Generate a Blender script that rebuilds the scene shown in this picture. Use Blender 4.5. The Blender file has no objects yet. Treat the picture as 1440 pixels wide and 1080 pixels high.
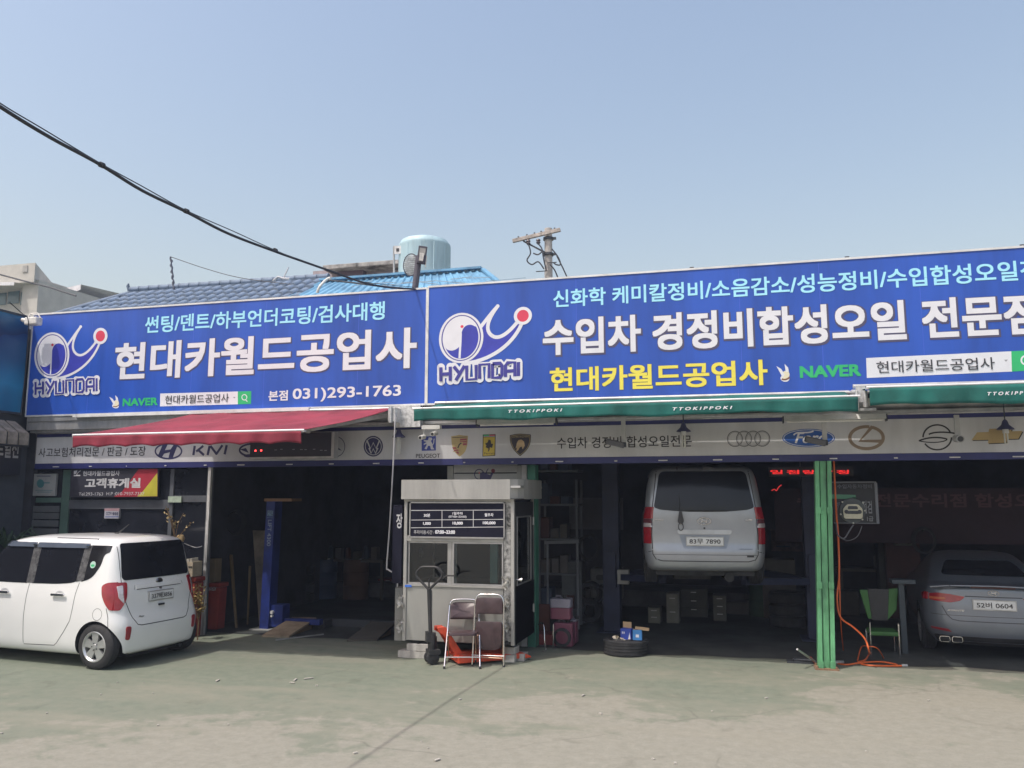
import bpy, bmesh, math, random
import numpy as np
from mathutils import Vector, Matrix
from mathutils.bvhtree import BVHTree
from mathutils.geometry import delaunay_2d_cdt
random.seed(7)
C = bpy.context.scene.collection
SC = bpy.context.scene
R_ = math.radians

# ------------------------------------------------------------------ camera, world, sun, exposure
CAM_F, CAM_PITCH, CAM_YAW, CAM_H = 1165., R_(7.7), R_(14.75), 2.29
cd = bpy.data.cameras.new('camera'); cam = bpy.data.objects.new('camera', cd); C.objects.link(cam)
cd.sensor_width = 36; cd.lens = 36 * CAM_F / 1440; cd.clip_end = 3000; cd.clip_start = .05
cam.location = (0, 0, CAM_H); cam.rotation_euler = (math.pi/2 + CAM_PITCH, 0, CAM_YAW)
SC.camera = cam
SUN = Vector((-.35, -.42, 1)).normalized()
w = bpy.data.worlds.new('World'); SC.world = w; w.use_nodes = True
nt = w.node_tree; bgn = nt.nodes['Background']
sky = nt.nodes.new('ShaderNodeTexSky'); sky.sky_type = 'NISHITA'; sky.sun_disc = False
sky.sun_elevation = math.asin(SUN.z); sky.sun_rotation = math.atan2(SUN.x, SUN.y)
sky.air_density = 1.8; sky.dust_density = 4.0; sky.ozone_density = 1.3; sky.altitude = 0
wb = nt.nodes.new('ShaderNodeMix'); wb.data_type = 'RGBA'; wb.blend_type = 'MULTIPLY'; wb.inputs[0].default_value = 1
wb.inputs[7].default_value = (1.075, .985, .975, 1); nt.links.new(sky.outputs[0], wb.inputs[6]); nt.links.new(wb.outputs[2], bgn.inputs[0]); bgn.inputs[1].default_value = .15
sl = bpy.data.lights.new('sun', 'SUN'); sl.energy = 2.35; sl.angle = R_(.6); sl.color = (1, .955, .88)
so = bpy.data.objects.new('sun', sl); C.objects.link(so); so.rotation_euler = SUN.to_track_quat('Z', 'Y').to_euler()
so.location = (-10, -10, 30)
SC.view_settings.view_transform = 'Standard'; SC.view_settings.look = 'None'
SC.view_settings.exposure = 0.36; SC.view_settings.gamma = 1
SC.view_settings.use_curve_mapping = False

# survey of the photograph: a picture point (1440 x 1080) onto a real plane of the place
_F = Vector((-math.sin(CAM_YAW)*math.cos(CAM_PITCH), math.cos(CAM_YAW)*math.cos(CAM_PITCH), math.sin(CAM_PITCH)))
_R = Vector((math.cos(CAM_YAW), math.sin(CAM_YAW), 0)); _U = _R.cross(_F)
def ray(x, y): return _F*CAM_F + _R*(x-720) + _U*(540-y)
def at(x, y, Y):
    d = ray(x, y); return Vector((0, 0, CAM_H)) + d*(Y/d.y)
def atx(x, y, X):
    d = ray(x, y); return Vector((0, 0, CAM_H)) + d*(X/d.x)
def gr(x, y, z=0):
    d = ray(x, y); return Vector((0, 0, CAM_H)) + d*((z-CAM_H)/d.z)

# ------------------------------------------------------------------ materials
_m = {}
def M(name, col=(.5,.5,.5), rough=.6, metal=0, var=.12, scale=3, bump=0, bscale=60, coat=0, emit=0, spec=.5, streak=0, dirt=None, alpha=1, trans=0):
    if name in _m: return _m[name]
    m = bpy.data.materials.new(name); _m[name] = m; m.use_nodes = True
    n = m.node_tree.nodes; l = m.node_tree.links; b = n['Principled BSDF']
    b.inputs['Roughness'].default_value = rough; b.inputs['Metallic'].default_value = metal
    b.inputs['Coat Weight'].default_value = coat; b.inputs['Coat Roughness'].default_value = .06
    b.inputs['Specular IOR Level'].default_value = spec
    if alpha < 1: b.inputs['Alpha'].default_value = alpha
    if trans: b.inputs['Transmission Weight'].default_value = trans
    tc = n.new('ShaderNodeTexCoord'); mp = n.new('ShaderNodeMapping'); l.new(tc.outputs['Object'], mp.inputs[0])
    if streak: mp.inputs['Scale'].default_value = (1, 1, 1/streak)
    nz = n.new('ShaderNodeTexNoise'); nz.inputs['Scale'].default_value = scale; nz.inputs['Detail'].default_value = 5
    nz.inputs['Roughness'].default_value = .65
    l.new(mp.outputs[0], nz.inputs['Vector'])
    rp = n.new('ShaderNodeValToRGB'); l.new(nz.outputs[0], rp.inputs[0])
    lo = dirt if dirt else tuple(c*(1-var*1.6) for c in col)
    hi = tuple(min(1, c*(1+var*.8)) for c in col)
    rp.color_ramp.elements[0].position = .3; rp.color_ramp.elements[1].position = .62
    rp.color_ramp.elements[0].color = (*lo, 1); rp.color_ramp.elements[1].color = (*hi, 1)
    l.new(rp.outputs[0], b.inputs['Base Color'])
    if bump:
        n2 = n.new('ShaderNodeTexNoise'); n2.inputs['Scale'].default_value = bscale; n2.inputs['Detail'].default_value = 4
        l.new(tc.outputs['Object'], n2.inputs['Vector'])
        bp = n.new('ShaderNodeBump'); bp.inputs['Strength'].default_value = bump; bp.inputs['Distance'].default_value = .01
        l.new(n2.outputs[0], bp.inputs['Height']); l.new(bp.outputs[0], b.inputs['Normal'])
    if emit:
        b.inputs['Emission Color'].default_value = (*col, 1); b.inputs['Emission Strength'].default_value = emit
    return m

white_paint = lambda: M('white_car_paint', (.78,.79,.79), .35, 0, .02, 2, coat=.8)
SILVER = M('silver_car_paint', (.34,.36,.40), .34, .45, .05, 2, coat=.7)
GREY = M('steel_grey_car_paint', (.19,.215,.26), .34, .5, .05, 2, coat=.7)
GLASS = M('tinted_glass', (.012,.013,.018), .12, 0, .1, 2, spec=.35)
RUBBER = M('rubber', (.028,.028,.03), .8, 0, .3, 9, bump=.2)
BLACKP = M('black_plastic', (.03,.03,.033), .5, 0, .2, 6)
CHROME = M('chrome', (.7,.7,.72), .18, 1, .05, 6)
REDLENS = M('red_lens', (.30,.012,.022), .15, 0, .15, 9, coat=.6)
CLEARLENS = M('clear_lens', (.55,.5,.52), .2, .3, .15, 30, coat=.6)
GALV = M('galvanised_steel', (.46,.46,.46), .45, .6, .18, 4, streak=3)
STAIN = M('brushed_stainless', (.40,.395,.38), .55, .5, .12, 3, streak=6)
ALU = M('aluminium', (.55,.55,.55), .4, .7, .1, 5)
DARKST = M('dark_steel', (.05,.055,.065), .5, .3, .2, 4)
CONC = M('concrete', (.36,.35,.33), .9, 0, .25, 5, bump=.3)
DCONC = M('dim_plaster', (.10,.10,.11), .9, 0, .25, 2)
WALLD = M('dark_bay_wall', (.035,.037,.050), .9, 0, .3, 1.5)  # dark bluish tone for the inside walls and ceiling
NAVY = M('navy_border', (.022,.026,.13), .5, 0, .12, 3)
BLUES = M('blue_sign_vinyl', (.022,.085,.44), .38, 0, .16, 1.6, streak=7, bump=.25, bscale=1.1)
WHITEV = M('white_vinyl', (.72,.72,.77), .45, 0, .03, 4)
CYANV = M('pale_cyan_vinyl', (.36,.76,.93), .45, 0, .03, 4)
YELV = M('yellow_vinyl', (.82,.70,.10), .45, 0, .03, 4)
SHADV = M('dark_slate_vinyl', (.075,.07,.14), .5, 0, .05, 4)
GREENV = M('green_vinyl', (.03,.45,.16), .45, 0, .05, 4)
REDV = M('red_vinyl', (.65,.05,.10), .45, 0, .05, 4)
INKBL = M('ink_blue', (.05,.045,.28), .45, 0, .05, 4)
BLACKV = M('black_ink', (.018,.016,.02), .5, 0, .1, 4)
BANNER = M('grey_banner', (.53,.53,.55), .6, 0, .12, 1.2, streak=4)
REDF = M('red_awning_fabric', (.225,.024,.045), .85, 0, .24, 1.6, bump=.15, bscale=300)
GRNF = M('green_awning_fabric', (.008,.115,.10), .85, 0, .24, 1.6, bump=.15, bscale=300)
WOOD = M('plywood', (.33,.26,.18), .85, 0, .25, 3, streak=8)
CARD = M('cardboard', (.42,.30,.18), .9, 0, .12, 5)
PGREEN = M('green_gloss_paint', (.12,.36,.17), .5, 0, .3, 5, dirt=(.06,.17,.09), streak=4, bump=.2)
LIFTB = M('lift_blue_paint', (.014,.03,.18), .5, 0, .3, 3)
ORANGE = M('orange_hose', (.65,.13,.03), .5)
JACKR = M('pallet_jack_red', (.62,.075,.03), .5, 0, .15, 5)
BROWNV = M('brown_leatherette', (.055,.032,.036), .38, 0, .18, 8)

# ------------------------------------------------------------------ mesh helpers
class MB:
    def __init__(s): s.v = []; s.f = []; s.m = []
    def add(s, vs, fs, m=0):
        k = len(s.v); s.v += [tuple(v) for v in vs]; s.f += [tuple(i+k for i in f) for f in fs]; s.m += [m]*len(fs); return s
    def box(s, x0, x1, y0, y1, z0, z1, m=0, T=None):
        x0,x1 = sorted((x0,x1)); y0,y1 = sorted((y0,y1)); z0,z1 = sorted((z0,z1))
        vs = [Vector(p) for p in ((x0,y0,z0),(x1,y0,z0),(x1,y1,z0),(x0,y1,z0),(x0,y0,z1),(x1,y0,z1),(x1,y1,z1),(x0,y1,z1))]
        if T is not None: vs = [T @ v for v in vs]
        return s.add(vs, [(0,3,2,1),(4,5,6,7),(0,1,5,4),(1,2,6,5),(2,3,7,6),(3,0,4,7)], m)
    def beam(s, a, b, w, h, m=0):
        a = Vector(a); b = Vector(b); d = b-a; L = d.length
        q = d.to_track_quat('X', 'Z').to_matrix().to_4x4(); T = Matrix.Translation(a) @ q
        return s.box(0, L, -w/2, w/2, -h/2, h/2, m, T)
    def cyl(s, a, b, r, n=12, r2=None, m=0):
        a = Vector(a); b = Vector(b); r2 = r if r2 is None else r2
        q = (b-a).to_track_quat('Z', 'Y'); vs = []
        for p, rr in ((a, r), (b, r2)):
            for i in range(n):
                t = 2*math.pi*i/n; vs.append(p + q @ Vector((rr*math.cos(t), rr*math.sin(t), 0)))
        fs = [(i, (i+1)%n, n+(i+1)%n, n+i) for i in range(n)] + [tuple(range(n-1,-1,-1)), tuple(range(n, 2*n))]
        return s.add(vs, fs, m)
    def tube(s, pts, r, n=8, m=0, closed=False):
        pts = [Vector(p) for p in pts]; vs = []; up = Vector((0,0,1)); N = len(pts); prev = None
        for i, p in enumerate(pts):
            if closed: d = pts[(i+1)%N]-pts[i-1]
            else: d = pts[min(i+1,N-1)]-pts[max(i-1,0)]
            d.normalize()
            if prev is None:
                a = d.orthogonal().normalized()
            else:
                a = (prev - d*prev.dot(d)); a = a.normalized() if a.length > 1e-6 else d.orthogonal().normalized()
            prev = a; b = d.cross(a)
            rr = r[i] if isinstance(r, (list, tuple)) else r
            for k in range(n):
                t = 2*math.pi*k/n; vs.append(p + a*rr*math.cos(t) + b*rr*math.sin(t))
        fs = []
        for i in range(N if closed else N-1):
            j = (i+1) % N
            for k in range(n): fs.append((i*n+k, i*n+(k+1)%n, j*n+(k+1)%n, j*n+k))
        if not closed: fs += [tuple(range(n-1,-1,-1)), tuple(range((N-1)*n, N*n))]
        return s.add(vs, fs, m)
    def prism(s, poly, fn, d0, d1, m=0):
        n = len(poly); vs = [fn(a, b, d0) for a, b in poly] + [fn(a, b, d1) for a, b in poly]
        fs = [tuple(range(n-1,-1,-1)), tuple(range(n, 2*n))] + [(i, (i+1)%n, n+(i+1)%n, n+i) for i in range(n)]
        return s.add(vs, fs, m)
    def lathe(s, prof, fn, n=32, m=0, a0=0, a1=2*math.pi):
        vs = []; full = abs(a1-a0-2*math.pi) < 1e-6; cols = n if full else n+1
        for i in range(cols):
            t = a0+(a1-a0)*i/n
            for r, h in prof: vs.append(fn(r*math.cos(t), r*math.sin(t), h))
        k = len(prof); fs = []
        for i in range(n):
            j = (i+1) % cols
            for q in range(k-1): fs.append((i*k+q, j*k+q, j*k+q+1, i*k+q+1))
        return s.add(vs, fs, m)
    def grid(s, fn, nu, nv, m=0):
        vs = [fn(i/nu, j/nv) for j in range(nv+1) for i in range(nu+1)]; k = nu+1
        return s.add(vs, [(j*k+i, j*k+i+1, (j+1)*k+i+1, (j+1)*k+i) for j in range(nv) for i in range(nu)], m)
    def build(s, name, mats, parent=None, smooth=None, world=True, bevel=0, label=None, kind=None, recalc=True):
        me = bpy.data.meshes.new(name); me.from_pydata(s.v, [], s.f)
        if not isinstance(mats, (list, tuple)): mats = [mats]
        for q in mats: me.materials.append(q)
        if len(mats) > 1: me.polygons.foreach_set('material_index', s.m)
        if recalc:
            bm = bmesh.new(); bm.from_mesh(me); bmesh.ops.recalc_face_normals(bm, faces=bm.faces); bm.to_mesh(me); bm.free()
        if smooth:
            me.polygons.foreach_set('use_smooth', [True]*len(me.polygons)); me.set_sharp_from_angle(angle=R_(smooth))
        o = bpy.data.objects.new(name, me); C.objects.link(o)
        put(o, parent, world)
        if bevel:
            b = o.modifiers.new('bevel', 'BEVEL'); b.width = bevel; b.segments = 2; b.limit_method = 'ANGLE'; b.angle_limit = R_(50)
        if label: o['label'] = label
        if kind: o['kind'] = kind
        return o
def wmat(o):
    m = o.matrix_basis.copy()
    return (wmat(o.parent) @ o.matrix_parent_inverse @ m) if o.parent else m
def put(o, parent, world=True):
    if parent is not None:
        o.parent = parent
        if world: o.matrix_parent_inverse = wmat(parent).inverted()
def thing(name, label, cat, loc=(0,0,0), rotz=0, group=None):
    o = bpy.data.objects.new(name, None); C.objects.link(o); o.empty_display_size = .2
    o.location = loc; o.rotation_euler = (0,0,rotz); o['label'] = label; o['category'] = cat
    if group: o['group'] = group
    return o
def tag(o, label, cat, group=None):
    o['label'] = label; o['category'] = cat
    if group: o['group'] = group
    return o
def dup(root, loc, rotz=None, label=None, parent=None):
    c = root.copy(); C.objects.link(c)
    if parent is None:
        c.location = loc
        if rotz is not None: c.rotation_euler = (root.rotation_euler[0], root.rotation_euler[1], rotz)
        if label: c['label'] = label
    else: c.parent = parent
    for ch in [x for x in bpy.data.objects if x.parent == root]: dup(ch, None, parent=c)
    return c
def one(mb, name, mat, label, cat, group=None, smooth=None, bevel=0, world=True):
    return tag(mb.build(name, mat, None, smooth=smooth, bevel=bevel), label, cat, group)
def struct(mb, name, mat, parent=None, smooth=None):
    return mb.build(name, mat, parent, smooth=smooth, kind='structure')
XZ = lambda Y: (lambda a, b, d: Vector((a, Y-d, b)))

# ---- lettering and flat print on upright planes that face the yard
_txt = {}
def glyphs(body, off=0, shear=0):
    k = (body, off, shear)
    if k in _txt: return _txt[k]
    c = bpy.data.curves.new('t', 'FONT'); c.body = body; c.offset = off; c.shear = shear; c.resolution_u = 4
    o = bpy.data.objects.new('t', c); C.objects.link(o)
    dg = bpy.context.evaluated_depsgraph_get(); me = bpy.data.meshes.new_from_object(o.evaluated_get(dg))
    V = [tuple(v.co) for v in me.vertices]; Fc = [tuple(p.vertices) for p in me.polygons]
    bpy.data.objects.remove(o); bpy.data.curves.remove(c); bpy.data.meshes.remove(me)
    _txt[k] = (V, Fc); return _txt[k]
def text_mb(mb, body, fn, x0, x1, z0, z1, off=.0, shear=0, ref=None, m=0, grow=0):
    """fit the letters into the rectangle; fn(a, b) -> point.  ref: offset whose bounds define the fit"""
    V, Fc = glyphs(body, 0, shear); W = V
    xs = [v[0] for v in W]; ys = [v[1] for v in W]; ax, bx, ay, by = min(xs), max(xs), min(ys), max(ys)
    rf = max(0, ref if ref is not None else off)
    sx = (x1-x0)/(bx-ax+2*rf); sz = (z1-z0)/(by-ay+2*rf); ax -= rf; ay -= rf
    nrm = (fn(1, 0)-fn(0, 0)).cross(fn(0, 1)-fn(0, 0)).normalized()
    k = 1 if off < .003 else 8
    for q in range(k):      # heavier strokes: the same print shifted a little, each a hair higher
        dx, dz = [(off*a*.85, off*b_*.85) for a, b_ in ((1,1),(-1,-1),(1,-1),(-1,1),(1,0),(-1,0),(0,1),(0,-1))][q] if k > 1 else (0, 0)
        mb.add([fn(x0+(v[0]+dx-ax)*sx, z0+(v[1]+dz-ay)*sz)+nrm*.00016*q for v in V], Fc, m)
    return mb
def sign_text(body, px, Y, mat, parent, name='lettering', off=.02, layer=.002, shear=0, label=None, outline=None, oextra=.03, drop=(0,0)):
    """px = (left, top, bottom, right) in the photograph, on the plane Y"""
    xl, yt, yb, xr = px; a = at(xl, yt, Y); b = at(xl, yb, Y); c = at(xr, (yt+yb)/2, Y)
    fn = lambda p, q: Vector((p, Y-layer-.0022, q))
    if outline:
        fo = lambda p, q: Vector((p+drop[0], Y-layer-.0, q+drop[1]))
        mb = MB(); text_mb(mb, body, fo, a.x, c.x, b.z, a.z, off+oextra, shear, ref=off)
        mb.build(name+'_outline', outline, parent, recalc=False)
    mb = MB(); text_mb(mb, body, fn, a.x, c.x, b.z, a.z, off, shear)
    return mb.build(name, mat, parent, label=label, recalc=False)
class Art:
    """flat print: shapes given at picture points, laid on the plane Y; every shape a hair above the last"""
    def __init__(s, Y, layer=.002): s.Y = Y; s.l = layer; s.mb = MB(); s.mats = []
    def mi(s, mat):
        if mat not in s.mats: s.mats.append(mat)
        return s.mats.index(mat)
    def poly(s, pts, mat):
        P = [at(x, y, s.Y) for x, y in pts]; vs = [Vector((p.x, s.Y-s.l, p.z)) for p in P]
        r = delaunay_2d_cdt([Vector((v.x, v.z)) for v in vs], [(i, (i+1)%len(vs)) for i in range(len(vs))], [], 1, 1e-6)
        s.mb.add([(q.x, s.Y-s.l, q.y) for q in r[0]], [tuple(f) for f in r[2]], s.mi(mat)); s.l += .0002; return s
    def ell(s, cx, cy, rx, ry, mat, rot=0, n=40):
        c, d = math.cos(rot), math.sin(rot)
        return s.poly([(cx+rx*math.cos(t)*c-ry*math.sin(t)*d, cy+rx*math.cos(t)*d+ry*math.sin(t)*c) for t in [2*math.pi*i/n for i in range(n)]], mat)
    def ring(s, cx, cy, rx, ry, wd, mat, n=40, a0=0, a1=360):
        return s.line([(cx+rx*math.cos(R_(a0+(a1-a0)*i/n)), cy+ry*math.sin(R_(a0+(a1-a0)*i/n))) for i in range(n+1)], wd, mat, closed=(a1-a0 == 360))
    def line(s, pts, wd, mat, closed=False, cap=False):
        P = [at(x, y, s.Y) for x, y in pts]; P = [Vector((p.x, p.z)) for p in P]
        if closed and (P[0]-P[-1]).length < 1e-5: P = P[:-1]
        sc = (at(721, 540, s.Y)-at(720, 540, s.Y)).length; n = len(P); vs = []
        for i, p in enumerate(P):
            d = (P[(i+1)%n]-P[i-1]) if closed else (P[min(i+1,n-1)]-P[max(i-1,0)])
            d.normalize(); q = Vector((-d.y, d.x)); h = (wd[i] if isinstance(wd, (list, tuple)) else wd)*sc*.5
            vs += [(p.x+q.x*h, s.Y-s.l, p.y+q.y*h), (p.x-q.x*h, s.Y-s.l, p.y-q.y*h)]
        fs = [(2*i, 2*i+1, 2*((i+1)%n)+1, 2*((i+1)%n)) for i in range(n if closed else n-1)]
        s.mb.add(vs, fs, s.mi(mat))
        if cap:
            for i in (0, -1):
                h = (wd[i] if isinstance(wd, (list, tuple)) else wd)*.5; s.l += .0001; s.ell(*pts[i], h, h, mat, n=16)
        s.l += .0002; return s
    def text(s, body, px, mat, off=.02, shear=0, ref=None):
        xl, yt, yb, xr = px; a = at(xl, yt, s.Y); b = at(xl, yb, s.Y); c = at(xr, (yt+yb)/2, s.Y)
        text_mb(s.mb, body, lambda p, q: Vector((p, s.Y-s.l, q)), a.x, c.x, b.z, a.z, off, shear, ref, s.mi(mat)); s.l += .0002; return s
    def build(s, name, parent, label=None): return s.mb.build(name, s.mats, parent, label=label, recalc=False)
def bez(*p, n=14):
    out = []
    for i in range(n+1):
        t = i/n; q = [Vector(a) for a in p]
        while len(q) > 1: q = [q[k].lerp(q[k+1], t) for k in range(len(q)-1)]
        out.append((q[0].x, q[0].y))
    return out
def smooth_path(pts, n=8):
    P = [Vector(p) for p in pts]; out = []
    for i in range(len(P)-1):
        p0, p1, p2, p3 = P[max(i-1,0)], P[i], P[i+1], P[min(i+2,len(P)-1)]
        for k in range(n):
            t = k/n; out.append(.5*((2*p1)+(p2-p0)*t+(2*p0-5*p1+4*p2-p3)*t*t+(3*p1-p0-3*p2+p3)*t**3))
    out.append(P[-1]); return out
# ------------------------------------------------------------------ ground
def ground_material():
    m = bpy.data.materials.new('worn_green_floor_paint'); m.use_nodes = True
    n = m.node_tree.nodes; l = m.node_tree.links; b = n['Principled BSDF']
    g = n.new('ShaderNodeNewGeometry'); sep = n.new('ShaderNodeSeparateXYZ'); l.new(g.outputs['Position'], sep.inputs[0])
    def noise(sc, det=6, ro=.6, dist=0, sx=1):
        mp = n.new('ShaderNodeMapping'); mp.inputs['Scale'].default_value = (sx, 1, 1); l.new(g.outputs['Position'], mp.inputs[0])
        t = n.new('ShaderNodeTexNoise'); t.inputs['Scale'].default_value = sc; t.inputs['Detail'].default_value = det
        t.inputs['Roughness'].default_value = ro; t.inputs['Distortion'].default_value = dist
        l.new(mp.outputs[0], t.inputs['Vector']); return t.outputs[0]
    def math_(op, a, b_, cl=False):
        t = n.new('ShaderNodeMath'); t.operation = op; t.use_clamp = cl
        for i, v in enumerate((a, b_)):
            if hasattr(v, 'links'): l.new(v, t.inputs[i])
            else: t.inputs[i].default_value = v
        return t.outputs[0]
    def ramp(v, a, b_, ca=(0,0,0), cb=(1,1,1)):
        r = n.new('ShaderNodeValToRGB'); l.new(v, r.inputs[0]); r.color_ramp.elements[0].position = a; r.color_ramp.elements[1].position = b_
        r.color_ramp.elements[0].color = (*ca, 1); r.color_ramp.elements[1].color = (*cb, 1); return r.outputs[0]
    def mix(f, a, b_):
        t = n.new('ShaderNodeMix'); t.data_type = 'RGBA'; l.new(f, t.inputs[0])
        for i, v in ((6, a), (7, b_)):
            if hasattr(v, 'links'): l.new(v, t.inputs[i])
            else: t.inputs[i].default_value = (*v, 1)
        return t.outputs[2]
    # where the green paint has been driven off: mostly the middle and right of the yard
    wear = math_('ADD', math_('MULTIPLY', sep.outputs[0], .030), math_('MULTIPLY', math_('SUBTRACT', 11.1, sep.outputs[1]), .060))
    wear = math_('MINIMUM', wear, .15)
    n1 = noise(.55, 9, .62, .6, .7); n2 = noise(3.0, 8, .7, .3)
    v = math_('ADD', math_('ADD', math_('MULTIPLY', n1, .68), math_('MULTIPLY', n2, .32)), wear)
    bare = ramp(v, .53, .575)
    soft = ramp(v, .40, .72)
    green = mix(ramp(noise(6, 6, .7), .35, .7), (.150,.176,.136), (.195,.215,.170))
    green = mix(soft, green, (.225,.22,.175))
    bc = mix(ramp(noise(9, 7, .75), .3, .7), (.222,.216,.178), (.295,.285,.24))
    col = mix(bare, green, bc)
    lg = ramp(noise(1.1, 7, .7, .4, .22), .50, .66); lm_ = n.new('ShaderNodeMix'); lm_.data_type = 'RGBA'; l.new(math_('MULTIPLY', lg, .5), lm_.inputs[0]); l.new(col, lm_.inputs[6]); lm_.inputs[7].default_value = (.27,.255,.205,1); col = lm_.outputs[2]
    sp = ramp(noise(45, 3, .8), .30, .42)
    col = mix(sp, (.16,.165,.14), col)
    # hairline cracks
    vo = n.new('ShaderNodeTexVoronoi'); vo.feature = 'DISTANCE_TO_EDGE'; vo.inputs['Scale'].default_value = .42
    wn = n.new('ShaderNodeTexNoise'); wn.inputs['Scale'].default_value = 2.2; wn.inputs['Detail'].default_value = 6; l.new(g.outputs['Position'], wn.inputs['Vector'])
    wm = n.new('ShaderNodeMix'); wm.data_type = 'VECTOR'; wm.inputs[0].default_value = .22; l.new(g.outputs['Position'], wm.inputs[4]); l.new(wn.outputs[1], wm.inputs[5]); l.new(wm.outputs[1], vo.inputs['Vector'])
    crk = ramp(vo.outputs['Distance'], .0, .006, (1,1,1), (0,0,0)); gate = ramp(noise(.5, 3), .48, .60)
    cm_ = n.new('ShaderNodeMix'); cm_.data_type = 'RGBA'; l.new(math_('MULTIPLY', math_('MULTIPLY', crk, gate), .32), cm_.inputs[0]); l.new(col, cm_.inputs[6]); cm_.inputs[7].default_value = (.06,.06,.05,1); col = cm_.outputs[2]
    # scuffs and drag marks
    sc_ = ramp(noise(2.4, 8, .8, 1.5, .25), .60, .70); cs_ = n.new('ShaderNodeMix'); cs_.data_type = 'RGBA'; l.new(math_('MULTIPLY', sc_, .35), cs_.inputs[0]); l.new(col, cs_.inputs[6]); cs_.inputs[7].default_value = (.36,.34,.28,1); col = cs_.outputs[2]
    st = ramp(noise(1.3, 5, .6, 1.2), .60, .74); dk = n.new('ShaderNodeMix'); dk.data_type = 'RGBA'; dk.blend_type = 'MULTIPLY'
    f = math_('MULTIPLY', st, .45); l.new(f, dk.inputs[0]); l.new(col, dk.inputs[6]); dk.inputs[7].default_value = (.5,.5,.48,1)
    l.new(dk.outputs[2], b.inputs['Base Color']); b.inputs['Roughness'].default_value = .82
    b.inputs['Specular IOR Level'].default_value = .3
    bp = n.new('ShaderNodeBump'); bp.inputs['Strength'].default_value = .25; bp.inputs['Distance'].default_value = .012
    l.new(math_('ADD', math_('MULTIPLY', bare, -.3), noise(30, 5, .7)), bp.inputs['Height']); l.new(bp.outputs[0], b.inputs['Normal'])
    return m
GRM = ground_material()
g = MB(); g.grid(lambda u, v: Vector((-150+300*u, -80+300*v, 0)), 4, 4); go = struct(g, 'ground', GRM)
# a few chips and litter lying in the yard
ch = MB()
for k in range(26):
    p = gr(random.uniform(-60, 1500), random.uniform(945, 1075)); s = random.uniform(.006, .02)
    T = Matrix.Translation((p.x, p.y, .004)) @ Matrix.Rotation(random.random()*6, 4, 'Z')
    ch.box(-s, s, -s*.6, s*.6, -.002, s*.5, 0, T)
for x, y, L in ((415, 957, .05), (434, 955, .06), (411, 961, .03), (820, 979, .03), (615, 1070, .03), (306, 958, .04)):
    p = gr(x, y); T = Matrix.Translation((p.x, p.y, .006)) @ Matrix.Rotation(random.random()*3, 4, 'Z'); ch.box(-L, L, -.012, .012, 0, .01, 0, T)
ch.build('gravel_chips', M('stone_chip', (.42,.40,.36), .9), kind='stuff')

# ------------------------------------------------------------------ workshop building
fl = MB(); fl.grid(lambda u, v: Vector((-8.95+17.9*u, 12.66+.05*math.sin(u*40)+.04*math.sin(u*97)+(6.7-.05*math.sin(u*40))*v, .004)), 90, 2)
struct(fl, 'workshop_floor', M('dark_concrete', (.045,.05,.048), .75, 0, .35, 1.2, bump=.2))  # dark sheet laid over the ground inside the bays
YS, YF = 12.20, 12.40            # sign plane, lower banner plane
XL, XR, YB = -12.30, 9.0, 19.4
bld = thing('workshop_building', 'long single storey car workshop with open dark bays behind the blue signs', 'building', (-2, 15, 0))
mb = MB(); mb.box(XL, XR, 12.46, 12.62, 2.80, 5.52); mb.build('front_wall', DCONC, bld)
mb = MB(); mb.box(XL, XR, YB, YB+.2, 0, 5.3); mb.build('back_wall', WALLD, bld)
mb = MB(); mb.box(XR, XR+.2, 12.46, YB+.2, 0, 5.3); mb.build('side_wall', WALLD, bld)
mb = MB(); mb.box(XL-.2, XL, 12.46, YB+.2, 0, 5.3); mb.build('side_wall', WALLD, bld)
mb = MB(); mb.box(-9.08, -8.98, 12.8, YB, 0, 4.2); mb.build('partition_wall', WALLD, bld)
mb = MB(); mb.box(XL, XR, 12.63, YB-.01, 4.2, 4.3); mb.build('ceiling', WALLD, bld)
for yy in (13.6, 15.2, 16.8, 18.4):
    mb = MB(); mb.box(XL+.1, XR-.1, yy-.06, yy+.06, 3.96, 4.19); mb.build('roof_beam', DARKST, bld)
mb = MB(); mb.box(XL-.2, XR+.2, 12.64, YB+.3, 5.31, 5.40); mb.build('roof', M('roof_sheet', (.30,.31,.33), .6, .3), bld)
mb = MB(); mb.box(XL+.1, XR-.1, 17.9, YB-.01, 0, .32); mb.build('rear_plinth', DCONC, bld)
# soffit under the awnings
mb = MB(); mb.grid(lambda u, v: Vector((XL+.05+(XR-XL-.05)*u, 12.18+.22*v, 3.62+.0*v-.22*v)), 60, 2); mb.build('soffit_sheet', GALV, bld)
mb = MB(); mb.box(XL+.05, XR, 12.26, 12.455, 3.42, 3.46); mb.build('gutter_rail', GALV, bld)
mb = MB()
mb.box(XL+.02, -8.7, 12.20, 12.34, 3.46, 3.70); mb.build('duct_casing', GALV, bld, bevel=.006)
mb = MB(); mb.box(-11.2, -6.6, 12.10, 12.19, 3.665, 3.72); mb.build('awning_rail', M('white_enamel', (.72,.72,.72), .4), bld)
mb = MB(); mb.box(-5.10, -4.66, 12.08, 12.2, 3.36, 3.70); mb.build('cassette_plate', M('galvanised_sheet', (.62,.62,.62), .4, .5, .3, 12), bld)

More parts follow.
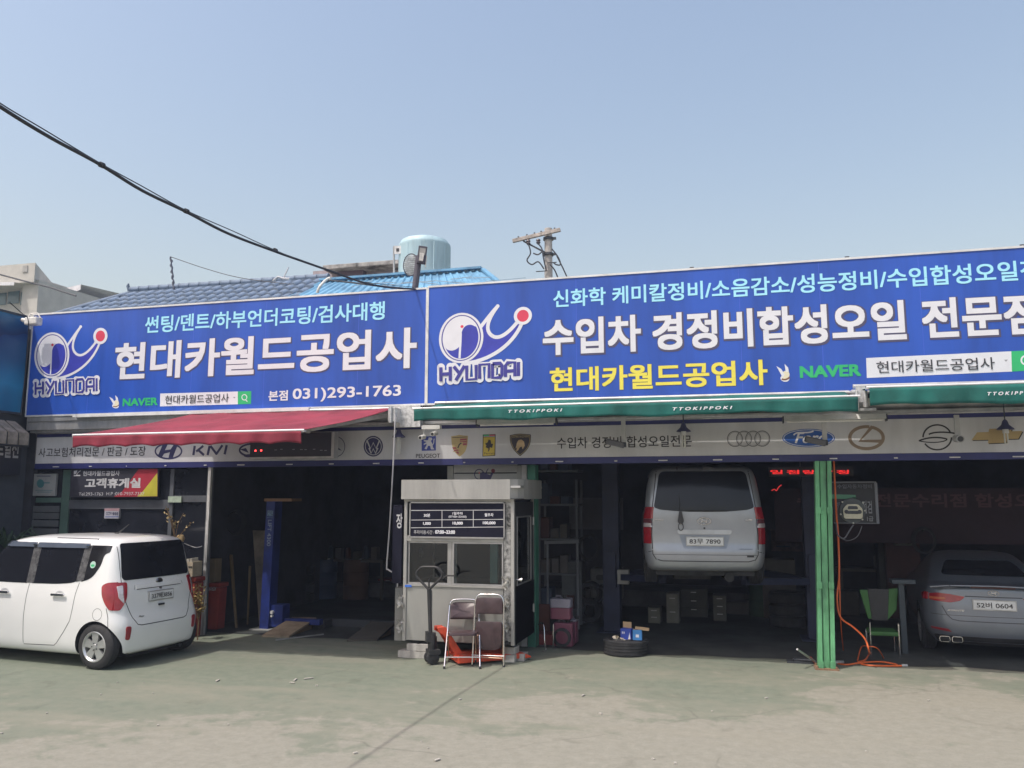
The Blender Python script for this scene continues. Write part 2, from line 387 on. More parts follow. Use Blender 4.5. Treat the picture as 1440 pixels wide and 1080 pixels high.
# ---- green support post (leans a little)
a = gr(1162, 940)
pst = MB()
top = at(1157, 647, 12.32)
def post_T(z): t = z/2.9; return Vector((a.x+(top.x-a.x)*t, a.y+(12.34-a.y)*t, z))
for x0, x1, y0, y1 in ((-.108,-.050,-.09,.09), (.050,.108,-.09,.09), (-.040,.040,-.06,.03)):
    vs = []
    for z in (0, 2.772):
        c = post_T(z)
        vs += [(c.x+x0,c.y+y0,z),(c.x+x1,c.y+y0,z),(c.x+x1,c.y+y1,z),(c.x+x0,c.y+y1,z)]
    pst.add(vs, [(0,3,2,1),(4,5,6,7),(0,1,5,4),(1,2,6,5),(2,3,7,6),(3,0,4,7)])
post = thing('support_post', 'bright green painted steel post holding up the front between the two right bays', 'post', (a.x, a.y, 0))
pst.build('post_shaft', PGREEN, post, bevel=.006)
for z in (.02, 1.05, 2.05):
    for s in (-1, 1):
        c = post_T(z); b_ = MB(); b_.box(c.x+s*.075-.034, c.x+s*.075+.034, c.y-.108, c.y-.088, z, z+.09); b_.build('splice_plate', PGREEN, post)
c = post_T(0); b_ = MB(); b_.box(c.x-.15, c.x+.15, c.y-.14, c.y+.14, 0, .018); b_.build('base_plate', M('rusty_plate', (.22,.13,.08), .8), post)
for sx in (-.12, .12):
    for sy in (-.11, .11): b_ = MB(); b_.cyl((c.x+sx, c.y+sy, .018), (c.x+sx, c.y+sy, .045), .014, 6); b_.build('anchor_bolt', M('rusty_plate'), post)

# ------------------------------------------------------------------ large signs
def hyundai_logo(Y, parent, ox, oy, sx, sy, sk, label):
    """bird-like round badge with red ball over seven blue letters; drawn in a 0..100 box"""
    T = lambda x, y: (ox+x*sx, oy+y*sy+x*sk)
    A = Art(Y)
    TP = lambda L: [T(*p) for p in L]
    e = lambda cx, cy, rx, ry, mat, n=44: A.poly(TP([(cx+rx*math.cos(2*math.pi*i/n), cy+ry*math.sin(2*math.pi*i/n)) for i in range(n)]), mat)
    wd = abs(sx)*4.3
    hook = bez((69.5,10.7),(55,36),(55,52),(63,60)) + bez((63,60),(72,69),(84,54),(92,41))
    outer = bez((98,43),(88,76),(62,101),(31,103))
    A.poly(TP(bez((50,42),(58,28),(64,16),(68.5,12)) + hook + outer + [(30,70)]), SHBL)
    A.line(TP(bez((49,44),(56,32),(63,20),(69.5,10.7))), wd, WHITEV, cap=True); A.line(TP(hook), wd, WHITEV, cap=True); A.line(TP(outer), wd, WHITEV, cap=True)
    e(26, 60, 26.5, 42, WHITEV); e(26, 60, 23.6, 38.4, INKBL); e(26, 60, 22.2, 36.8, WHITEV); e(26, 60, 20.6, 34.8, SHBL)
    ax_ = lambda t: (26+20.6*math.cos(R_(t)), 60+34.8*math.sin(R_(t)))
    A.poly(TP([ax_(158+(330-158)*i/26) for i in range(27)] + bez((42,42),(37,36),(28,38),(26.5,52)) + [(26,62),(25,72)] + bez((25,72),(20,82),(12,82),(8,76))), WHITEV)
    A.line(TP([(25.5,52),(25,70),(24,94)]), wd*.62, WHITEV)
    e(27, 41, 1.9, 2.4, REDV)
    e(99.5, 30, 10.8, 15, WHITEV); e(99.5, 30, 7, 10, REDV)
    # the seven letters, blue on a white outline
    st = {'H': [[(0,0),(0,10)],[(7,0),(7,10)],[(0,5),(7,5)]], 'Y': [[(0,0),(4,5)],[(8,0),(1.5,10)]], 'U': [[(0,0),(0,10),(7,10),(7,0)]],
          'n': [[(0,10),(0,0),(7,0),(7,10)]], 'D': [[(0,0),(0,10),(6,10),(7,8.5),(7,1.5),(6,0),(0,0)]], 'A': [[(0,10),(0,2),(1.5,0),(7,0),(7,10)],[(0,6),(7,6)]], 'I': [[(0,0),(0,10)]]}
    for wdt, mat in ((abs(sx)*9.6, WHITEV), (abs(sx)*4.0, INKBL)):
        x = 2
        for ch_ in 'HYUnDAI':
            for seg in st[ch_]:
                A.line(TP([(x+p[0]*1.6, 107+p[1]*2.35) for p in seg]), wdt, mat, cap=(mat is WHITEV))
            x += {'I': 6}.get(ch_, 15.4)
    A.build('emblem', parent, label=label)
SHBL = M('deep_blue_print', (.04,.05,.40), .45)
def naver_bar(Y, parent, hat, nav, box_, txt, btn):
    A = Art(Y)
    x, y, s = hat
    A.ell(x+.05*s, y+.62*s, .42*s, .30*s, WHITEV, .15); A.ell(x+.12*s, y+.30*s, .36*s, .42*s, M('hat_cream', (.75,.68,.5), .5), .3)
    A.poly([(x-.15*s,y+.55*s),(x-.75*s,y-.55*s),(x-.30*s,y-.28*s),(x+.02*s,y+.25*s)], WHITEV); A.poly([(x+.12*s,y+.0*s),(x+.02*s,y-.75*s),(x+.35*s,y-.4*s),(x+.42*s,y+.0*s)], WHITEV)
    A.line(bez((x-.25*s,y+.66*s),(x+.1*s,y+.85*s),(x+.5*s,y+.5*s)), s*.14, M('hat_brown', (.18,.08,.05), .5))
    A.build('winged_hat_mark', parent)
    sign_text('NAVER', nav, Y, GREENV, parent, off=.045, label='green capital letters')
    A = Art(Y); A.poly(box_, WHITEV); A.poly(btn, GREENV)
    bx = (btn[0][0]+btn[2][0])/2; by = (btn[0][1]+btn[2][1])/2; r = (btn[2][1]-btn[0][1])*.2
    A.ring(bx, by-r*.15, r, r*1.1, r*.35, WHITEV, 20); A.line([(bx+r*.5, by+r*.8), (bx+r*1.2, by+r*1.6)], r*.35, WHITEV)
    xe = btn[0][0]; A.poly([(xe-r*1.9, by-r*.25), (xe-r*.9, by-r*.3), (xe-r*1.4, by+r*.3)], M('grey_ink', (.3,.3,.32), .5)); A.build('search_box', parent)
    sign_text('현대카월드공업사', txt, Y, M('dark_grey_ink', (.04,.04,.05), .5), parent, off=.004, layer=.007)
def board(name, label, X0, X1, Z0, Z1, joints):
    t = thing(name, label, 'sign', ((X0+X1)/2, YS, Z0), group='big blue signs along the front')
    mb = MB(); mb.box(X0, X1, YS, YS+.16, Z0, Z1); mb.build('panel', BLUES, t)
    mb = MB(); mb.box(X0-.02, X1+.02, YS-.012, YS+.17, Z1+.001, Z1+.03); mb.build('top_trim', M('white_trim', (.7,.7,.7), .4, .3), t)
    mb = MB(); mb.box(X0-.02, X1+.02, YS-.012, YS+.17, Z0-.03, Z0-.001); mb.build('bottom_trim', M('white_trim'), t)
    for s, x in ((-1, X0), (1, X1)): mb = MB(); mb.box(x-.012+s*.013, x+.012+s*.013, YS-.010, YS+.16, Z0, Z1); mb.build('side_trim', M('white_trim'), t)
    jm = MB()
    for x in joints: jm.box(x-.003, x+.003, YS-.0012, YS+.01, Z0+.02, Z1-.01)
    jm.build('vinyl_seam', M('seam_blue', (.06,.12,.6), .4), t, kind='stuff')
    return t
ZT, ZBt = 5.58, 3.735
s1 = board('billboard_sign', 'left blue billboard with big white Korean lettering above the red awning', XL, -4.635, ZBt, ZT, (-11.0, -8.9, -7.5, -5.8))
hyundai_logo(YS, s1, 49, 455, .93, .77, -.055, 'round white bird badge with a red ball over white outlined blue letters')
sign_text('썬팅/덴트/하부언더코팅/검사대행', (205, 445, 469, 541), YS, CYANV, s1, off=.022)
sign_text('현대카월드공업사', (163, 483, 535, 586), YS, WHITEV, s1, off=.030, outline=SHADV, oextra=.022, drop=(.006, -.008))
naver_bar(YS, s1, (162, 564, 11), (173, 560.5, 571.5, 222), [(225.5,553.5),(334.5,550.5),(334.5,568.5),(225,571.5)], (233, 556.5, 568.5, 322), [(334.5,550.5),(353.5,550),(353,568),(334.5,568.5)])
sign_text('본점', (378, 549.5, 564, 405), YS, WHITEV, s1, off=.03)
sign_text('031)293-1763', (412, 546.5, 566, 564), YS, WHITEV, s1, off=.022)
s2 = board('billboard_sign', 'right blue billboard with white, pale blue and yellow Korean lettering above the green awnings', -4.585, 4.62, ZBt, ZT+.02, (-2.2, .2, 1.3, 2.6))
hyundai_logo(YS, s2, 618, 427, 1.18, .84, -.08, 'large round white bird badge with a red ball over white outlined blue letters')
sign_text('신화학 케미칼정비/소음감소/성능정비/수입합성오일전문', (778, 408, 433, 1502), YS, CYANV, s2, off=.022)
sign_text('수입차 경정비합성오일 전문점', (763, 449, 500.5, 1466), YS, WHITEV, s2, off=.034, outline=SHADV, oextra=.036, drop=(.010, -.012))
sign_text('현대카월드공업사', (773, 517.5, 551.5, 1080), YS, YELV, s2, off=.028, outline=M('brown_edge', (.10,.06,.10), .5), oextra=.010)
naver_bar(YS, s2, (1103, 523, 15), (1124, 515, 532, 1211), [(1218,503.5),(1422,494),(1423,522.5),(1219,531.5)], (1232, 508.5, 525, 1399), [(1422,494),(1460,492),(1461,520.5),(1423,522.5)])
# clips on top of the signs
for i, (px, py) in enumerate(((1191, 366), (1437, 347), (973, 381))):
    p = at(px, py, YS+.08); mb = MB(); mb.box(p.x-.015, p.x+.015, YS+.03, YS+.08, ZT+.03, ZT+.07); mb.cyl((p.x-.03, YS+.06, ZT+.075), (p.x+.03, YS+.06, ZT+.075), .012, 8)
    one(mb, 'cable_clip', DARKST, ['small cable clip on the right sign edge above the light blue slashes', 'cable clip on the sign edge at the right picture border', 'smallest cable clip on the right sign top nearest its middle'][i], 'clip', 'clips on the sign top edge')

# ------------------------------------------------------------------ lower banner with car badges
ban = thing('banner_sign', 'long grey banner with navy edges and a row of car badges under the awnings', 'sign', (-4, YF, 2.8))
XB0 = -12.22
mb = MB(); mb.box(XB0, 8.0, YF, YF+.05, 2.872, 3.345); mb.build('banner_panel', BANNER, ban)
mb = MB(); mb.box(XB0, 8.0, YF-.004, YF+.05, 2.775, 2.870); mb.build('lower_border', NAVY, ban)
mb = MB(); mb.box(XB0, 8.0, YF-.004, YF+.05, 3.347, 3.45); mb.build('upper_border', NAVY, ban)
rv = MB()
for k in range(26): rv.cyl((XB0+.4+k*.78+random.uniform(-.15,.15), YF-.010, 2.81), (XB0+.4+k*.78, YF-.003, 2.81), .009, 8)
rv.build('rivets', M('white_trim'), ban, kind='stuff')
sign_text('사고보험처리전문 / 판금 / 도장', (55, 630, 643, 205), YF, BLACKV, ban, off=.004)
sign_text('수입차 경정비 합성오일전문', (783, 615, 631, 973), YF, BLACKV, ban, off=.008)
K = BLACKV; LG = M('banner_light_ink', (.48,.48,.5), .6); INK = M('badge_navy', (.03,.03,.10), .5)
A = Art(YF); A.ring(237, 634.5, 18.5, 10.5, 2.6, INK); A.poly([(222,641),(229,625),(236,625),(232,633),(240,632),(244,626),(250,626),(243,644),(237,644),(239,636),(231,638),(227,644)], INK); A.build('emblem', ban, 'oval badge with slanted letter H')
A = Art(YF)
A.line([(272,640),(274,627)], 4, INK); A.line([(276,635),(286,627)], 3.6, INK); A.line([(279,633),(287,640)], 3.6, INK); A.line([(292,640),(295,627)], 4, INK); A.line([(296,627),(305,639)], 3.6, INK); A.line([(304,639),(313,626)], 3.6, INK); A.line([(316,639),(319,626)], 4, INK)
A.build('emblem', ban, 'black angular letters')
A = Art(YF); A.ring(357, 633, 20, 9, 2.8, INK); A.ell(351,641,8,2.4,INK); A.poly([(337,632),(346,630),(350,637)], INK); A.build('emblem', ban, 'winged oval badge half behind the ticker box')
A = Art(YF); A.ell(416, 637, 14, 9, INK); A.build('emblem', ban, 'dark disc hidden behind the ticker box')
A = Art(YF); A.ring(471, 628, 14, 14.5, 1.0, INK); A.poly([(471,614),(473,627),(481,634),(471,630.5),(461,634),(469,627)], INK); A.build('emblem', ban, 'thin ring with three pointed star')
A = Art(YF); A.ell(525, 627.5, 13.6, 14.6, INK); A.ring(525, 627.5, 11.2, 12.2, 1.0, LG)
A.line([(516,619),(521,631),(525,622.5),(529,631),(534,619)], 2.2, LG); A.line([(519,630),(522,637.5),(525,631),(528,637.5),(531.5,630)], 2.2, LG); A.build('emblem', ban, 'dark round badge with V over W')
A = Art(YF); A.poly([(593,614),(613,613),(613,633.5),(593,634)], M('badge_blue', (.03,.05,.25), .5))
A.poly([(603,615),(607,615.5),(608,618),(606,620),(608,624),(609,629),(611,632),(606,632),(605,627),(602,627),(600,632),(597,631),(600,626),(600,624),(596,626),(596,624),(600,621.5),(596,620.5),(596,618.5),(600,619),(602,619)], LG)
A.line(bez((607,626),(612,624),(609,619),(611,617)), 1.2, LG); A.text('PEUGEOT', (585, 638.3, 644, 619), K, .012); A.build('emblem', ban, 'blue square with pale lion over capital letters')
A = Art(YF); shield = [(634.5,613.5),(641,612.5),(646,611.5),(652,612.5),(658,613)] + bez((658,613),(658,634),(653,638),(646,642)) + bez((646,642),(638,636),(635,630),(634.5,613.5))
gold = M('badge_gold', (.42,.33,.15), .5); mar = M('badge_maroon', (.28,.05,.08), .5)
A.poly(shield, gold); A.poly([(647,617),(656.5,616.5),(656.5,626),(647,626.5)], mar); A.poly([(636,629),(645,628.5),(645,639),(638.5,634)], mar)
for q in (1,2): A.line([(647.5,617+q*3),(656,616.7+q*3)], 1, gold); A.line([(637,629+q*3),(645,628.5+q*3)], 1, gold)
A.poly([(641,622),(651,621.5),(651,630),(646,634),(641.5,630)], gold); A.line([(644,630),(646,625),(649,623)], 1.8, K); A.line([(636,615.5),(657,614.5)], .8, K); A.build('emblem', ban, 'gold and maroon crest shield')
A = Art(YF); A.poly([(679,611),(697,610.5),(696.5,641),(678.5,642)], K); A.poly([(680,615),(696,614.5),(695.5,640),(679.5,641)], M('badge_yellow', (.55,.42,.06), .5)); A.line([(680,612.2),(688,612)], 1.2, GREENV); A.line([(688,612.2),(696,612)], 1.2, REDV); A.line([(680,613.8),(696,613.4)], 1.0, LG)
A.poly([(687,618),(690,619),(691,624),(693.5,624),(692,630),(689,629),(688.5,633),(686,636),(687,631),(683,629),(684,626),(682,624),(686,622)], K); A.text('Ferrari', (681, 636, 639.2, 695), K, .0); A.build('emblem', ban, 'yellow plate with prancing horse')
A = Art(YF); sh = [(717,612),(724,610.5),(731.5,609.8),(739,610.3),(746.5,611)] + bez((746.5,611),(748,630),(738,636),(731.5,641.5)) + bez((731.5,641.5),(722,634),(716,626),(717,612))
A.poly(sh, M('badge_black', (.03,.025,.04), .5)); A.line([(p[0]+(731.5-p[0])*.1, p[1]+(624-p[1])*.1) for p in sh], .6, gold, closed=True)
A.text('LAMBORGHINI', (720, 613, 615.6, 743.5), gold, .0); A.poly([(729,619),(733,618),(737,621),(738,627),(735,632),(734,628),(731,629),(729,633),(726,635),(727,629),(725,631),(727,623)], M('bull_gold', (.5,.36,.2), .5)); A.build('emblem', ban, 'dark shield with golden bull')
A = Art(YF)
for k in range(4):
    cx = 1033.5+k*12.8; A.ring(cx, 617.2-k*.15, 10, 10.2, 2.0, M('badge_grey', (.10,.10,.11), .5)); A.ring(cx, 617.2-k*.15, 9.6, 9.8, .6, LG)
A.build('emblem', ban, 'four interlaced grey rings')
A = Art(YF); A.ell(1137, 616, 37, 13, M('badge_royal', (.02,.10,.40), .4))
A.ring(1137, 616, 35, 11.5, .7, WHITEV)
A.line(bez((1116,612),(1120,605),(1136,611),(1144,606)), 1.8, WHITEV)
A.text('Ford', (1117, 608, 623.5, 1164), WHITEV, .02, .35); A.build('emblem', ban, 'blue oval badge with white script')
br = M('badge_bronze', (.22,.16,.11), .5)
A = Art(YF); A.ring(1218.5, 615.5, 23.5, 15.5, 3.8, br, a0=-70, a1=280, n=48); A.line([(1227,599.5),(1209,620),(1242,620.5)], 4.2, br); A.build('emblem', ban, 'bronze oval ring around a letter L')
A = Art(YF); A.ring(1318, 615, 20, 17.5, 1.8, K, a0=0, a1=150, n=24); A.ring(1318, 615, 20, 17.5, 1.8, K, a0=180, a1=335, n=24)
A.line(bez((1292,620),(1310,612),(1330,616),(1332,618)), 1.8, K); A.line(bez((1346,610),(1326,606),(1310,608),(1306,611)), 1.8, K); A.line(bez((1292,620),(1310,624),(1328,622),(1332,618)), 1.2, K); A.build('emblem', ban, 'black ring crossed by a lightning streak')
A = Art(YF); bt = [(1366,619),(1374,608),(1390,607.5),(1391,603),(1423,602),(1422,606.5),(1438,606),(1432,617),(1416,617.5),(1415,622.5),(1389,623.5),(1390,618.5)]
A.poly([(x+1.2,y+1.2) for x,y in bt], K); A.poly(bt, M('bowtie_gold', (.40,.29,.13), .5)); A.build('emblem', ban, 'golden bow tie badge')
# ------------------------------------------------------------------ awnings
def awning(name, label, xr0, xr1, Yr, zr, xt0, xt1, Yt, zt, fabric, val_h, brand=(), scal=.0, sag=.02, group=None, nb=14):
    t = thing(name, label, 'awning', ((xr0+xr1)/2, Yr, zr), group=group)
    def F(u, v):
        x = (xr0+(xr1-xr0)*u)*(1-v)+(xt0+(xt1-xt0)*u)*v
        return Vector((x, Yr+(Yt-Yr)*v, zr+(zt-zr)*v - sag*math.sin(math.pi*v) - .018*math.sin(u*nb*2)*v*(1-v)*3 - .010*math.sin(u*31+v*4)*(1-v)))
    mb = MB(); mb.grid(F, 48, 8)
    o = mb.build('canopy', fabric, t, smooth=60, recalc=False); s = o.modifiers.new('s', 'SOLIDIFY'); s.thickness = .004
    def V(u, v):
        x = xt0+(xt1-xt0)*u; ph = u*(xt1-xt0)
        edge = scal*abs(math.sin(ph*math.pi/.46)) if scal else .012*math.sin(ph*3.1)+.008*math.sin(ph*7)
        fold = .026*v*(math.sin(ph*13)+.6*math.sin(ph*23+1)) + .05*v*math.exp(-((u-1)*22)**2)
        return Vector((x, Yt-.028+fold*.6, zt-.015-v*(val_h-edge)))
    mb = MB(); mb.grid(V, 160, 5)
    o = mb.build('valance', fabric, t, smooth=60, recalc=False); s = o.modifiers.new('s', 'SOLIDIFY'); s.thickness = .003
    mb = MB(); mb.cyl((xt0-.03, Yt, zt), (xt1+.03, Yt, zt), .017, 12); mb.box(xt0-.035, xt1+.035, Yt-.010, Yt+.05, zt-.022, zt-.0); mb.build('front_bar', M('white_trim'), t, smooth=40)
    mb = MB(); mb.cyl((xr0-.05, Yr+.02, zr+.02), (xr1+.05, Yr+.02, zr+.0), .03, 14); mb.build('roller_tube', GALV, t, smooth=40)
    for s, x0, xt in ((1, xr0+.25, xt0+.5), (-1, xr1-.1, xt1-.12)):
        el = Vector(((x0+xt)/2 + s*.55 if abs(Yr-Yt) > 1.5 else (x0+xt)/2+s*.5, (Yr+Yt)/2-.1, (zr+zt)/2-.16))
        arm = MB(); arm.beam((x0, Yr, zr-.10), el, .035, .06); arm.beam(el, (xt, Yt+.03, zt-.03), .03, .05); arm.cyl(el+Vector((0,0,-.05)), el+Vector((0,0,.05)), .035, 10)
        arm.cyl(Vector((x0,Yr,zr-.16)), Vector((x0,Yr,zr-.02)), .04, 10); arm.build('folding_arm', GALV, t, smooth=40)
    for px in brand:
        a = at(px[0], px[1], Yt-.04); c_ = at(px[3], px[4], Yt-.04)
        mb = MB(); text_mb(mb, 'T T O K I P P O K I', lambda p, q: Vector((p, Yt-.052, q)), a.x, c_.x, a.z-.042, a.z, .03, .25)
        mb.build('lettering', WHITEV, t, recalc=False)
    return t
pr0, pr1 = at(270, 584, 12.12), at(556, 577, 12.12); pt0, pt1 = at(105, 610, 10.05), at(425, 607, 10.05)
aw = awning('awning', 'faded red fabric awning stretched out over the left bay', pr0.x, pr1.x, 12.12, 3.66, pt0.x, pt1.x, 10.05, (pt0.z+pt1.z)/2, REDF, .17, scal=.028)
g0, g1 = at(583, 577.5, 11.1), at(1206, 558, 11.1)
awning('awning', 'long dark green awning in the middle with three rows of small white letters', g0.x, g1.x-.02, 12.08, 3.70, g0.x, g1.x, 11.1, 3.535, GRNF, .17, brand=((715,576.5,0,791,580), (946,573,0,1030,577)), group='green awnings under the right sign')
h0, h1 = at(1222, 547, 11.1), at(1640, 535, 11.1)
awning('awning', 'green awning at the right picture edge mounted a little higher', h0.x, h1.x, 12.08, 3.76, h0.x, h1.x, 11.1, 3.64, GRNF, .22, brand=((1388,551.5,0,1462,556),), group='green awnings under the right sign')
# chrome bracket between the two green awnings
p = at(1211, 560, 11.6); mb = MB(); mb.box(p.x-.06, p.x+.06, 11.62, 12.18, p.z-.05, p.z+.16); mb.cyl((p.x-.05, 11.6, p.z-.16), (p.x-.05, 11.6, p.z+.1), .02, 10); mb.cyl((p.x+.05, 11.6, p.z-.12), (p.x+.05, 11.6, p.z+.1), .03, 10); mb.box(p.x-.02, p.x+.18, 11.62, 11.7, p.z-.16, p.z-.13)
one(mb, 'awning_bracket', M('bright_cast', (.65,.65,.66), .3, .6, .2, 20), 'bright metal bracket joining the two green awnings', 'bracket', smooth=40)
p = at(562, 583, 12.0); mb = MB(); mb.box(p.x-.13, p.x-.02, 11.85, 12.08, p.z-.12, p.z+.10); mb.cyl((p.x-.08, 11.83, p.z-.14), (p.x-.08, 11.83, p.z+.12), .03, 10); mb.cyl((p.x-.02, 11.9, p.z-.05), (p.x-.02, 11.9, p.z+.09), .02, 10)
one(mb, 'awning_bracket', M('bright_cast'), 'cast metal bracket at the right upper end of the red awning', 'bracket', smooth=40)

# ------------------------------------------------------------------ ticker box under the red awning
a = at(352, 622, 12.0); b_ = at(466, 641, 12.0)
tk = thing('ticker_display', 'black moving text display box under the red awning with a few red dots lit', 'display', (a.x, 12.1, b_.z))
mb = MB(); mb.box(a.x, b_.x, 12.0, 12.12, b_.z-.005, a.z+.14); mb.build('housing', M('display_black', (.03,.028,.04), .4), tk)
mb = MB(); mb.box(a.x-.01, b_.x+.05, 11.985, 12.13, b_.z-.04, b_.z-.006); mb.box(b_.x+.001, b_.x+.05, 11.985, 12.13, b_.z-.005, a.z+.14); mb.build('frame', GALV, tk)
mb = MB()
for px, py in ((359.5,633.8),(367.5,633.5)):
    q = at(px, py, 12.0); mb.box(q.x-.012, q.x+.012, 11.99, 11.999, q.z-.012, q.z+.012)
mb.build('lit_dots', M('led_red', (1,.05,.05), .5, emit=4), tk)
mb = MB()
for px in (388, 396, 413, 424, 430, 442, 452, 458):
    q = at(px, 632.5+random.uniform(-1,1), 12.0); mb.box(q.x-.02, q.x+.02, 11.99, 11.999, q.z-.005, q.z+.005)
mb.build('unlit_dots', M('led_grey', (.25,.25,.28), .5), tk)

# ------------------------------------------------------------------ lamps, cameras, conduits under the soffit
def tube_light(label, x0, x1, Y, z):
    t = thing('tube_light', label, 'lamp', ((x0+x1)/2, Y, z), group='tube lights under the soffit')
    mb = MB(); mb.prism([(-.07,-.02),(.07,-.02),(.045,.05),(-.045,.05)], lambda a, b, d: Vector((d, Y+a, z+b)), x0, x1); mb.build('lamp_housing', M('lamp_white', (.62,.62,.6), .5), t)
    mb = MB(); mb.cyl((x0+.04, Y, z-.035), (x1-.04, Y, z-.035), .013, 8); mb.build('tube', M('lamp_glass', (.7,.7,.68), .3), t, smooth=40)
    for x in (x0-.008, x1+.008): mb = MB(); mb.box(x-.008, x+.008, Y-.06, Y+.06, z-.05, z+.04); mb.build('end_cap', DARKST, t)
a = at(672, 595, 11.9); b_ = at(782, 593, 11.9); tube_light('white tube light under the left half of the long green awning', a.x, b_.x, 11.9, a.z)
a = at(1102, 590, 11.9); b_ = at(1245, 584, 11.9); tube_light('white tube light above the blue oval badge beside the green post', a.x, b_.x, 11.9, a.z)
def cfl(label, px, py0, py1, Y):
    a = at(px, py0, Y); z1 = at(px, py1, Y).z
    t = thing('bulb_lamp', label, 'lamp', (a.x, Y, a.z), group='shaded bulb lamps hanging before the banner')
    h = a.z-z1
    mb = MB(); mb.lathe([(.012,.02),(.03,0),(.045,-.05),(.10,-.10),(.105,-.115),(.04,-.105)], lambda x, y, q: Vector((a.x+x, Y+y, a.z+q)), 20); mb.build('lamp_shade', M('navy_shade', (.05,.05,.12), .5), t, smooth=50)
    mb = MB(); mb.cyl((a.x, Y, a.z), (a.x, Y, a.z+.25), .008, 6); mb.build('drop_rod', DARKST, t)
    mb = MB(); mb.cyl((a.x, Y, a.z-.10), (a.x, Y, a.z-.16), .035, 12, r2=.04); mb.build('lamp_base', M('lamp_white'), t, smooth=40)
    mb = MB()
    for q in range(4):
        x, y = .024*math.cos(q*1.57+.6), .024*math.sin(q*1.57+.6); mb.tube([(a.x+x, Y+y, a.z-.16), (a.x+x, Y+y, z1+.01), (a.x+x*.3, Y+y*.3, z1)], .009, 6)
    mb.build('bulb', M('bulb_glass', (.6,.6,.56), .3), t, smooth=60)
cfl('shaded energy saving bulb beside the round V over W badge', 561, 605, 638, 12.2)
cfl('shaded energy saving bulb hanging over the end of the banner lettering', 961, 596, 629, 12.2)
cfl('shaded energy saving bulb in front of the golden bow tie badge', 1413, 592, 624, 12.2)
def cctv(label, px, pt, pb, Y, side=-1, ahead=False):
    a = at(px, pt, Y); b_ = at(px, pb, Y)
    t = thing('security_camera', label, 'camera', (b_.x, Y, b_.z), group='security cameras on drop pipes')
    mb = MB(); mb.box(b_.x-.03, b_.x+.03, Y-.02, Y+.02, b_.z+.02, a.z+.06); mb.build('drop_pipe', M('pipe_grey', (.42,.42,.42), .5), t)
    if ahead:
        mb = MB(); mb.cyl((b_.x, Y+.08, b_.z), (b_.x, Y-.12, b_.z-.02), .05, 16); mb.build('camera_body', M('camera_body', (.36,.36,.36), .5), t, smooth=40)
        mb = MB(); mb.cyl((b_.x, Y-.121, b_.z-.02), (b_.x, Y-.128, b_.z-.02), .036, 16); mb.build('lens', BLACKP, t)
    else:
        T = Matrix.Translation((b_.x+side*.12, Y-.03, b_.z)) @ Matrix.Rotation(side*-.25, 4, 'Y')
        mb = MB(); mb.box(-.13, .13, -.04, .04, -.035, .035, 0, T); mb.box(-.15, .12, -.05, .05, .036, .045, 0, T); mb.build('camera_body', M('camera_dark', (.10,.10,.11), .5), t, bevel=.008)
        mb = MB(); v = T @ Vector((side*.131, 0, 0)); v2 = T @ Vector((side*.145, 0, 0)); mb.cyl(v, v2, .03, 12); mb.build('lens', BLACKP, t)
        mb = MB(); mb.box(b_.x-.035, b_.x+.035, Y-.04, Y+.03, b_.z-.05, b_.z+.019); mb.build('joint', DARKST, t)
cctv('dark bullet camera in front of the Korean banner lettering', 877, 592, 624, 11.95)
cctv('dark bullet camera with pale bracket before the blue oval badge', 1160, 590, 621, 11.95)
cctv('grey camera looking straight out over the black ring badge', 1347, 590, 616, 11.95, ahead=True)
p = at(596, 606, 11.95); t = thing('security_camera', 'white twin camera under the left end of the long green awning', 'camera', (p.x, 11.95, p.z), group='security cameras under the soffit')
mb = MB(); mb.box(p.x-.02, p.x+.28, 11.9, 11.98, p.z+.02, p.z+.08); mb.build('junction_box', M('lamp_white'), t, bevel=.004)
for q, (px, py) in enumerate(((595, 614), (612, 609))):
    r = at(px, py, 11.9); mb = MB(); mb.cyl((r.x, 11.95, r.z), (r.x-.02, 11.83, r.z-.02), .035, 14); mb.cyl((r.x, 11.93, r.z), (r.x, 11.93, p.z+.05), .008, 6); mb.build('camera_body', M('lamp_white'), t, smooth=40)
    mb = MB(); mb.cyl((r.x-.021, 11.829, r.z-.021), (r.x-.022, 11.823, r.z-.022), .024, 12); mb.build('lens', BLACKP, t)
# grey conduit dropping from the bracket to the meter box left of the booth
pts = [at(556, 583, 11.8), at(553, 650, 11.8), at(548, 740, 11.8), at(544, 795, 11.8), at(546, 801, 11.8), at(557, 808, 11.8), at(559, 814, 11.8), at(559, 826, 11.8)]
mb = MB(); mb.tube(smooth_path(pts, 5), .012, 8)
one(mb, 'conduit', M('conduit_grey', (.5,.5,.52), .5), 'thin grey conduit hanging down left of the stainless booth', 'pipe', smooth=60)

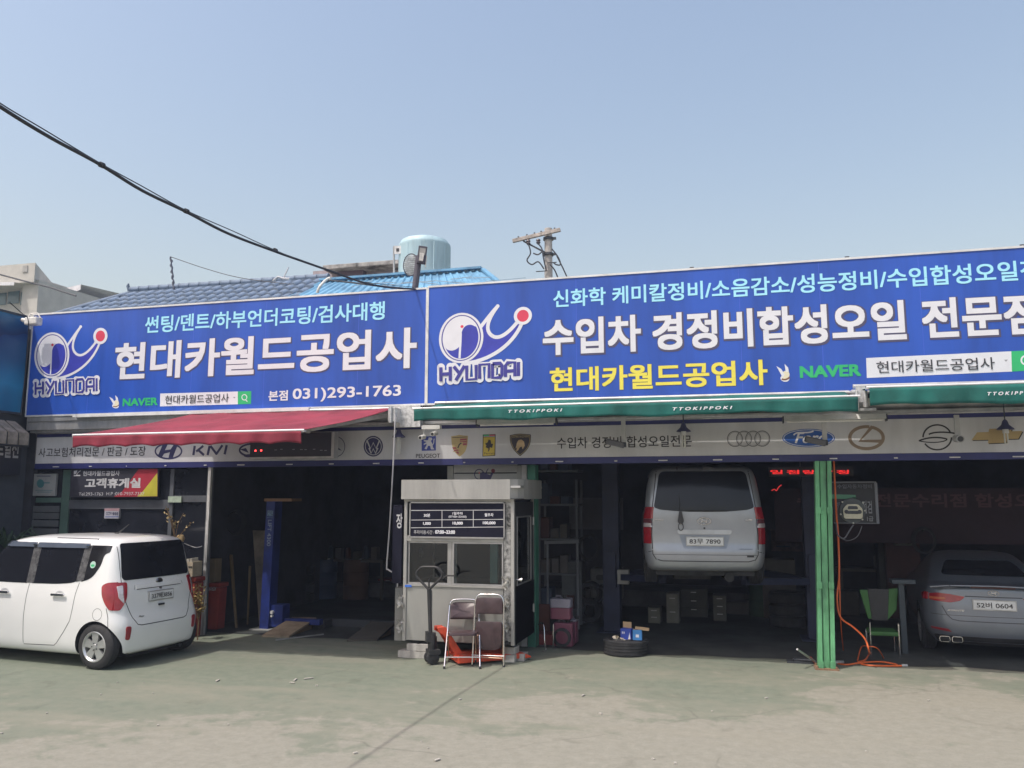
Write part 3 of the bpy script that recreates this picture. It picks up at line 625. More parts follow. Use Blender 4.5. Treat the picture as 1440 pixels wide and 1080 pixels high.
# ------------------------------------------------------------------ neighbour at the far left
nb = thing('neighbour_shop', 'dark neighbouring shop at the left edge with blue side panel and ribbed canopy', 'building', (-12.9, 10, 0))
XN = -12.36
zt = atx(0, 427, XN).z; zb = atx(0, 573, XN).z
mb = MB(); mb.box(XN-.6, XN-.1, 6, 12.44, 0, 5.35); mb.build('wall', M('neighbour_wall', (.06,.07,.09), .8), nb)
def nblue():
    m = M('blue_gradient_panel', (.015,.10,.26), .4); n = m.node_tree.nodes; l = m.node_tree.links
    g_ = n.new('ShaderNodeNewGeometry'); s_ = n.new('ShaderNodeSeparateXYZ'); l.new(g_.outputs['Position'], s_.inputs[0])
    w_ = n.new('ShaderNodeTexNoise'); w_.inputs['Scale'].default_value = .8; l.new(g_.outputs['Position'], w_.inputs['Vector'])
    mt = n.new('ShaderNodeMath'); mt.operation = 'MULTIPLY_ADD'; mt.inputs[1].default_value = .5; l.new(s_.outputs[2], mt.inputs[0]); l.new(w_.outputs[0], mt.inputs[2])
    md = n.new('ShaderNodeMath'); md.operation = 'FRACT'; l.new(mt.outputs[0], md.inputs[0])
    r = n.new('ShaderNodeValToRGB'); l.new(md.outputs[0], r.inputs[0]); e = r.color_ramp.elements
    e[0].position = 0; e[0].color = (.01,.03,.10,1); e[1].position = 1; e[1].color = (.01,.05,.16,1); x = r.color_ramp.elements.new(.45); x.color = (.02,.22,.42,1)
    l.new(r.outputs[0], n['Principled BSDF'].inputs['Base Color']); return m
mb = MB(); mb.box(XN-.09, XN, 6, 12.15, 3.78, 5.52); mb.build('sign_panel', nblue(), nb)
mb = MB(); mb.box(XN-.09, XN+.01, 6, 12.16, 5.521, 5.56); mb.box(XN-.09, XN+.01, 6, 12.16, 3.74, 3.779); mb.build('panel_trim', DARKST, nb)
rib = None
for k in range(26):
    y = 12.05-k*.235
    if rib is None:
        m1 = MB(); m1.add([(XN-.02,y,3.62),(XN-.02,y-.2,3.62),(XN+.30,y-.2,3.40),(XN+.30,y,3.40),(XN-.02,y,3.60),(XN-.02,y-.2,3.60),(XN+.28,y-.2,3.385),(XN+.28,y,3.385)], [(0,1,2,3),(7,6,5,4),(0,3,7,4),(1,5,6,2),(3,2,6,7),(0,4,5,1)])
        m1.box(XN+.285, XN+.31, y-.2, y, 3.18, 3.395)
        rib = m1.build('canopy_slat', M('canopy_slat', (.27,.235,.20), .8, 0, .25, 8), nb, bevel=.006)
    else:
        o = rib.copy(); C.objects.link(o); o.location = (0, -k*.235, 0)
mb = MB(); mb.box(XN-.05, XN+.27, 6, 12.1, 3.16, 3.37); mb.build('canopy_box', M('neighbour_wall'), nb)
mb = MB(); mb.box(XN-.09, XN+.02, 6, 12.2, 2.66, 3.15); mb.build('shop_sign', M('neighbour_sign', (.02,.022,.035), .5), nb)
mb = MB(); text_mb(mb, '언더코트열선', lambda p, q: Vector((XN+.026, p, q)), 11.16, 12.13, atx(20,645,XN).z, atx(20,617,XN).z, .03); mb.build('lettering', M('dim_letters', (.40,.40,.42), .6), nb, recalc=False)
# floodlight on the corner of the left sign
p = at(46, 450, 11.95); fl = thing('floodlight', 'small white floodlight at the upper left corner of the left blue sign', 'lamp', (p.x, 12.0, p.z))
mb = MB(); mb.box(p.x-.10, p.x+.16, 11.86, 12.02, p.z-.10, p.z+.04, 0); mb.build('lamp_housing', M('flood_white', (.68,.66,.62), .5, 0, .2, 12), fl, bevel=.02)
mb = MB(); mb.tube([(p.x-.12,11.95,p.z+.04),(p.x-.06,11.95,p.z+.12),(p.x+.1,11.95,p.z+.12),(p.x+.17,11.95,p.z+.02)], .014, 6); mb.build('bracket', M('flood_white'), fl, smooth=60)
mb = MB(); mb.cyl((p.x-.11, 11.95, p.z-.02), (p.x-.2, 11.9, p.z+.01), .06, 14, r2=.03); mb.build('reflector', M('flood_white'), fl, smooth=40)
pts = [at(12, 424, 11), at(30, 440, 11.3), at(40, 452, 11.8), at(38, 500, 12.1), at(29, 583, 12.1)]
mb = MB(); mb.tube(smooth_path(pts, 6), .008, 5); one(mb, 'lamp_cable', DARKST, 'thin dark wire trailing down the left sign corner from the floodlight', 'cable', smooth=60)

# ------------------------------------------------------------------ overhead cables (the thick one ties off at the speaker pole)
def CY(px, py, X):  # point on the upright plane x = X
    return atx(px, py, X)
spec = [(-70,100,-5.02),(0,150,-5.0),(70,193,-4.98),(140,231,-4.96),(200,268,-4.94),(262,298,-4.92),(320,328,-4.90),(385,353,-4.88),(430,369,-4.86),(470,383,-4.85),(510,397,-4.84),(545,404,-4.83),(584,406.5,-4.82)]
main = smooth_path([CY(*q) for q in spec], 6)
start = main[0] + (main[0]-main[6])*9
tc = thing('overhead_cable', 'thick bundled black cable sagging from the upper left sky to the speaker pole', 'cable', tuple(main[-1]))
mb = MB(); mb.tube([start + Vector((0,0,.8))] + main, .0145, 8); mb.build('cable', M('cable_black', (.03,.032,.04), .6), tc, smooth=60)
spec2 = [(-70,96,-5.02),(0,145,-5.0),(60,181,-4.98),(140,229,-4.96),(200,262,-4.94),(262,296,-4.92),(330,326,-4.9),(385,351,-4.88),(450,377,-4.86),(510,396,-4.84),(584,404,-4.82)]
th = smooth_path([CY(*q) for q in spec2], 6); mb = MB(); mb.tube([start + Vector((0,0,.86))] + th, .005, 6); mb.build('messenger_wire', M('cable_black'), tc, smooth=60)
for px, py, X in ((143,232,-4.96),(262,297,-4.92),(387,352,-4.88)):
    q = CY(px, py, X); d = (main[40]-main[38]).normalized(); mb = MB(); mb.cyl(q-d*.02, q+d*.02, .024, 10); mb.build('cable_tie', M('cable_black'), tc, smooth=40)
wire = [CY(262, 297, -4.92), at(330, 338, 11.6), at(400, 370, 11.9), at(470, 395, 12.1)]
q0 = at(240, 361, 19.0); q1 = at(410, 400, 19.0)
mb = MB(); mb.tube(smooth_path([q0, at(290, 378, 19), at(340, 391, 19), q1], 8), .010, 5)
one(mb, 'roof_wire', M('cable_black'), 'thin wire sagging from the twisted rod across the tiled roof', 'cable', smooth=60)
mb = MB(); pts = []
for k in range(16): t = k/15; v = at(240+4.5-4.5*t, 407-46*t, 19.0); pts.append(v+Vector((.02*math.sin(k*2.1), 0, 0)))
mb.tube(pts, [.03+.012*math.sin(k*2.5) for k in range(16)], 6)
one(mb, 'antenna_rod', M('rod_dark', (.10,.11,.15), .7), 'twisted dark rod standing on the tiled roof ridge', 'rod', smooth=60)
a = at(398, 392, 20); b_ = at(406, 376, 20); mb = MB(); mb.cyl(a, b_, .018, 6); mb.tube([a+Vector((-.3,0,-.05)), a+Vector((-.15,0,.06)), a, a+Vector((.2,0,-.02))], .035, 6)
one(mb, 'roof_rod', M('rod_pale', (.5,.5,.52), .6), 'short pale stick leaning on the tiled roof ridge', 'rod', smooth=60)

# ------------------------------------------------------------------ tiled roof house behind the left sign
YH = 20.0
rdg0 = at(183, 413, YH+1.5); rdg1 = at(457, 395, YH+1.5)
th_ = thing('tiled_house', 'house behind the left sign with grey blue clay tile roof', 'building', ((rdg0.x+rdg1.x)/2, YH+3, 0))
TILE = M('blue_grey_tile', (.13,.18,.26), .62, 0, .28, 2.5, bump=.3, bscale=40)
zr = (rdg0.z+rdg1.z)/2; ex = rdg0.x; x1 = rdg1.x+.2
mb = MB(); mb.box(ex-1.0, x1+.2, YH+.2, YH+6, 0, zr-1.1); mb.build('wall', M('house_wall', (.5,.48,.44), .9), th_)
slope = .62; eave = YH-1.2
mb = MB(); mb.add([(ex-2.3,eave,zr-slope*2.7),(x1,eave,zr-slope*2.7),(x1,YH+1.5,zr-.06),(ex,YH+1.5,zr-.06),(ex-1.2,YH+4.5,zr-1.5),(x1,YH+4.5,zr-1.5)], [(0,1,2,3),(3,2,5,4),(0,3,4)]); mb.build('roof_underlay', M('underlay_dark', (.04,.05,.07), .9), th_)
tm = None; cols = int((x1-ex+2.2)/.335); cnt = 0
for r in range(5):
    for c_ in range(cols):
        x = ex-2.1+c_*.335; v = r*.36+.10; y = YH+1.5-v; z = zr-.02-slope*v
        if x < ex - v*.75: continue
        cnt += 1
        if tm is None:
            m1 = MB(); n_ = 6
            vs = []
            for (dy, dz, rr) in ((0, .012, .125), (-.42, .045, .155)):
                for k in range(n_+1):
                    t = math.pi*k/n_; vs.append((rr*math.cos(t), dy, dz - (dy*-1)*slope + rr*1.0*math.sin(t)))
            m1.add(vs, [(k, k+1, n_+2+k, n_+1+k) for k in range(n_)] + [tuple(range(n_+1, 2*n_+2))])
            m1.add([(-.18,-.0,-.0),(.18,0,0),(.18,-.4,-.4*slope+.015),(-.18,-.4,-.4*slope+.015)], [(0,1,2,3)])
            tm = m1.build('roof_tile', TILE, th_, smooth=50, world=False); o = tm
        else: o = tm.copy(); C.objects.link(o)
        o.parent = th_; o.matrix_parent_inverse = wmat(th_).inverted(); o.location = (x+random.uniform(-.012,.012), y, z+random.uniform(-.006,.006)); o.rotation_euler = (random.uniform(-.02,.02), 0, random.uniform(-.03,.03))
rc = None
for k in range(int((x1-ex)/.36)):
    x = ex+.18+k*.36
    if rc is None:
        m1 = MB(); m1.cyl((-.17,0,0), (.17,0,0), .095, 10, r2=.085); m1.cyl((.12,0,0), (.18,0,0), .105, 10)
        rc = m1.build('ridge_tile', TILE, th_, smooth=50, world=False); o = rc
    else: o = rc.copy(); C.objects.link(o)
    o.parent = th_; o.matrix_parent_inverse = wmat(th_).inverted(); o.location = (x, YH+1.5, zr+.12+ (rdg1.z-rdg0.z)*(k*.36/(x1-ex)-.5)); o.rotation_euler = (0, .03, 0)
mb = MB(); mb.box(ex-.05, x1, YH+1.4, YH+1.6, zr-.12, zr+.06); mb.build('ridge_course', TILE, th_)
mb = MB(); mb.tube([(ex-.02,YH+1.5,zr+.1),(ex-.06,YH+1.45,zr+.26),(ex-.04,YH+1.45,zr+.34)], [.06,.05,.02], 8); mb.build('ridge_end_tile', TILE, th_, smooth=50)
hp = [(ex, YH+1.5, zr+.02), (ex-.8, YH+.4, zr-.62), (ex-1.6, YH-.6, zr-1.22)]
mb = MB(); mb.tube(hp, .09, 8); mb.build('hip_tiles', TILE, th_, smooth=50)

# ------------------------------------------------------------------ blue metal roof
BM = M('blue_roof_metal', (.13,.30,.45), .55, 0, .3, 2, dirt=(.08,.18,.29))
YB2 = 19.5; r0 = at(452, 396.5, YB2+1.6); r1 = at(678, 379.5, YB2+1.6)
br_ = thing('blue_roofed_house', 'low house behind the sign joint with light blue ribbed metal roof', 'building', ((r0.x+r1.x)/2, YB2+2, 0))
mb = MB(); mb.box(r0.x-.3, r1.x+1.2, YB2+.5, YB2+5, 0, 4.5); mb.build('wall', M('house_wall'), br_)
def RF(u, v):
    x = r0.x+(r1.x-r0.x)*u; xb = r0.x-.9+(r1.x+1.7-r0.x+.9)*u
    zt_ = r0.z+(r1.z-r0.z)*u
    wv = .05*max(0, math.cos(u*2*math.pi*26))
    return Vector((x*(1-v)+xb*v, YB2+1.6-2.4*v, zt_-.02-1.5*v+wv))
mb = MB(); mb.grid(RF, 360, 6); mb.build('roof_sheet', BM, br_, smooth=30, recalc=False)
def RF2(u, v):
    a_ = Vector((r1.x, YB2+1.6, r1.z-.02)); b_ = Vector((r1.x+1.7, YB2-.8, r1.z-1.52)); c_ = Vector((r1.x+1.6, YB2+4.5, r1.z-1.5))
    return a_.lerp(b_.lerp(c_, u), v)
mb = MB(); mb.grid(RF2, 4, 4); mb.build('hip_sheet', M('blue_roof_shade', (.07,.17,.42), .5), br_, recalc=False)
mb = MB(); mb.beam(r0+Vector((0,0,.04)), r1+Vector((0,0,.04)), .30, .06); mb.build('ridge_flashing', BM, br_)
mb = MB(); mb.beam(r1+Vector((0,0,.03)), (r1.x+1.7, YB2-.8, r1.z-1.48), .14, .05); mb.build('hip_flashing', BM, br_)
lt = MB()
for k in range(9):
    a = at(490+k*24+random.uniform(-8,8), 404-k*1.2+random.uniform(-5,2), 18.6); b_ = at(510+k*24+random.uniform(0,50), 400-k*1.0+random.uniform(-6,5), 18.7); lt.beam(a, b_, .02, .015)
one(lt, 'roof_battens', M('batten_pale', (.32,.42,.5), .8), 'loose thin pale strips scattered on the light blue metal roof', 'strips')
pts = smooth_path([at(446,412,18.2), at(449,404,18.2), at(455,397,18.3), at(461,392,18.4), at(465,391,18.4)], 4)
mb = MB(); mb.tube(pts, .035, 8); one(mb, 'bent_pipe', M('pipe_cream', (.62,.63,.6), .5), 'bent cream pipe rising over the left end of the blue metal roof', 'pipe', smooth=60)
pc = smooth_path([at(462,394,18.2), at(500,398,16), at(540,403,14), at(585,407,12.6), at(612,405,12.5)], 5)
mb = MB(); mb.tube(pc, .02, 6); one(mb, 'roof_cable', M('cable_black'), 'black cable lying from the bent pipe to the speaker pole', 'cable', smooth=60)

# concrete parapet house and water tank
YC = 27
a = at(438, 386, YC); b_ = at(562, 372, YC); zt_ = at(500, 370, YC).z
pb = thing('concrete_house', 'weathered flat roofed concrete house behind the blue metal roof', 'building', ((a.x+b_.x)/2, YC, 0))
mb = MB(); mb.box(at(440,390,YC).x, at(578,390,YC).x, YC, YC+5, 0, at(440,381.5,YC).z); mb.build('wall', M('pinkish_plaster', (.36,.31,.33), .9, 0, .15, 2), pb)
mb = MB(); mb.box(at(455,390,YC-.6).x, at(580,390,YC-.6).x, YC-.7, YC+5, at(456,380,YC-.6).z, at(456,374,YC-.6).z); mb.build('roof_slab', M('stained_concrete', (.30,.29,.28), .95, 0, .6, 2.2, bump=.5, bscale=8), pb, bevel=.02)
mb = MB(); mb.box(at(476,390,YC-.2).x, at(512,390,YC-.2).x, YC-.3, YC+.1, at(470,395,YC).z-.6, at(470,380,YC-.3).z-.02); mb.build('roof_door', M('maroon_door', (.14,.10,.13), .7), pb)
YT = 24.5; c0 = at(563, 346, YT); c1 = at(632, 346, YT); rr = (c1.x-c0.x)/2*.985; cx = (c0.x+c1.x)/2
zt_ = at(597, 344, YT).z; zb_ = at(597, 392, YT).z
tw = thing('water_tank', 'round pale turquoise water tank standing on the roof behind the speaker', 'tank', (cx, YT, zb_))
TK = M('pale_turquoise', (.40,.56,.62), .55, 0, .16, 2, streak=4)
mb = MB(); mb.lathe([(0,zt_+.26-.0),(rr*.5,zt_+.20),(rr*.9,zt_+.08),(rr,zt_-.04),(rr+.01,zt_-.10),(rr,zt_-.14),(rr*.99,zb_-.5)], lambda x, y, q: Vector((cx+x, YT+y, q)), 48); mb.build('tank_shell', TK, tw, smooth=35)
mb = MB()
for k in range(12): t = 2*math.pi*k/12+.2; mb.box(cx+rr*math.cos(t)-.012, cx+rr*math.cos(t)+.012, YT+rr*math.sin(t)-.012, YT+rr*math.sin(t)+.012, zb_-.4, zt_-.12)
mb.build('shell_seam', TK, tw)
mb = MB(); mb.box(cx-rr-.1, cx+rr+.1, YT-rr-.1, YT+rr+.1, 0, zb_-.5); mb.build('tank_base', CONC, tw)
a = at(554, 388, 24); b_ = at(554, 347, 24); e_ = at(566, 347, 24)
lp = thing('roof_bracket_post', 'thin grey post with small square plate left of the water tank', 'post', tuple(a))
mb = MB(); mb.cyl(a, b_, .035, 8); mb.beam(b_, e_, .05, .05); mb.build('post', GALV, lp)
q = at(560, 352, 23.95); mb = MB(); mb.box(q.x-.11, q.x+.11, 23.9, 23.93, q.z-.13, q.z+.13); mb.build('plate', M('white_trim'), lp); mb = MB(); mb.box(q.x-.04, q.x+.05, 23.885, 23.898, q.z-.05, q.z+.05); mb.build('plate_mark', BLACKP, lp)

# ------------------------------------------------------------------ horn speaker and floodlight on a leaning pole over the sign joint
YP = 12.9
a = at(583, 412, YP); b_ = at(589, 360, YP)
sp = thing('speaker_pole', 'dark leaning pole with floodlight and back of a round grey horn over the sign joint', 'pole', (a.x, YP, 4.2))
mb = MB(); mb.cyl(a-(b_-a)*1.5, b_, .055, 12); mb.build('pole', M('pole_dark', (.09,.085,.11), .7), sp, smooth=40)
hc = at(571, 367.5, YP-.1)
mb = MB(); n_ = 32; mb.lathe([(0,-.03),(.10,-.035),(.135,-.028),(.145,0),(.135,.03),(.06,.12),(.04,.25)], lambda x, y, q: Vector((hc.x+x*.92, hc.y+q+.25, hc.z+y*1.32)), n_); mb.build('horn', M('horn_mesh', (.48,.53,.55), .7, 0, .25, 22), sp, smooth=40)
mb = MB(); mb.tube([(hc.x+.137*math.cos(2*math.pi*k/36), hc.y+.22, hc.z+.195*math.sin(2*math.pi*k/36)) for k in range(36)], .009, 6, closed=True); mb.build('horn_rim', M('pole_dark'), sp, smooth=60)
for k in range(9):
    mb = MB(); mb.box(hc.x-.12, hc.x+.12, hc.y+.205, hc.y+.21, hc.z-.15+k*.036, hc.z-.146+k*.036); mb.build('grille_bar', M('pole_dark'), sp)
q = at(593.5, 358, YP-.05); T = Matrix.Translation(q) @ Matrix.Rotation(.12, 4, 'Y') @ Matrix.Rotation(.4, 4, 'Z')
mb = MB(); mb.box(-.075, .075, -.05, .05, -.16, .14, 0, T); mb.build('lamp_housing', M('pole_dark'), sp, bevel=.01)
mb = MB(); mb.box(-.05, .05, -.058, -.051, -.02, .10, 0, T); mb.build('lamp_glass', M('flood_glass', (.35,.34,.33), .2), sp)
mb = MB(); mb.box(-.04, .03, -.11, -.055, -.13, .0, 0, T); mb.box(.075, .09, -.03, .03, -.2, -.02, 0, T); mb.build('bracket', M('flood_white'), sp)

# ------------------------------------------------------------------ utility pole
YU = 30
a = at(771.5, 400, YU); b_ = at(771.5, 321.5, YU)
up = thing('utility_pole', 'weathered concrete utility pole with slanting crossarm above the right sign', 'pole', (a.x, YU, 0))
CP = M('pole_concrete', (.46,.43,.40), .9, 0, .15, 6)
mb = MB(); mb.cyl((a.x, YU, 0), (a.x, YU, b_.z), .21, 20, r2=.145); mb.build('shaft', CP, up, smooth=40)
p0 = at(721, 339, YU-.25); p1 = at(788, 323, YU-.25)
mb = MB(); mb.beam(p0, p1, .12, .14); mb.build('crossarm', M('arm_pale', (.45,.40,.36), .85, 0, .3, 5), up, bevel=.01)
mb = MB(); mb.beam(at(736, 339, YU-.2), at(770, 357, YU-.2), .05, .06); mb.build('brace', DARKST, up)
for zy in (336, 358): z = at(771, zy, YU).z; mb = MB(); mb.cyl((a.x, YU, z-.05), (a.x, YU, z+.05), .20, 20); mb.box(a.x+.15, a.x+.30, YU-.06, YU+.04, z-.04, z+.04); mb.build('clamp_band', DARKST, up, smooth=40)
for f_ in (.12, .3, .46, .6, .88):
    v = p0.lerp(p1, f_); mb = MB(); mb.cyl(v+Vector((0,0,-.06)), v+Vector((0,0,.13)), .03, 8); mb.build('pin', DARKST, up, smooth=40)
for x, y in ((743,341),(757,340)):
    v = at(x, y, YU-.3); mb = MB(); mb.lathe([(.02,.12),(.07,.1),(.09,.04),(.05,.02),(.09,-.03),(.04,-.1)], lambda a2, b2, q: Vector((v.x+a2, v.y+b2, v.z+q)), 12); mb.build('insulator', M('insulator_brown', (.12,.10,.11), .3), up, smooth=40)
jm = MB()
for pts in ([(743,343),(746,356),(741,366),(748,372),(757,368),(765,378)],[(757,343),(762,350),(764,362),(768,380)],[(750,356),(757,358),(764,352)],[(776,350),(785,362),(788,372),(782,372),(778,369)],[(773,372),(780,380),(786,395)],[(783,360),(792,378),(800,396)]):
    jm.tube(smooth_path([at(*q, YU-.35) for q in pts], 4), .028, 5)
jm.build('jumper_wires', M('cable_black'), up, smooth=60)
mb = MB(); v = at(768, 383, YU); mb.beam(v+Vector((-.35,-.2,0)), v+Vector((.1,-.2,0)), .03, .03); v = at(768, 372, YU); mb.beam(v+Vector((.1,-.2,0)), v+Vector((.45,-.2,0)), .03, .03); mb.build('step_bolt', DARKST, up)

# ------------------------------------------------------------------ pale office block far left
YO = 42
ob = thing('office_block', 'pale multi storey block with green tinted ribbon windows at the far left', 'building', (at(50,400,YO).x, YO, 0))
CR = M('cream_concrete', (.50,.48,.44), .85, 0, .08, 1.5); GW = M('green_tint_window', (.07,.13,.15), .15, 0, .2, 1)
def X_(px, Y=YO): return at(px, 400, Y).x
def Z_(py, Y=YO, px=60): return at(px, py, Y).z
mb = MB(); mb.box(X_(-90), X_(46), YO, YO+12, 0, Z_(406, px=20)); mb.build('wall', CR, ob)
mb = MB(); mb.box(X_(47), X_(69), YO-.8, YO+8, 0, Z_(398)); mb.build('stair_tower', CR, ob)
tp = MB(); pts = [at(-60, 379, YO-1.2), at(49, 369.5, YO-1.2), at(74, 376, YO+3.0)]
z1_, z0_ = at(49, 369.5, YO-1.2).z, at(49, 396, YO-1.2).z
xa, xb, xc = at(-60,380,YO-1.2).x, at(49,380,YO-1.2).x, at(74,380,YO+3).x
tp.add([(xa,YO-1.2,z0_),(xb,YO-1.2,z0_),(xc,YO+3,z0_),(xc,YO+9,z0_),(xa,YO+9,z0_),(xa,YO-1.2,z1_),(xb,YO-1.2,z1_),(xc,YO+3,z1_),(xc,YO+9,z1_),(xa,YO+9,z1_)],
       [(0,4,3,2,1),(5,6,7,8,9),(0,1,6,5),(1,2,7,6),(2,3,8,7),(3,4,9,8),(4,0,5,9)]); tp.build('roof_block', CR, ob)
q = at(35, 378, YO-1.25); mb = MB(); mb.box(q.x-.18, q.x+.18, YO-1.25, YO-1.203, q.z-.2, q.z+.2); mb.build('vent_hatch', M('hatch_grey', (.36,.35,.33), .8), ob)
for (px0, px1, py0, py1, Yw) in ((-60,12,410,428,YO-.04),(13,30,409,427,YO-.04),(31,46,411,430,YO-.04)):
    mb = MB(); mb.box(X_(px0,Yw), X_(px1,Yw)-.08, Yw-.03, Yw, Z_(py1,px=20), Z_(py0,px=20)-.05); mb.build('window', GW, ob)
zA = Z_(404, px=20); mb = MB(); mb.add([(X_(-60),YO-1.5,zA+.25),(X_(48),YO-1.5,zA-.15),(X_(48),YO+1,zA+.3),(X_(-60),YO+1,zA+.7),(X_(-60),YO-1.5,zA+.05),(X_(48),YO-1.5,zA-.35)], [(0,1,2,3),(0,4,5,1)]); mb.build('sloping_canopy', M('canopy_white', (.66,.66,.68), .6), ob, recalc=False)
w0 = X_(69); w1 = X_(125, YO+4)
mb = MB(); mb.box(w0+.02, w1, YO+3, YO+11, 0, at(100,425,YO+3).z); mb.build('wing', CR, ob)
zq = at(80, 405, YO+3).z
mb = MB(); mb.add([(w0+.02,YO+2.6,zq),(at(96,404,YO+3).x,YO+2.6,zq-.2),(w1+.1,YO+2.6,at(124,430,YO+3).z),(w0+.02,YO+2.6,at(70,413,YO+3).z),(at(96,404,YO+3).x,YO+2.6,at(96,418,YO+3).z),(w0+.02,YO+10,zq+.5),(at(96,404,YO+3).x,YO+10,zq),(w1+.1,YO+10,at(124,430,YO+3).z)], [(0,1,6,5),(1,2,7,6),(0,3,4,1),(1,4,2)]); mb.build('wing_roof', M('canopy_white'), ob, recalc=False)
for px0, px1 in ((71,82),(83,94),(95,104),(105,115),(116,122)):
    mb = MB(); mb.box(at(px0,420,YO+2.9).x, at(px1,420,YO+2.9).x, YO+2.9, YO+2.98, at(90,437,YO+3).z, at(px0,420+(px0-71)*.25,YO+3).z); mb.build('window', GW, ob)
mb = MB(); mb.tube([at(-20,380,YO-3), at(0,386,YO-3), at(30,394,YO-3), at(70,404,YO-3), at(107,416,YO-3)], .05, 5); one(mb, 'street_wire', M('cable_black'), 'wire crossing in front of the pale block at the far left', 'cable', smooth=60)
# ------------------------------------------------------------------ vehicles: lofted shells with conforming panels
def pch(keys, zs):
    """smooth interpolation of rows of keys (z, a, b, ...) at zs"""
    K_ = np.array(keys, float); z = K_[:,0]; out = []
    for c_ in range(1, K_.shape[1]):
        y = K_[:,c_]; h = np.diff(z); d = np.diff(y)/h; m = np.zeros(len(z))
        for i in range(1, len(z)-1):
            if d[i-1]*d[i] > 0: w1 = 2*h[i]+h[i-1]; w2 = h[i]+2*h[i-1]; m[i] = (w1+w2)/(w1/d[i-1]+w2/d[i])
        m[0] = d[0]; m[-1] = d[-1]; r = []
        for q in zs:
            i = min(max(int(np.searchsorted(z, q)-1), 0), len(h)-1); t = (q-z[i])/h[i]
            r.append((2*t**3-3*t**2+1)*y[i]+(t**3-2*t**2+t)*h[i]*m[i]+(-2*t**3+3*t**2)*y[i+1]+(t**3-t**2)*h[i]*m[i+1])
        out.append(r)
    return np.array(out).T
def shell(keys, zs, camber=.05, fcamber=.18, nc=9, ns=22):
    """rows: z, x_rear, x_front, half_width, r_rear, r_front, taper_front"""
    rows = pch(keys, zs); loops = []
    for z, (xr, xf, hw, rr, rf, tf) in zip(zs, rows):
        pts = []
        def corner(cx, cy, r, a0):
            return [(cx+r*math.cos(a0+math.pi/2*i/nc), cy+r*math.sin(a0+math.pi/2*i/nc)) for i in range(nc+1)]
        A_ = corner(xf-rf, hw-rf, rf, 0); B_ = corner(xr+rr, hw-rr, rr, math.pi/2); C_ = corner(xr+rr, -hw+rr, rr, math.pi); D_ = corner(xf-rf, -hw+rf, rf, 1.5*math.pi)
        def seg(p, q, n): return [(p[0]+(q[0]-p[0])*i/n, p[1]+(q[1]-p[1])*i/n) for i in range(1, n)]
        pts = A_+seg(A_[-1], B_[0], ns)+B_+seg(B_[-1], C_[0], 10)+C_+seg(C_[-1], D_[0], ns)+D_+seg(D_[-1], A_[0], 10)
        L = xf-xr; o = []
        for x, y in pts:
            u = (x-xr)/L; s = abs(y)/hw
            x2 = x + camber*s*s*max(0, 1-u*3) - fcamber*s*s*max(0, (u-.6)/.4)
            y2 = y*(1-tf*max(0, (u-.55)/.45)**2 - .03*max(0, (.25-u)/.25)**2)
            o.append((x2, y2, z))
        loops.append(o)
    n = len(loops[0]); vs = [p for lp_ in loops for p in lp_]; fs = []
    for k in range(len(loops)-1):
        for i in range(n): fs.append((k*n+i, k*n+(i+1)%n, (k+1)*n+(i+1)%n, (k+1)*n+i))
    c0 = len(vs); vs.append((sum(p[0] for p in loops[0])/n, 0, loops[0][0][2])); fs += [(c0, (i+1)%n, i) for i in range(n)]
    c1 = len(vs); zt_ = loops[-1][0][2]; vs.append((sum(p[0] for p in loops[-1])/n, 0, zt_+.004)); b = (len(loops)-1)*n; fs += [(c1, b+i, b+(i+1)%n) for i in range(n)]
    mb = MB(); mb.add(vs, fs); return mb
def body_object(mb, mats, parent, arches, name='body'):
    """shell with wheel arches cut by boolean; the cut faces take the second material"""
    me = bpy.data.meshes.new('tmp'); me.from_pydata(mb.v, [], mb.f)
    for m_ in mats: me.materials.append(m_)
    bm = bmesh.new(); bm.from_mesh(me); bmesh.ops.recalc_face_normals(bm, faces=bm.faces); bm.to_mesh(me); bm.free()
    o = bpy.data.objects.new('tmp', me); C.objects.link(o)
    bv = BVHTree.FromPolygons([Vector(v) for v in mb.v], mb.f)
    if arches:
        cm = MB()
        for (x, z, r, y0, y1) in arches:
            cm.cyl((x, y0, z), (x, y1, z), r, 40, m=1)
        cme = bpy.data.meshes.new('cut'); cme.from_pydata(cm.v, [], cm.f)
        for m_ in mats: cme.materials.append(m_)
        cme.polygons.foreach_set('material_index', cm.m)
        bm = bmesh.new(); bm.from_mesh(cme); bmesh.ops.recalc_face_normals(bm, faces=bm.faces); bm.to_mesh(cme); bm.free()
        co = bpy.data.objects.new('cut', cme); C.objects.link(co)
        bo = o.modifiers.new('b', 'BOOLEAN'); bo.operation = 'DIFFERENCE'; bo.object = co; bo.solver = 'EXACT'
        dg = bpy.context.evaluated_depsgraph_get(); m2 = bpy.data.meshes.new_from_object(o.evaluated_get(dg))
        bpy.data.objects.remove(co)
    else: m2 = me.copy()
    bpy.data.objects.remove(o); m2.name = name
    m2.polygons.foreach_set('use_smooth', [True]*len(m2.polygons)); m2.set_sharp_from_angle(angle=R_(38))
    o = bpy.data.objects.new(name, m2); C.objects.link(o); o.parent = parent
    return o, bv
def rpoly(pts, r, n=6):
    out = []; N = len(pts)
    for i, p in enumerate(pts):
        p = Vector(p[:2]); rr = r[i] if isinstance(r, (list, tuple)) else r
        a = Vector(pts[i-1]); b = Vector(pts[(i+1)%N]); da = (a-p); db = (b-p)
        q = min(rr, da.length*.49, db.length*.49)
        if q < 1e-4: out.append(tuple(p)); continue
        A_ = p+da.normalized()*q; B_ = p+db.normalized()*q
        for k in range(n+1):
            t = k/n; v = A_*(1-t)**2+p*2*t*(1-t)+B_*t*t; out.append(tuple(v))
    return out
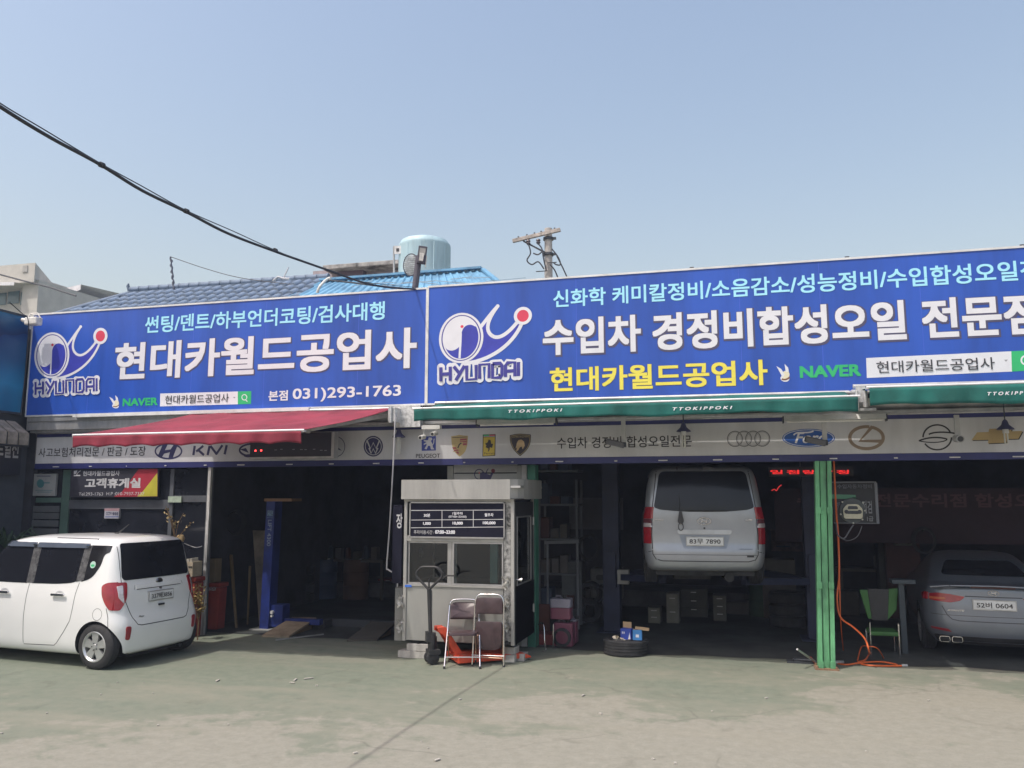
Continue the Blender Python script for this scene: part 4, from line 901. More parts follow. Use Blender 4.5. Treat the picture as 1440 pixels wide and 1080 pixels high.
DIRS = {'left': (Vector((0,-1,0)), lambda a, b: Vector((a, 3, b))), 'right': (Vector((0,1,0)), lambda a, b: Vector((a, -3, b))),
        'rear': (Vector((1,0,0)), lambda a, b: Vector((-5, a, b))), 'front': (Vector((-1,0,0)), lambda a, b: Vector((9, a, b))), 'top': (Vector((0,0,-1)), lambda a, b: Vector((a, b, 6)))}
def hit(bv, side, a, b, eps):
    d, f = DIRS[side]; o = f(a, b); h = bv.ray_cast(o, d)
    if h[0] is None: return None
    n = h[1]; n = n if n.dot(d) < 0 else -n
    if side != 'top' and abs(n.dot(d)) < .22: return None
    return h[0]+n*eps
def panel(bv, side, poly, eps, mat, name, parent, step=.05, thick=0, label=None, smooth=True):
    """a panel of the given outline, laid on the shell eps proud of it"""
    P = []
    for i, p in enumerate(poly):
        q = poly[(i+1)%len(poly)]; L = math.dist(p, q); k = max(1, int(L/step))
        P += [(p[0]+(q[0]-p[0])*j/k, p[1]+(q[1]-p[1])*j/k) for j in range(k)]
    nb_ = len(P); xs = [p[0] for p in P]; ys = [p[1] for p in P]
    pts = [Vector(p) for p in P]
    x = min(xs)+step*.5
    while x < max(xs):
        y = min(ys)+step*.5
        while y < max(ys):
            inside = False; j = nb_-1
            for i in range(nb_):
                if (P[i][1] > y) != (P[j][1] > y) and x < (P[j][0]-P[i][0])*(y-P[i][1])/(P[j][1]-P[i][1])+P[i][0]: inside = not inside
                j = i
            if inside and min((Vector(p)-Vector((x, y))).length for p in P) > step*.4: pts.append(Vector((x, y)))
            y += step
        x += step
    r = delaunay_2d_cdt(pts, [(i, (i+1)%nb_) for i in range(nb_)], [], 1, 1e-6)
    hs = [hit(bv, side, v.x, v.y, eps) for v in r[0]]
    ok = [h for h in hs if h is not None]
    if not ok: return None
    mb = MB(); fs = [tuple(f) for f in r[2] if all(hs[i] is not None for i in f)]
    vs = [h if h is not None else ok[0] for h in hs]
    d = DIRS[side][0]
    mb.add(vs, fs)
    # skirt back to the body so the panel has an edge
    ed = {}
    for f in fs:
        for i in range(len(f)):
            e = (f[i], f[(i+1)%len(f)]); ed[e] = 1
    bd = [e for e in ed if (e[1], e[0]) not in ed]
    for a, b in bd: mb.add([vs[a], vs[b], vs[b]+d*(eps+.012+thick), vs[a]+d*(eps+.012+thick)], [(0,1,2,3)])
    o = mb.build(name, mat, parent, world=False, label=label, recalc=False)
    if smooth: o.data.polygons.foreach_set('use_smooth', [True]*len(fs)+[False]*len(bd))
    return o
def seam(bv, side, pts, wd, mat, mb, eps=.0015, step=.04):
    """a shut line drawn as a narrow dark strip"""
    P = []
    for i in range(len(pts)-1):
        L = math.dist(pts[i], pts[i+1]); k = max(1, int(L/step)); P += [tuple(pts[i][c_]+(pts[i+1][c_]-pts[i][c_])*j/k for c_ in (0,1)) for j in range(k)]
    P.append(pts[-1][:2]); vs = []
    for i, p in enumerate(P):
        d = Vector(P[min(i+1, len(P)-1)])-Vector(P[max(i-1, 0)]); d.normalize(); q = Vector((-d.y, d.x))*wd/2
        a = hit(bv, side, p[0]+q.x, p[1]+q.y, eps); b = hit(bv, side, p[0]-q.x, p[1]-q.y, eps)
        if a is None or b is None:
            a = b = None
        vs.append((a, b))
    for i in range(len(vs)-1):
        if vs[i][0] is None or vs[i+1][0] is None: continue
        mb.add([vs[i][0], vs[i][1], vs[i+1][1], vs[i+1][0]], [(0,1,2,3)])
def plate_on(bv, txt, y0, y1, z0, z1, parent, eps=.02, tsp=.82):
    a = hit(bv, 'rear', (y0+y1)/2, z0, eps); b = hit(bv, 'rear', (y0+y1)/2, z1, eps)
    if a is None: a = b
    x = min(a.x, b.x); 
    mb = MB(); mb.box(x, x+.05, y0-.012, y1+.012, z0-.012, z1+.012); mb.build('plate_frame', GALV if tsp else BLACKP, parent, world=False)
    mb = MB(); mb.box(x-.006, x, y0, y1, z0, z1); lp_ = mb.build('licence_plate', M('plate_white', (.68,.69,.70), .5), parent, world=False, bevel=.003)
    w_ = (y1-y0); mb = MB(); text_mb(mb, txt, lambda p, q: Vector((x-.009, -p, q)), -y1+w_*.07, -y0-w_*.07, z0+(z1-z0)*.16, z1-(z1-z0)*.16, .012)
    mb.build('lettering', BLACKV, parent, world=False, recalc=False); return x
def wheel(parent, x, y, r, wdt, side, rimr, spokes=5, rimmat=None, name='wheel'):
    """axle along y; side = +1 the rim faces +y"""
    wo = bpy.data.objects.new(name, None); C.objects.link(wo); wo.parent = parent; wo.location = (x, y, r)
    f = lambda a, b, h: Vector((a, h*side, b))
    pr = [(rimr-.01,-wdt/2),(rimr+.02,-wdt/2-.004),(r-.035,-wdt/2),(r-.008,-wdt/2+.02)]
    for k in range(5):
        y_ = -wdt/2+.03+k*(wdt-.06)/4; pr += [(r, y_),(r,y_+.02),(r-.008,y_+.024)] if k < 4 else [(r,y_)]
    pr += [(r-.008,wdt/2-.02),(r-.035,wdt/2),(rimr+.02,wdt/2+.004),(rimr-.01,wdt/2)]
    mb = MB(); mb.lathe(pr, f, 48); mb.build('tyre', RUBBER, wo, smooth=40, world=False)
    RM = rimmat or M('alloy', (.55,.56,.57), .3, .7, .06, 6)
    mb = MB(); mb.lathe([(rimr,wdt/2+.002),(rimr-.012,wdt/2+.006),(rimr-.03,wdt/2-.015),(rimr-.035,-wdt/2+.02)], f, 40)
    h = wdt/2-.012
    for s_ in range(spokes):
        t = 2*math.pi*s_/spokes+.3; ca, sa = math.cos(t), math.sin(t)
        w0_, w1_ = .036, .062
        for (r0_, r1_, wa, wb) in ((.035, rimr-.02, w0_, w1_),):
            P = [(r0_,-wa),(r1_,-wb),(r1_+.006,0),(r1_,wb),(r0_,wa)]
            vs = [f(a*ca-b*sa, a*sa+b*ca, h) for a, b in P]+[f(a*ca-b*sa, a*sa+b*ca, h-.03) for a, b in P]
            n = len(P); mb.add(vs, [tuple(range(n)), tuple(range(2*n-1, n-1, -1))]+[(i, n+i, n+(i+1)%n, (i+1)%n) for i in range(n)])
    mb.lathe([(0,h+.012),(.03,h+.010),(.034,h),(.06,h-.004),(.062,h-.03)], f, 24); mb.build('rim', RM, wo, smooth=35, world=False)
    mb = MB(); mb.lathe([(0,h-.05),(rimr-.03,h-.05)], f, 32)
    mb.build('wheel_back_disc', M('wheel_back_shade', (.05,.05,.05), .7, .3), wo, world=False, recalc=False)  # dark disc closing the rim; shade behind the spokes is in its colour
    mb = MB()
    for s_ in range(5): t = 2*math.pi*s_/5; mb.cyl(f(.045*math.cos(t), .045*math.sin(t), h), f(.045*math.cos(t), .045*math.sin(t), h+.008), .007, 6)
    mb.build('wheel_bolts', DARKST, wo, world=False)
    return wo

# ---- white box-shaped small car on the left
WP = white_paint()
CARX, CARY, CARA = -8.27, 10.43, R_(174.4)
car = thing('parked_car', 'white tall boxy small car parked at the left with tinted windows', 'car', (CARX, CARY, 0), CARA)
car.scale = (1.04, 1.04, 1.025)
keys = [(.16,-.33,3.02,.70,.16,.22,.10),(.20,-.40,3.10,.755,.18,.24,.10),(.32,-.425,3.14,.785,.20,.26,.09),(.50,-.44,3.15,.795,.20,.28,.09),(.60,-.42,3.14,.798,.20,.28,.09),
        (.70,-.385,3.11,.795,.20,.28,.09),(.85,-.36,3.05,.785,.20,.30,.09),(.96,-.345,2.90,.770,.19,.32,.09),(1.06,-.32,2.62,.752,.18,.30,.08),(1.20,-.28,2.45,.728,.14,.28,.07),(1.45,-.23,2.16,.685,.12,.26,.05),(1.56,-.205,2.02,.662,.12,.24,.05),
        (1.61,-.18,1.93,.640,.14,.24,.05),(1.645,-.12,1.80,.60,.18,.26,.05),(1.67,-.06,1.65,.53,.22,.28,.04),(1.687,.12,1.45,.43,.22,.24,.04),(1.695,.35,1.2,.28,.16,.16,.03)]
zs = [.16,.175,.19,.21,.24,.28,.33,.38,.43,.48,.53,.58,.63,.67,.71,.75,.80,.85,.90,.95,1.0,1.05,1.1,1.15,1.2,1.27,1.34,1.41,1.48,1.54,1.57,1.59,1.61,1.625,1.638,1.65,1.66,1.67,1.678,1.685,1.69,1.695]
sh_ = shell(keys, zs, camber=.035)
WELL = M('wheel_well_black', (.012,.012,.013), .9)
bo, bv = body_object(sh_, [WP, WELL], car, [(-.055,.29,.325,.50,1.0),(-.055,.29,.325,-1.0,-.50),(2.52,.29,.35,.50,1.0),(2.52,.29,.35,-1.0,-.50)])
ARCHB = M('arch_lip', (.6,.61,.61), .4)
# windows: one dark band on the side, glass in parts
for sd, sg in (('left',1),('right',-1)):
    panel(bv, sd, rpoly([(1.22,1.055),(1.22,1.575),(2.02,1.545),(2.42,1.10),(2.38,1.055)], [.01,.03,.12,.05,.02]), .004, GLASS, 'side_window', car)
    panel(bv, sd, rpoly([(.285,1.10),(.22,1.575),(1.13,1.575),(1.13,1.055),(.62,1.062)], [.16,.03,.03,.01,.3]), .004, GLASS, 'side_window', car)
    panel(bv, sd, rpoly([(.0,1.32),(-.02,1.46),(-.10,1.49),(-.105,1.575),(.215,1.575),(.275,1.10),(.11,1.15)], [.06,.05,.02,.02,.005,.02,.12]), .0045, M('gloss_black', (.015,.015,.018), .12), 'quarter_window', car)
    LACE = M('lace_film', (.13,.13,.135), .35, 0, .1, 24, dirt=(.012,.012,.014))
    panel(bv, sd, [(1.10,1.06),(1.10,1.572),(1.235,1.572),(1.235,1.06)], .006, LACE, 'pillar_film', car, label='black pillar film with pale lace pattern')
    panel(bv, sd, [(.235,1.125),(.205,1.572),(.32,1.572),(.36,1.10)], .007, LACE, 'pillar_film', car, label='black pillar film with pale lace pattern')
    # rain visors
    for x0, x1 in ((1.20,2.0),(.25,1.16)):
        panel(bv, sd, rpoly([(x0,1.535),(x0-.0,1.59),(x1,1.59),(x1,1.53)], .015), .022, M('visor_smoke', (.10,.12,.16), .1, 0, .1, 3, coat=1), 'rain_visor', car)
        q = hit(bv, sd, x0, 1.56, .025); mb = MB(); mb.cyl(q+Vector((-.02,0,0)), q+Vector((.03,0,0)), .014, 8); mb.build('visor_clip', CHROME, car, world=False)
    # door handles
    for x in (.60, 1.60):
        zh = .925
        a_ = hit(bv, sd, x, zh, .0)
        if a_ is not None:
            mb = MB(); mb.lathe([(.0,-.004),(.045,-.003),(.062,.003),(.07,.001)], lambda p, q, h: Vector((a_.x+p*1.15, a_.y+sg*h, a_.z+q*.75)), 24); mb.build('handle_cup', M('handle_cup', (.55,.56,.57), .4), car, world=False, smooth=60)
            mb = MB(); mb.box(-.12, .12, 0, .028, -.018, .018, 0, Matrix.Translation((a_.x, a_.y+(.018*sg if sg > 0 else -.046), a_.z))); mb.build('door_handle', CHROME if x else CHROME, car, world=False, bevel=.012)
sm = MB(); BLK = M('shut_line', (.05,.05,.055), .8)
for sd in ('left','right'):
    seam(bv, sd, [(1.175,1.05),(1.185,.9),(1.19,.6),(1.18,.27)], .008, BLK, sm)
    seam(bv, sd, [(.30,1.09),(.33,.95),(.345,.75),(.37,.60),(.47,.45),(.58,.31),(.63,.27),(1.175,.255)], .008, BLK, sm)
    seam(bv, sd, [(2.36,1.05),(2.36,.7),(2.2,.3)], .008, BLK, sm); seam(bv, sd, [(.23,1.60),(.25,1.655)], .008, BLK, sm)
    seam(bv, sd, [(-.20,.78),(-.24,.66),(-.26,.52)], .007, BLK, sm)
    seam(bv, sd, [(.95,1.66),(.2,1.655),(.18,1.64)], .008, BLK, sm)
    c0 = (-.075,.70); seam(bv, sd, [(c0[0]+.075*math.cos(2*math.pi*k/24), c0[1]+.075*math.sin(2*math.pi*k/24)) for k in range(25)], .005, BLK, sm, step=.02)
seam(bv, 'rear', [(.575,1.10),(.60,.88),(.51,.64),(.44,.545),(.38,.53),(-.38,.53),(-.44,.545),(-.51,.64),(-.60,.88),(-.575,1.10)], .011, BLK, sm)
seam(bv, 'rear', [(.60,1.60),(.615,1.10)], .007, BLK, sm); seam(bv, 'rear', [(-.60,1.60),(-.615,1.10)], .007, BLK, sm)
sm.build('shut_lines', BLK, car, world=False, recalc=False, kind='stuff')
panel(bv, 'rear', rpoly([(-.565,1.60),(.565,1.60),(.60,1.155),(.57,1.12),(-.57,1.12),(-.60,1.155)], [.05,.05,.04,.06,.06,.04]), .006, GLASS, 'rear_window', car)
for s_ in (1, -1):
    panel(bv, 'left' if s_ > 0 else 'right', rpoly([(-.245,1.105),(-.16,1.105),(-.085,1.06),(-.11,.95),(-.18,.83),(-.235,.76),(-.27,.75)], [.0,.05,.03,.05,.06,.03,0]), .012, REDLENS, 'tail_light', car, step=.03)
    sd = s_
    panel(bv, 'rear', rpoly([(s_*.545,1.095),(s_*.695,1.10),(s_*.72,.75),(s_*.665,.745),(s_*.575,.88)], [.03,.01,.005,.05,.05]), .012, REDLENS, 'tail_light', car, step=.03)
    panel(bv, 'rear', rpoly([(s_*.605,1.06),(s_*.67,1.05),(s_*.665,.90),(s_*.61,.82),(s_*.62,.95)], .02), .016, CLEARLENS, 'reversing_lens', car, step=.025)
    panel(bv, 'rear', rpoly([(s_*.55,.535),(s_*.625,.54),(s_*.62,.37),(s_*.565,.365)], .03), .010, M('reflector_red', (.28,.03,.04), .3), 'bumper_reflector', car, step=.03)
panel(bv, 'rear', rpoly([(-.42,1.05),(.42,1.05),(.40,.995),(-.40,.995)], .02), .010, WP, 'tailgate_ledge', car)
sm = MB(); seam(bv, 'rear', [(-.40,.99),(.40,.99)], .008, BLK, sm, eps=.004); seam(bv, 'rear', [(-.44,.99),(-.42,1.05)], .005, BLK, sm, eps=.002); seam(bv, 'rear', [(.44,.99),(.42,1.05)], .005, BLK, sm, eps=.002); sm.build('ledge_shadow_gap', BLK, car, world=False, recalc=False)
plate_on(bv, '337배3856', -.215, .215, .825, .935, car, .012)
e_ = hit(bv, 'rear', 0, 1.065, .004)
mb = MB(); mb.lathe([(0,.012),(.05,.01),(.058,0)], lambda a, b, h: Vector((e_.x-h, e_.y+a*1.1, e_.z+b*.75)), 28); mb.build('badge', BLACKP, car, smooth=50, world=False)
mb = MB(); mb.tube([(e_.x-.008, .056*math.cos(2*math.pi*k/28), e_.z+.038*math.sin(2*math.pi*k/28)) for k in range(28)], .004, 5, closed=True)
text_mb(mb, 'KIA', lambda p, q: Vector((e_.x-.014, -p, q)), -.036, .036, e_.z-.015, e_.z+.017, .02); mb.build('badge_chrome', CHROME, car, world=False, recalc=False)
mb = MB(); q = hit(bv, 'rear', .30, .64, .004); text_mb(mb, 'Ray', lambda p, r: Vector((q.x-.002, -p, r)), -.42, -.32, .625, .655, .02, .3); text_mb(mb, 'LUXURY', lambda p, r: Vector((q.x-.002, -p, r)), .30, .40, .60, .615, .02); mb.build('lettering', M('chrome_dark', (.25,.25,.26), .3, .8), car, world=False, recalc=False)
mb = MB(); q = hit(bv, 'rear', 0, .715, .004); mb.box(q.x-.012, q.x+.01, -.045, .05, .745, .77); mb.box(q.x-.018, q.x, -.02, .02, .75, .762); mb.build('tailgate_button', DARKST, car, world=False)
mb = MB(); q = hit(bv, 'rear', 0, .96, .0); mb.cyl((q.x-.02, 0, .975), (q.x+.01, 0, .98), .014, 8); mb.build('reversing_camera', BLACKP, car, world=False)
panel(bv, 'left', [(.13+.045*math.cos(2*math.pi*k/20), 1.325+.045*math.sin(2*math.pi*k/20)) for k in range(20)], .0075, M('sticker_mint', (.45,.62,.55), .6), 'round_sticker', car, step=.02, label='round mint green sticker on the quarter glass')
panel(bv, 'left', [(.13+.03*math.cos(2*math.pi*k/20), 1.315+.016*math.sin(2*math.pi*k/20)) for k in range(20)], .0085, GREENV, 'sticker_mark', car, step=.02)
q = hit(bv, 'top', .05, -.1, 0)
if q is None: q = Vector((.2, 0, 1.69))
mb = MB(); mb.tube([(.55,-.05,1.69),(.50,-.05,1.71),(.32,-.05,1.83)], [.022,.012,.006], 8); mb.build('aerial', BLACKP, car, world=False, smooth=60)
for s_ in ():
    mb = MB(); mb.tube([(.5,s_*.56,1.672),(.6,s_*.565,1.69),(1.6,s_*.56,1.69),(1.75,s_*.55,1.66)], .013, 8); mb.build('roof_rail', WP, car, world=False, smooth=60)
# front end, out of the picture but part of the car
panel(bv, 'front', rpoly([(-.56,1.12),(.56,1.12),(.50,1.52),(-.50,1.52)], .05), .006, GLASS, 'windscreen', car, step=.08)
for s_ in (1,-1): panel(bv, 'front', rpoly([(s_*.45,.72),(s_*.70,.78),(s_*.70,.92),(s_*.5,.88)], .04), .008, CLEARLENS, 'headlight', car, step=.06)
for s_ in (1,-1):
    mb = MB(); mb.box(-.05,.05,-.11,.11,-.07,.07,0,Matrix.Translation((2.25,s_*.90,1.10))); mb.beam((2.27,s_*.74,1.06),(2.26,s_*.82,1.08),.04,.03); mb.build('door_mirror', WP, car, world=False, bevel=.03)
for x in (-.055, 2.52):
    for s_ in (1, -1): wheel(car, x, s_*.70, .29, .165, s_, .195)
mb = MB(); mb.box(-.30,.3,-.45,.45,.12,.17); mb.cyl((-.37,-.42,.14),(-.1,-.42,.15),.025,10); mb.build('rear_underbody', WELL, car, world=False)
mb = MB(); mb.box(-.04,.04,-.62,.62,.20,.30); mb.build('axle_beam', DARKST, car, world=False)

# ---- silver van on the lift
VX, VY, VA, VZ = -.49, 13.55, R_(96), .85
van = thing('lifted_van', 'silver van raised on the lift in the middle bay, seen from behind', 'van', (VX, VY, VZ), VA)
keys = [(.33,-.62,3.95,.80,.14,.3,.10),(.38,-.70,4.02,.86,.18,.34,.10),(.50,-.74,4.05,.895,.20,.36,.10),(.62,-.745,4.05,.91,.20,.36,.10),(.70,-.72,4.02,.915,.18,.36,.10),(.90,-.705,3.95,.92,.17,.36,.10),
        (1.10,-.70,3.72,.912,.16,.36,.10),(1.24,-.69,3.45,.885,.15,.34,.09),(1.40,-.665,3.20,.868,.14,.30,.07),(1.60,-.625,2.95,.838,.13,.28,.06),(1.78,-.575,2.70,.795,.13,.26,.05),(1.86,-.52,2.55,.745,.15,.26,.05),(1.905,-.38,2.35,.65,.2,.26,.05),(1.925,-.05,2.0,.40,.2,.2,.05)]
zs = [.33,.35,.38,.42,.47,.52,.58,.64,.70,.76,.83,.90,.97,1.04,1.10,1.16,1.22,1.28,1.34,1.40,1.47,1.54,1.61,1.68,1.74,1.79,1.83,1.86,1.88,1.895,1.907,1.916,1.925]
bo, bv = body_object(shell(keys, zs, camber=.05), [SILVER, WELL], van, [(0,.34,.40,.55,1.1),(0,.34,.40,-1.1,-.55),(3.2,.34,.40,.55,1.1),(3.2,.34,.40,-1.1,-.55)])
panel(bv, 'rear', rpoly([(-.64,1.81),(.64,1.81),(.735,1.27),(.65,1.235),(.30,1.205),(-.30,1.205),(-.65,1.235),(-.735,1.27)], [.08,.08,.03,.08,.3,.3,.08,.03]), .006, GLASS, 'rear_window', van)
sm = MB()
seam(bv, 'rear', [(.685,1.82),(.76,1.25),(.775,.85),(.765,.58),(.72,.505),(.62,.48),(-.62,.48),(-.72,.505),(-.765,.58),(-.775,.85),(-.76,1.25),(-.685,1.82)], .014, BLK, sm)
seam(bv, 'rear', [(.78,.62),(.86,.60)], .010, BLK, sm); seam(bv, 'rear', [(-.78,.62),(-.86,.60)], .010, BLK, sm)
seam(bv, 'rear', [(-.75,.575),(.75,.575)], .006, M('crease_grey', (.16,.18,.21), .5), sm)
sm.build('shut_lines', BLK, van, world=False, recalc=False, kind='stuff')
for s_ in (1, -1):
    for z0, z1, mt in ((1.10,1.275,REDLENS),(1.035,1.098,M('smoke_lens', (.12,.03,.04), .15)),(.975,1.033,CLEARLENS),(.73,.973,REDLENS)):
        w_ = lambda z: .905 if z < 1.0 else .905-(z-1.0)*.16
        panel(bv, 'rear', rpoly([(s_*.785,z0),(s_*.775,z1),(s_*(w_(z1)-.035),z1),(s_*(w_(z0)-.035),z0)], .006), .014, mt, 'tail_light', van, step=.03)
        panel(bv, 'left' if s_ > 0 else 'right', rpoly([(-.655,z0),(-.64,z1),(-.55+.02*(z1>1.2),z1),(-.54,z0)], .006), .012, mt, 'tail_light', van, step=.03)
    mb = MB(); q = hit(bv, 'rear', s_*.80, 1.22, .03); mb.cyl((q.x, q.y, q.z), (q.x-.006, q.y, q.z), .008, 8)
    panel(bv, 'left' if s_ > 0 else 'right', rpoly([(-.38,1.26),(-.34,1.72),(1.1,1.76),(1.2,1.26)], .06), .006, GLASS, 'side_window', van, step=.08)
    panel(bv, 'left' if s_ > 0 else 'right', rpoly([(1.3,1.26),(1.25,1.76),(2.3,1.74),(2.7,1.30)], .06), .006, GLASS, 'side_window', van, step=.08)
panel(bv, 'rear', rpoly([(-.40,.94),(-.385,.875),(.385,.875),(.40,.94)], .03), .016, M('silver_trim', (.48,.51,.56), .3, .6), 'tailgate_handle', van)
panel(bv, 'rear', rpoly([(-.37,.865),(-.31,.665),(.31,.665),(.37,.865)], .02), .003, M('recess_shade_panel', (.27,.30,.35), .45, .4), 'recess_shade_panel', van)  # raised panel; the recess's shade is put into its darker colour
plate_on(bv, '83무 7890', -.262, .262, .715, .828, van, .014)
e_ = hit(bv, 'rear', 0, 1.07, .004)
mb = MB(); mb.tube([(e_.x-.008, .098*math.cos(2*math.pi*k/32), e_.z+.05*math.sin(2*math.pi*k/32)) for k in range(32)], .009, 6, closed=True)
for pts in ([(-.05,-.03),(-.025,.03)],[(.025,-.03),(.05,.03)],[(-.04,.0),(.04,.002)]): mb.beam(*[(e_.x-.010, -p, e_.z+q) for p, q in pts], .016, .012)
mb.build('badge', CHROME, van, world=False, smooth=60)
mb = MB(); text_mb(mb, 'STAREX', lambda p, r: Vector((e_.x-.004, -p, r)), -.74, -.60, 1.075, 1.095, .03); text_mb(mb, 'CVX', lambda p, r: Vector((e_.x-.004, -p, r)), .60, .70, 1.075, 1.105, .03, .2); mb.build('lettering', CHROME, van, world=False, recalc=False)
mb = MB(); text_mb(mb, 'HYUNDAI', lambda p, r: Vector((e_.x-.03, -p, r)), .50, .68, .655, .672, .02); mb.build('sticker_lettering', M('sticker_grey', (.16,.19,.26), .5), van, world=False, recalc=False)
q = hit(bv, 'rear', -.64, .555, .004); mb = MB(); mb.box(q.x-.004, q.x+.004, -.70, -.60, .545, .57); mb.build('black_sticker', BLACKP, van, world=False)
q0 = hit(bv, 'rear', .345, 1.15, .03); q1 = hit(bv, 'rear', .37, 1.86, .02)
if q1 is None: q1 = Vector((-.45, .37, 1.88))
mb = MB(); mb.tube([q0+Vector((-.02,0,0)), q1], .006, 6); mb.build('tow_cord', BLACKP, van, world=False)
mb = MB(); q0 = hit(bv, 'rear', .345, 1.1, .03); mb.prism([(-.02,.12),(.02,.12),(.045,-.02),(.035,-.05),(-.035,-.05),(-.045,-.02)], lambda a, b, d: Vector((q0.x-d, .345+a, 1.09+b)), 0, .04); mb.tube([(q0.x-.02, .345+.036*math.cos(t), .985+.055*math.sin(t)) for t in [math.pi*2*k/16 for k in range(16)]], .006, 6, closed=True); mb.build('rear_view_mirror', M('mirror_black', (.04,.04,.045), .4), van, world=False)
mb = MB(); q = hit(bv, 'rear', .05, 1.235, .012); mb.tube([hit(bv, 'rear', y, 1.215+.01*abs(y), .02) for y in (.25,.1,0,-.15,-.35)], .009, 6); mb.build('wiper', BLACKP, van, world=False)
mb = MB(); q = hit(bv, 'rear', -.1, 1.86, .01); mb.box(q.x-.03, q.x+.04, -.17, -.02, 1.85, 1.885); mb.build('high_stop_lamp', BLACKP, van, world=False, bevel=.008)
mb = MB(); q = hit(bv, 'rear', 0, .965, .004); mb.cyl((q.x-.01,0,.965),(q.x+.01,0,.965),.014,10); mb.build('lock', BLACKP, van, world=False)
UNDER = M('underbody', (.03,.03,.03), .85, .2, .4, 6)
mb = MB(); mb.box(-.55, 3.8, -.72, .72, .26, .34); mb.cyl((-.6,-.35,.24),(1.0,-.35,.22),.07,12); mb.box(-.3,.5,-.1,.45,.18,.3); mb.cyl((0,-.75,.34),(0,.75,.34),.05,10); mb.lathe([(0,-.12),(.14,-.06),(.14,.06),(0,.12)], lambda a, b, h: Vector((a, h, .34+b)), 16); mb.build('underbody', UNDER, van, world=False, smooth=50)
for x in (0, 3.2):
    for s_ in (1, -1): wo = wheel(van, x, s_*.79, .34, .215, s_, .21); wo.location.z = .44
# two post lift
lift = thing('two_post_lift', 'dark blue two post car lift carrying the silver van', 'lift', (-.6, 15.2, 0))
LB = M('lift_dark_blue', (.014,.02,.055), .6, 0, .2, 3)
for x, s_ in ((-2.05, 1), (1.25, -1)):
    mb = MB(); mb.box(x-.14, x+.14, 14.45, 14.5, 0, 3.5); mb.box(x-.14, x-.10, 14.5, 14.75, 0, 3.5); mb.box(x+.10, x+.14, 14.5, 14.75, 0, 3.5); mb.box(x-.25, x+.25, 14.3, 14.9, 0, .02); mb.build('lift_column', LB, lift, bevel=.008)
    mb = MB(); mb.box(x-.09, x+.09, 14.38, 14.7, .75, 1.35); mb.build('carriage', LB, lift)
    for yy in (13.6, 15.9): mb = MB(); mb.beam((x+s_*.05, 14.5, .92), (VX+(-s_)*.62, yy, .98), .12, .10); mb.cyl((VX-s_*.62, yy, 1.0), (VX-s_*.62, yy, 1.08), .06, 12); mb.build('lift_arm', LB, lift, smooth=40)
a_ = at(903, 812, 14.3); mb = MB(); mb.box(-1.78-.14, -1.78+.05, 14.28, 14.44, at(900,822,14.3).z, at(900,802,14.3).z); mb.build('control_box', M('box_grey', (.30,.30,.28), .7), lift)

# ---- grey saloon in the right bay
AX, AY, AA = 3.58, 14.10, R_(84)
sal = thing('parked_car', 'steel grey saloon car parked in the dark right bay at the picture edge', 'car', (AX, AY, 0), AA)
sal.scale = (1, .985, 1.03)
keys = [(.20,-.78,3.35,.74,.16,.3,.10),(.26,-.88,3.42,.80,.22,.36,.10),(.36,-.93,3.45,.86,.30,.42,.12),(.50,-.95,3.46,.895,.32,.45,.12),(.62,-.94,3.45,.90,.32,.45,.12),(.74,-.93,3.40,.90,.30,.45,.12),(.84,-.915,3.2,.885,.26,.45,.12),(.90,-.91,2.8,.86,.22,.4,.10),(.965,-.90,2.45,.82,.2,.4,.08),(.99,-.84,2.35,.79,.2,.4,.08),
        (1.0,-.55,2.30,.78,.2,.4,.08),(1.06,-.38,2.20,.745,.2,.35,.07),(1.18,-.05,1.85,.68,.2,.3,.05),(1.29,.30,1.50,.61,.2,.25,.05),(1.35,.60,1.25,.53,.2,.2,.05),(1.38,.80,1.05,.30,.12,.12,.05)]
zs = [.20,.22,.25,.29,.34,.40,.46,.52,.58,.64,.70,.76,.81,.86,.90,.93,.955,.97,.982,.99,1.0,1.02,1.05,1.09,1.14,1.18,1.23,1.27,1.305,1.33,1.35,1.365,1.38]
bo, bv = body_object(shell(keys, zs, camber=.10, fcamber=.2), [GREY, WELL], sal, [(0,.32,.37,.55,1.1),(0,.32,.37,-1.1,-.55),(2.7,.32,.37,.55,1.1),(2.7,.32,.37,-1.1,-.55)])
panel(bv, 'rear', rpoly([(-.58,1.09),(.58,1.09),(.45,1.27),(-.45,1.27)], .06), .006, GLASS, 'rear_window', sal, step=.06)
mb = MB(); sp_ = [(-.90,.80,.975),(-.955,.55,1.005),(-.97,0,1.015),(-.955,-.55,1.005),(-.90,-.80,.975)]
for a_, b_ in zip(sp_[:-1], sp_[1:]): mb.beam(a_, b_, .09, .018)
mb.build('boot_spoiler', GREY, sal, world=False, bevel=.004)
mb = MB(); mb.box(-.915,-.905,-.28,.28,.975,.993); mb.build('high_stop_lamp', M('dark_red_lamp', (.10,.02,.02), .3), sal, world=False)
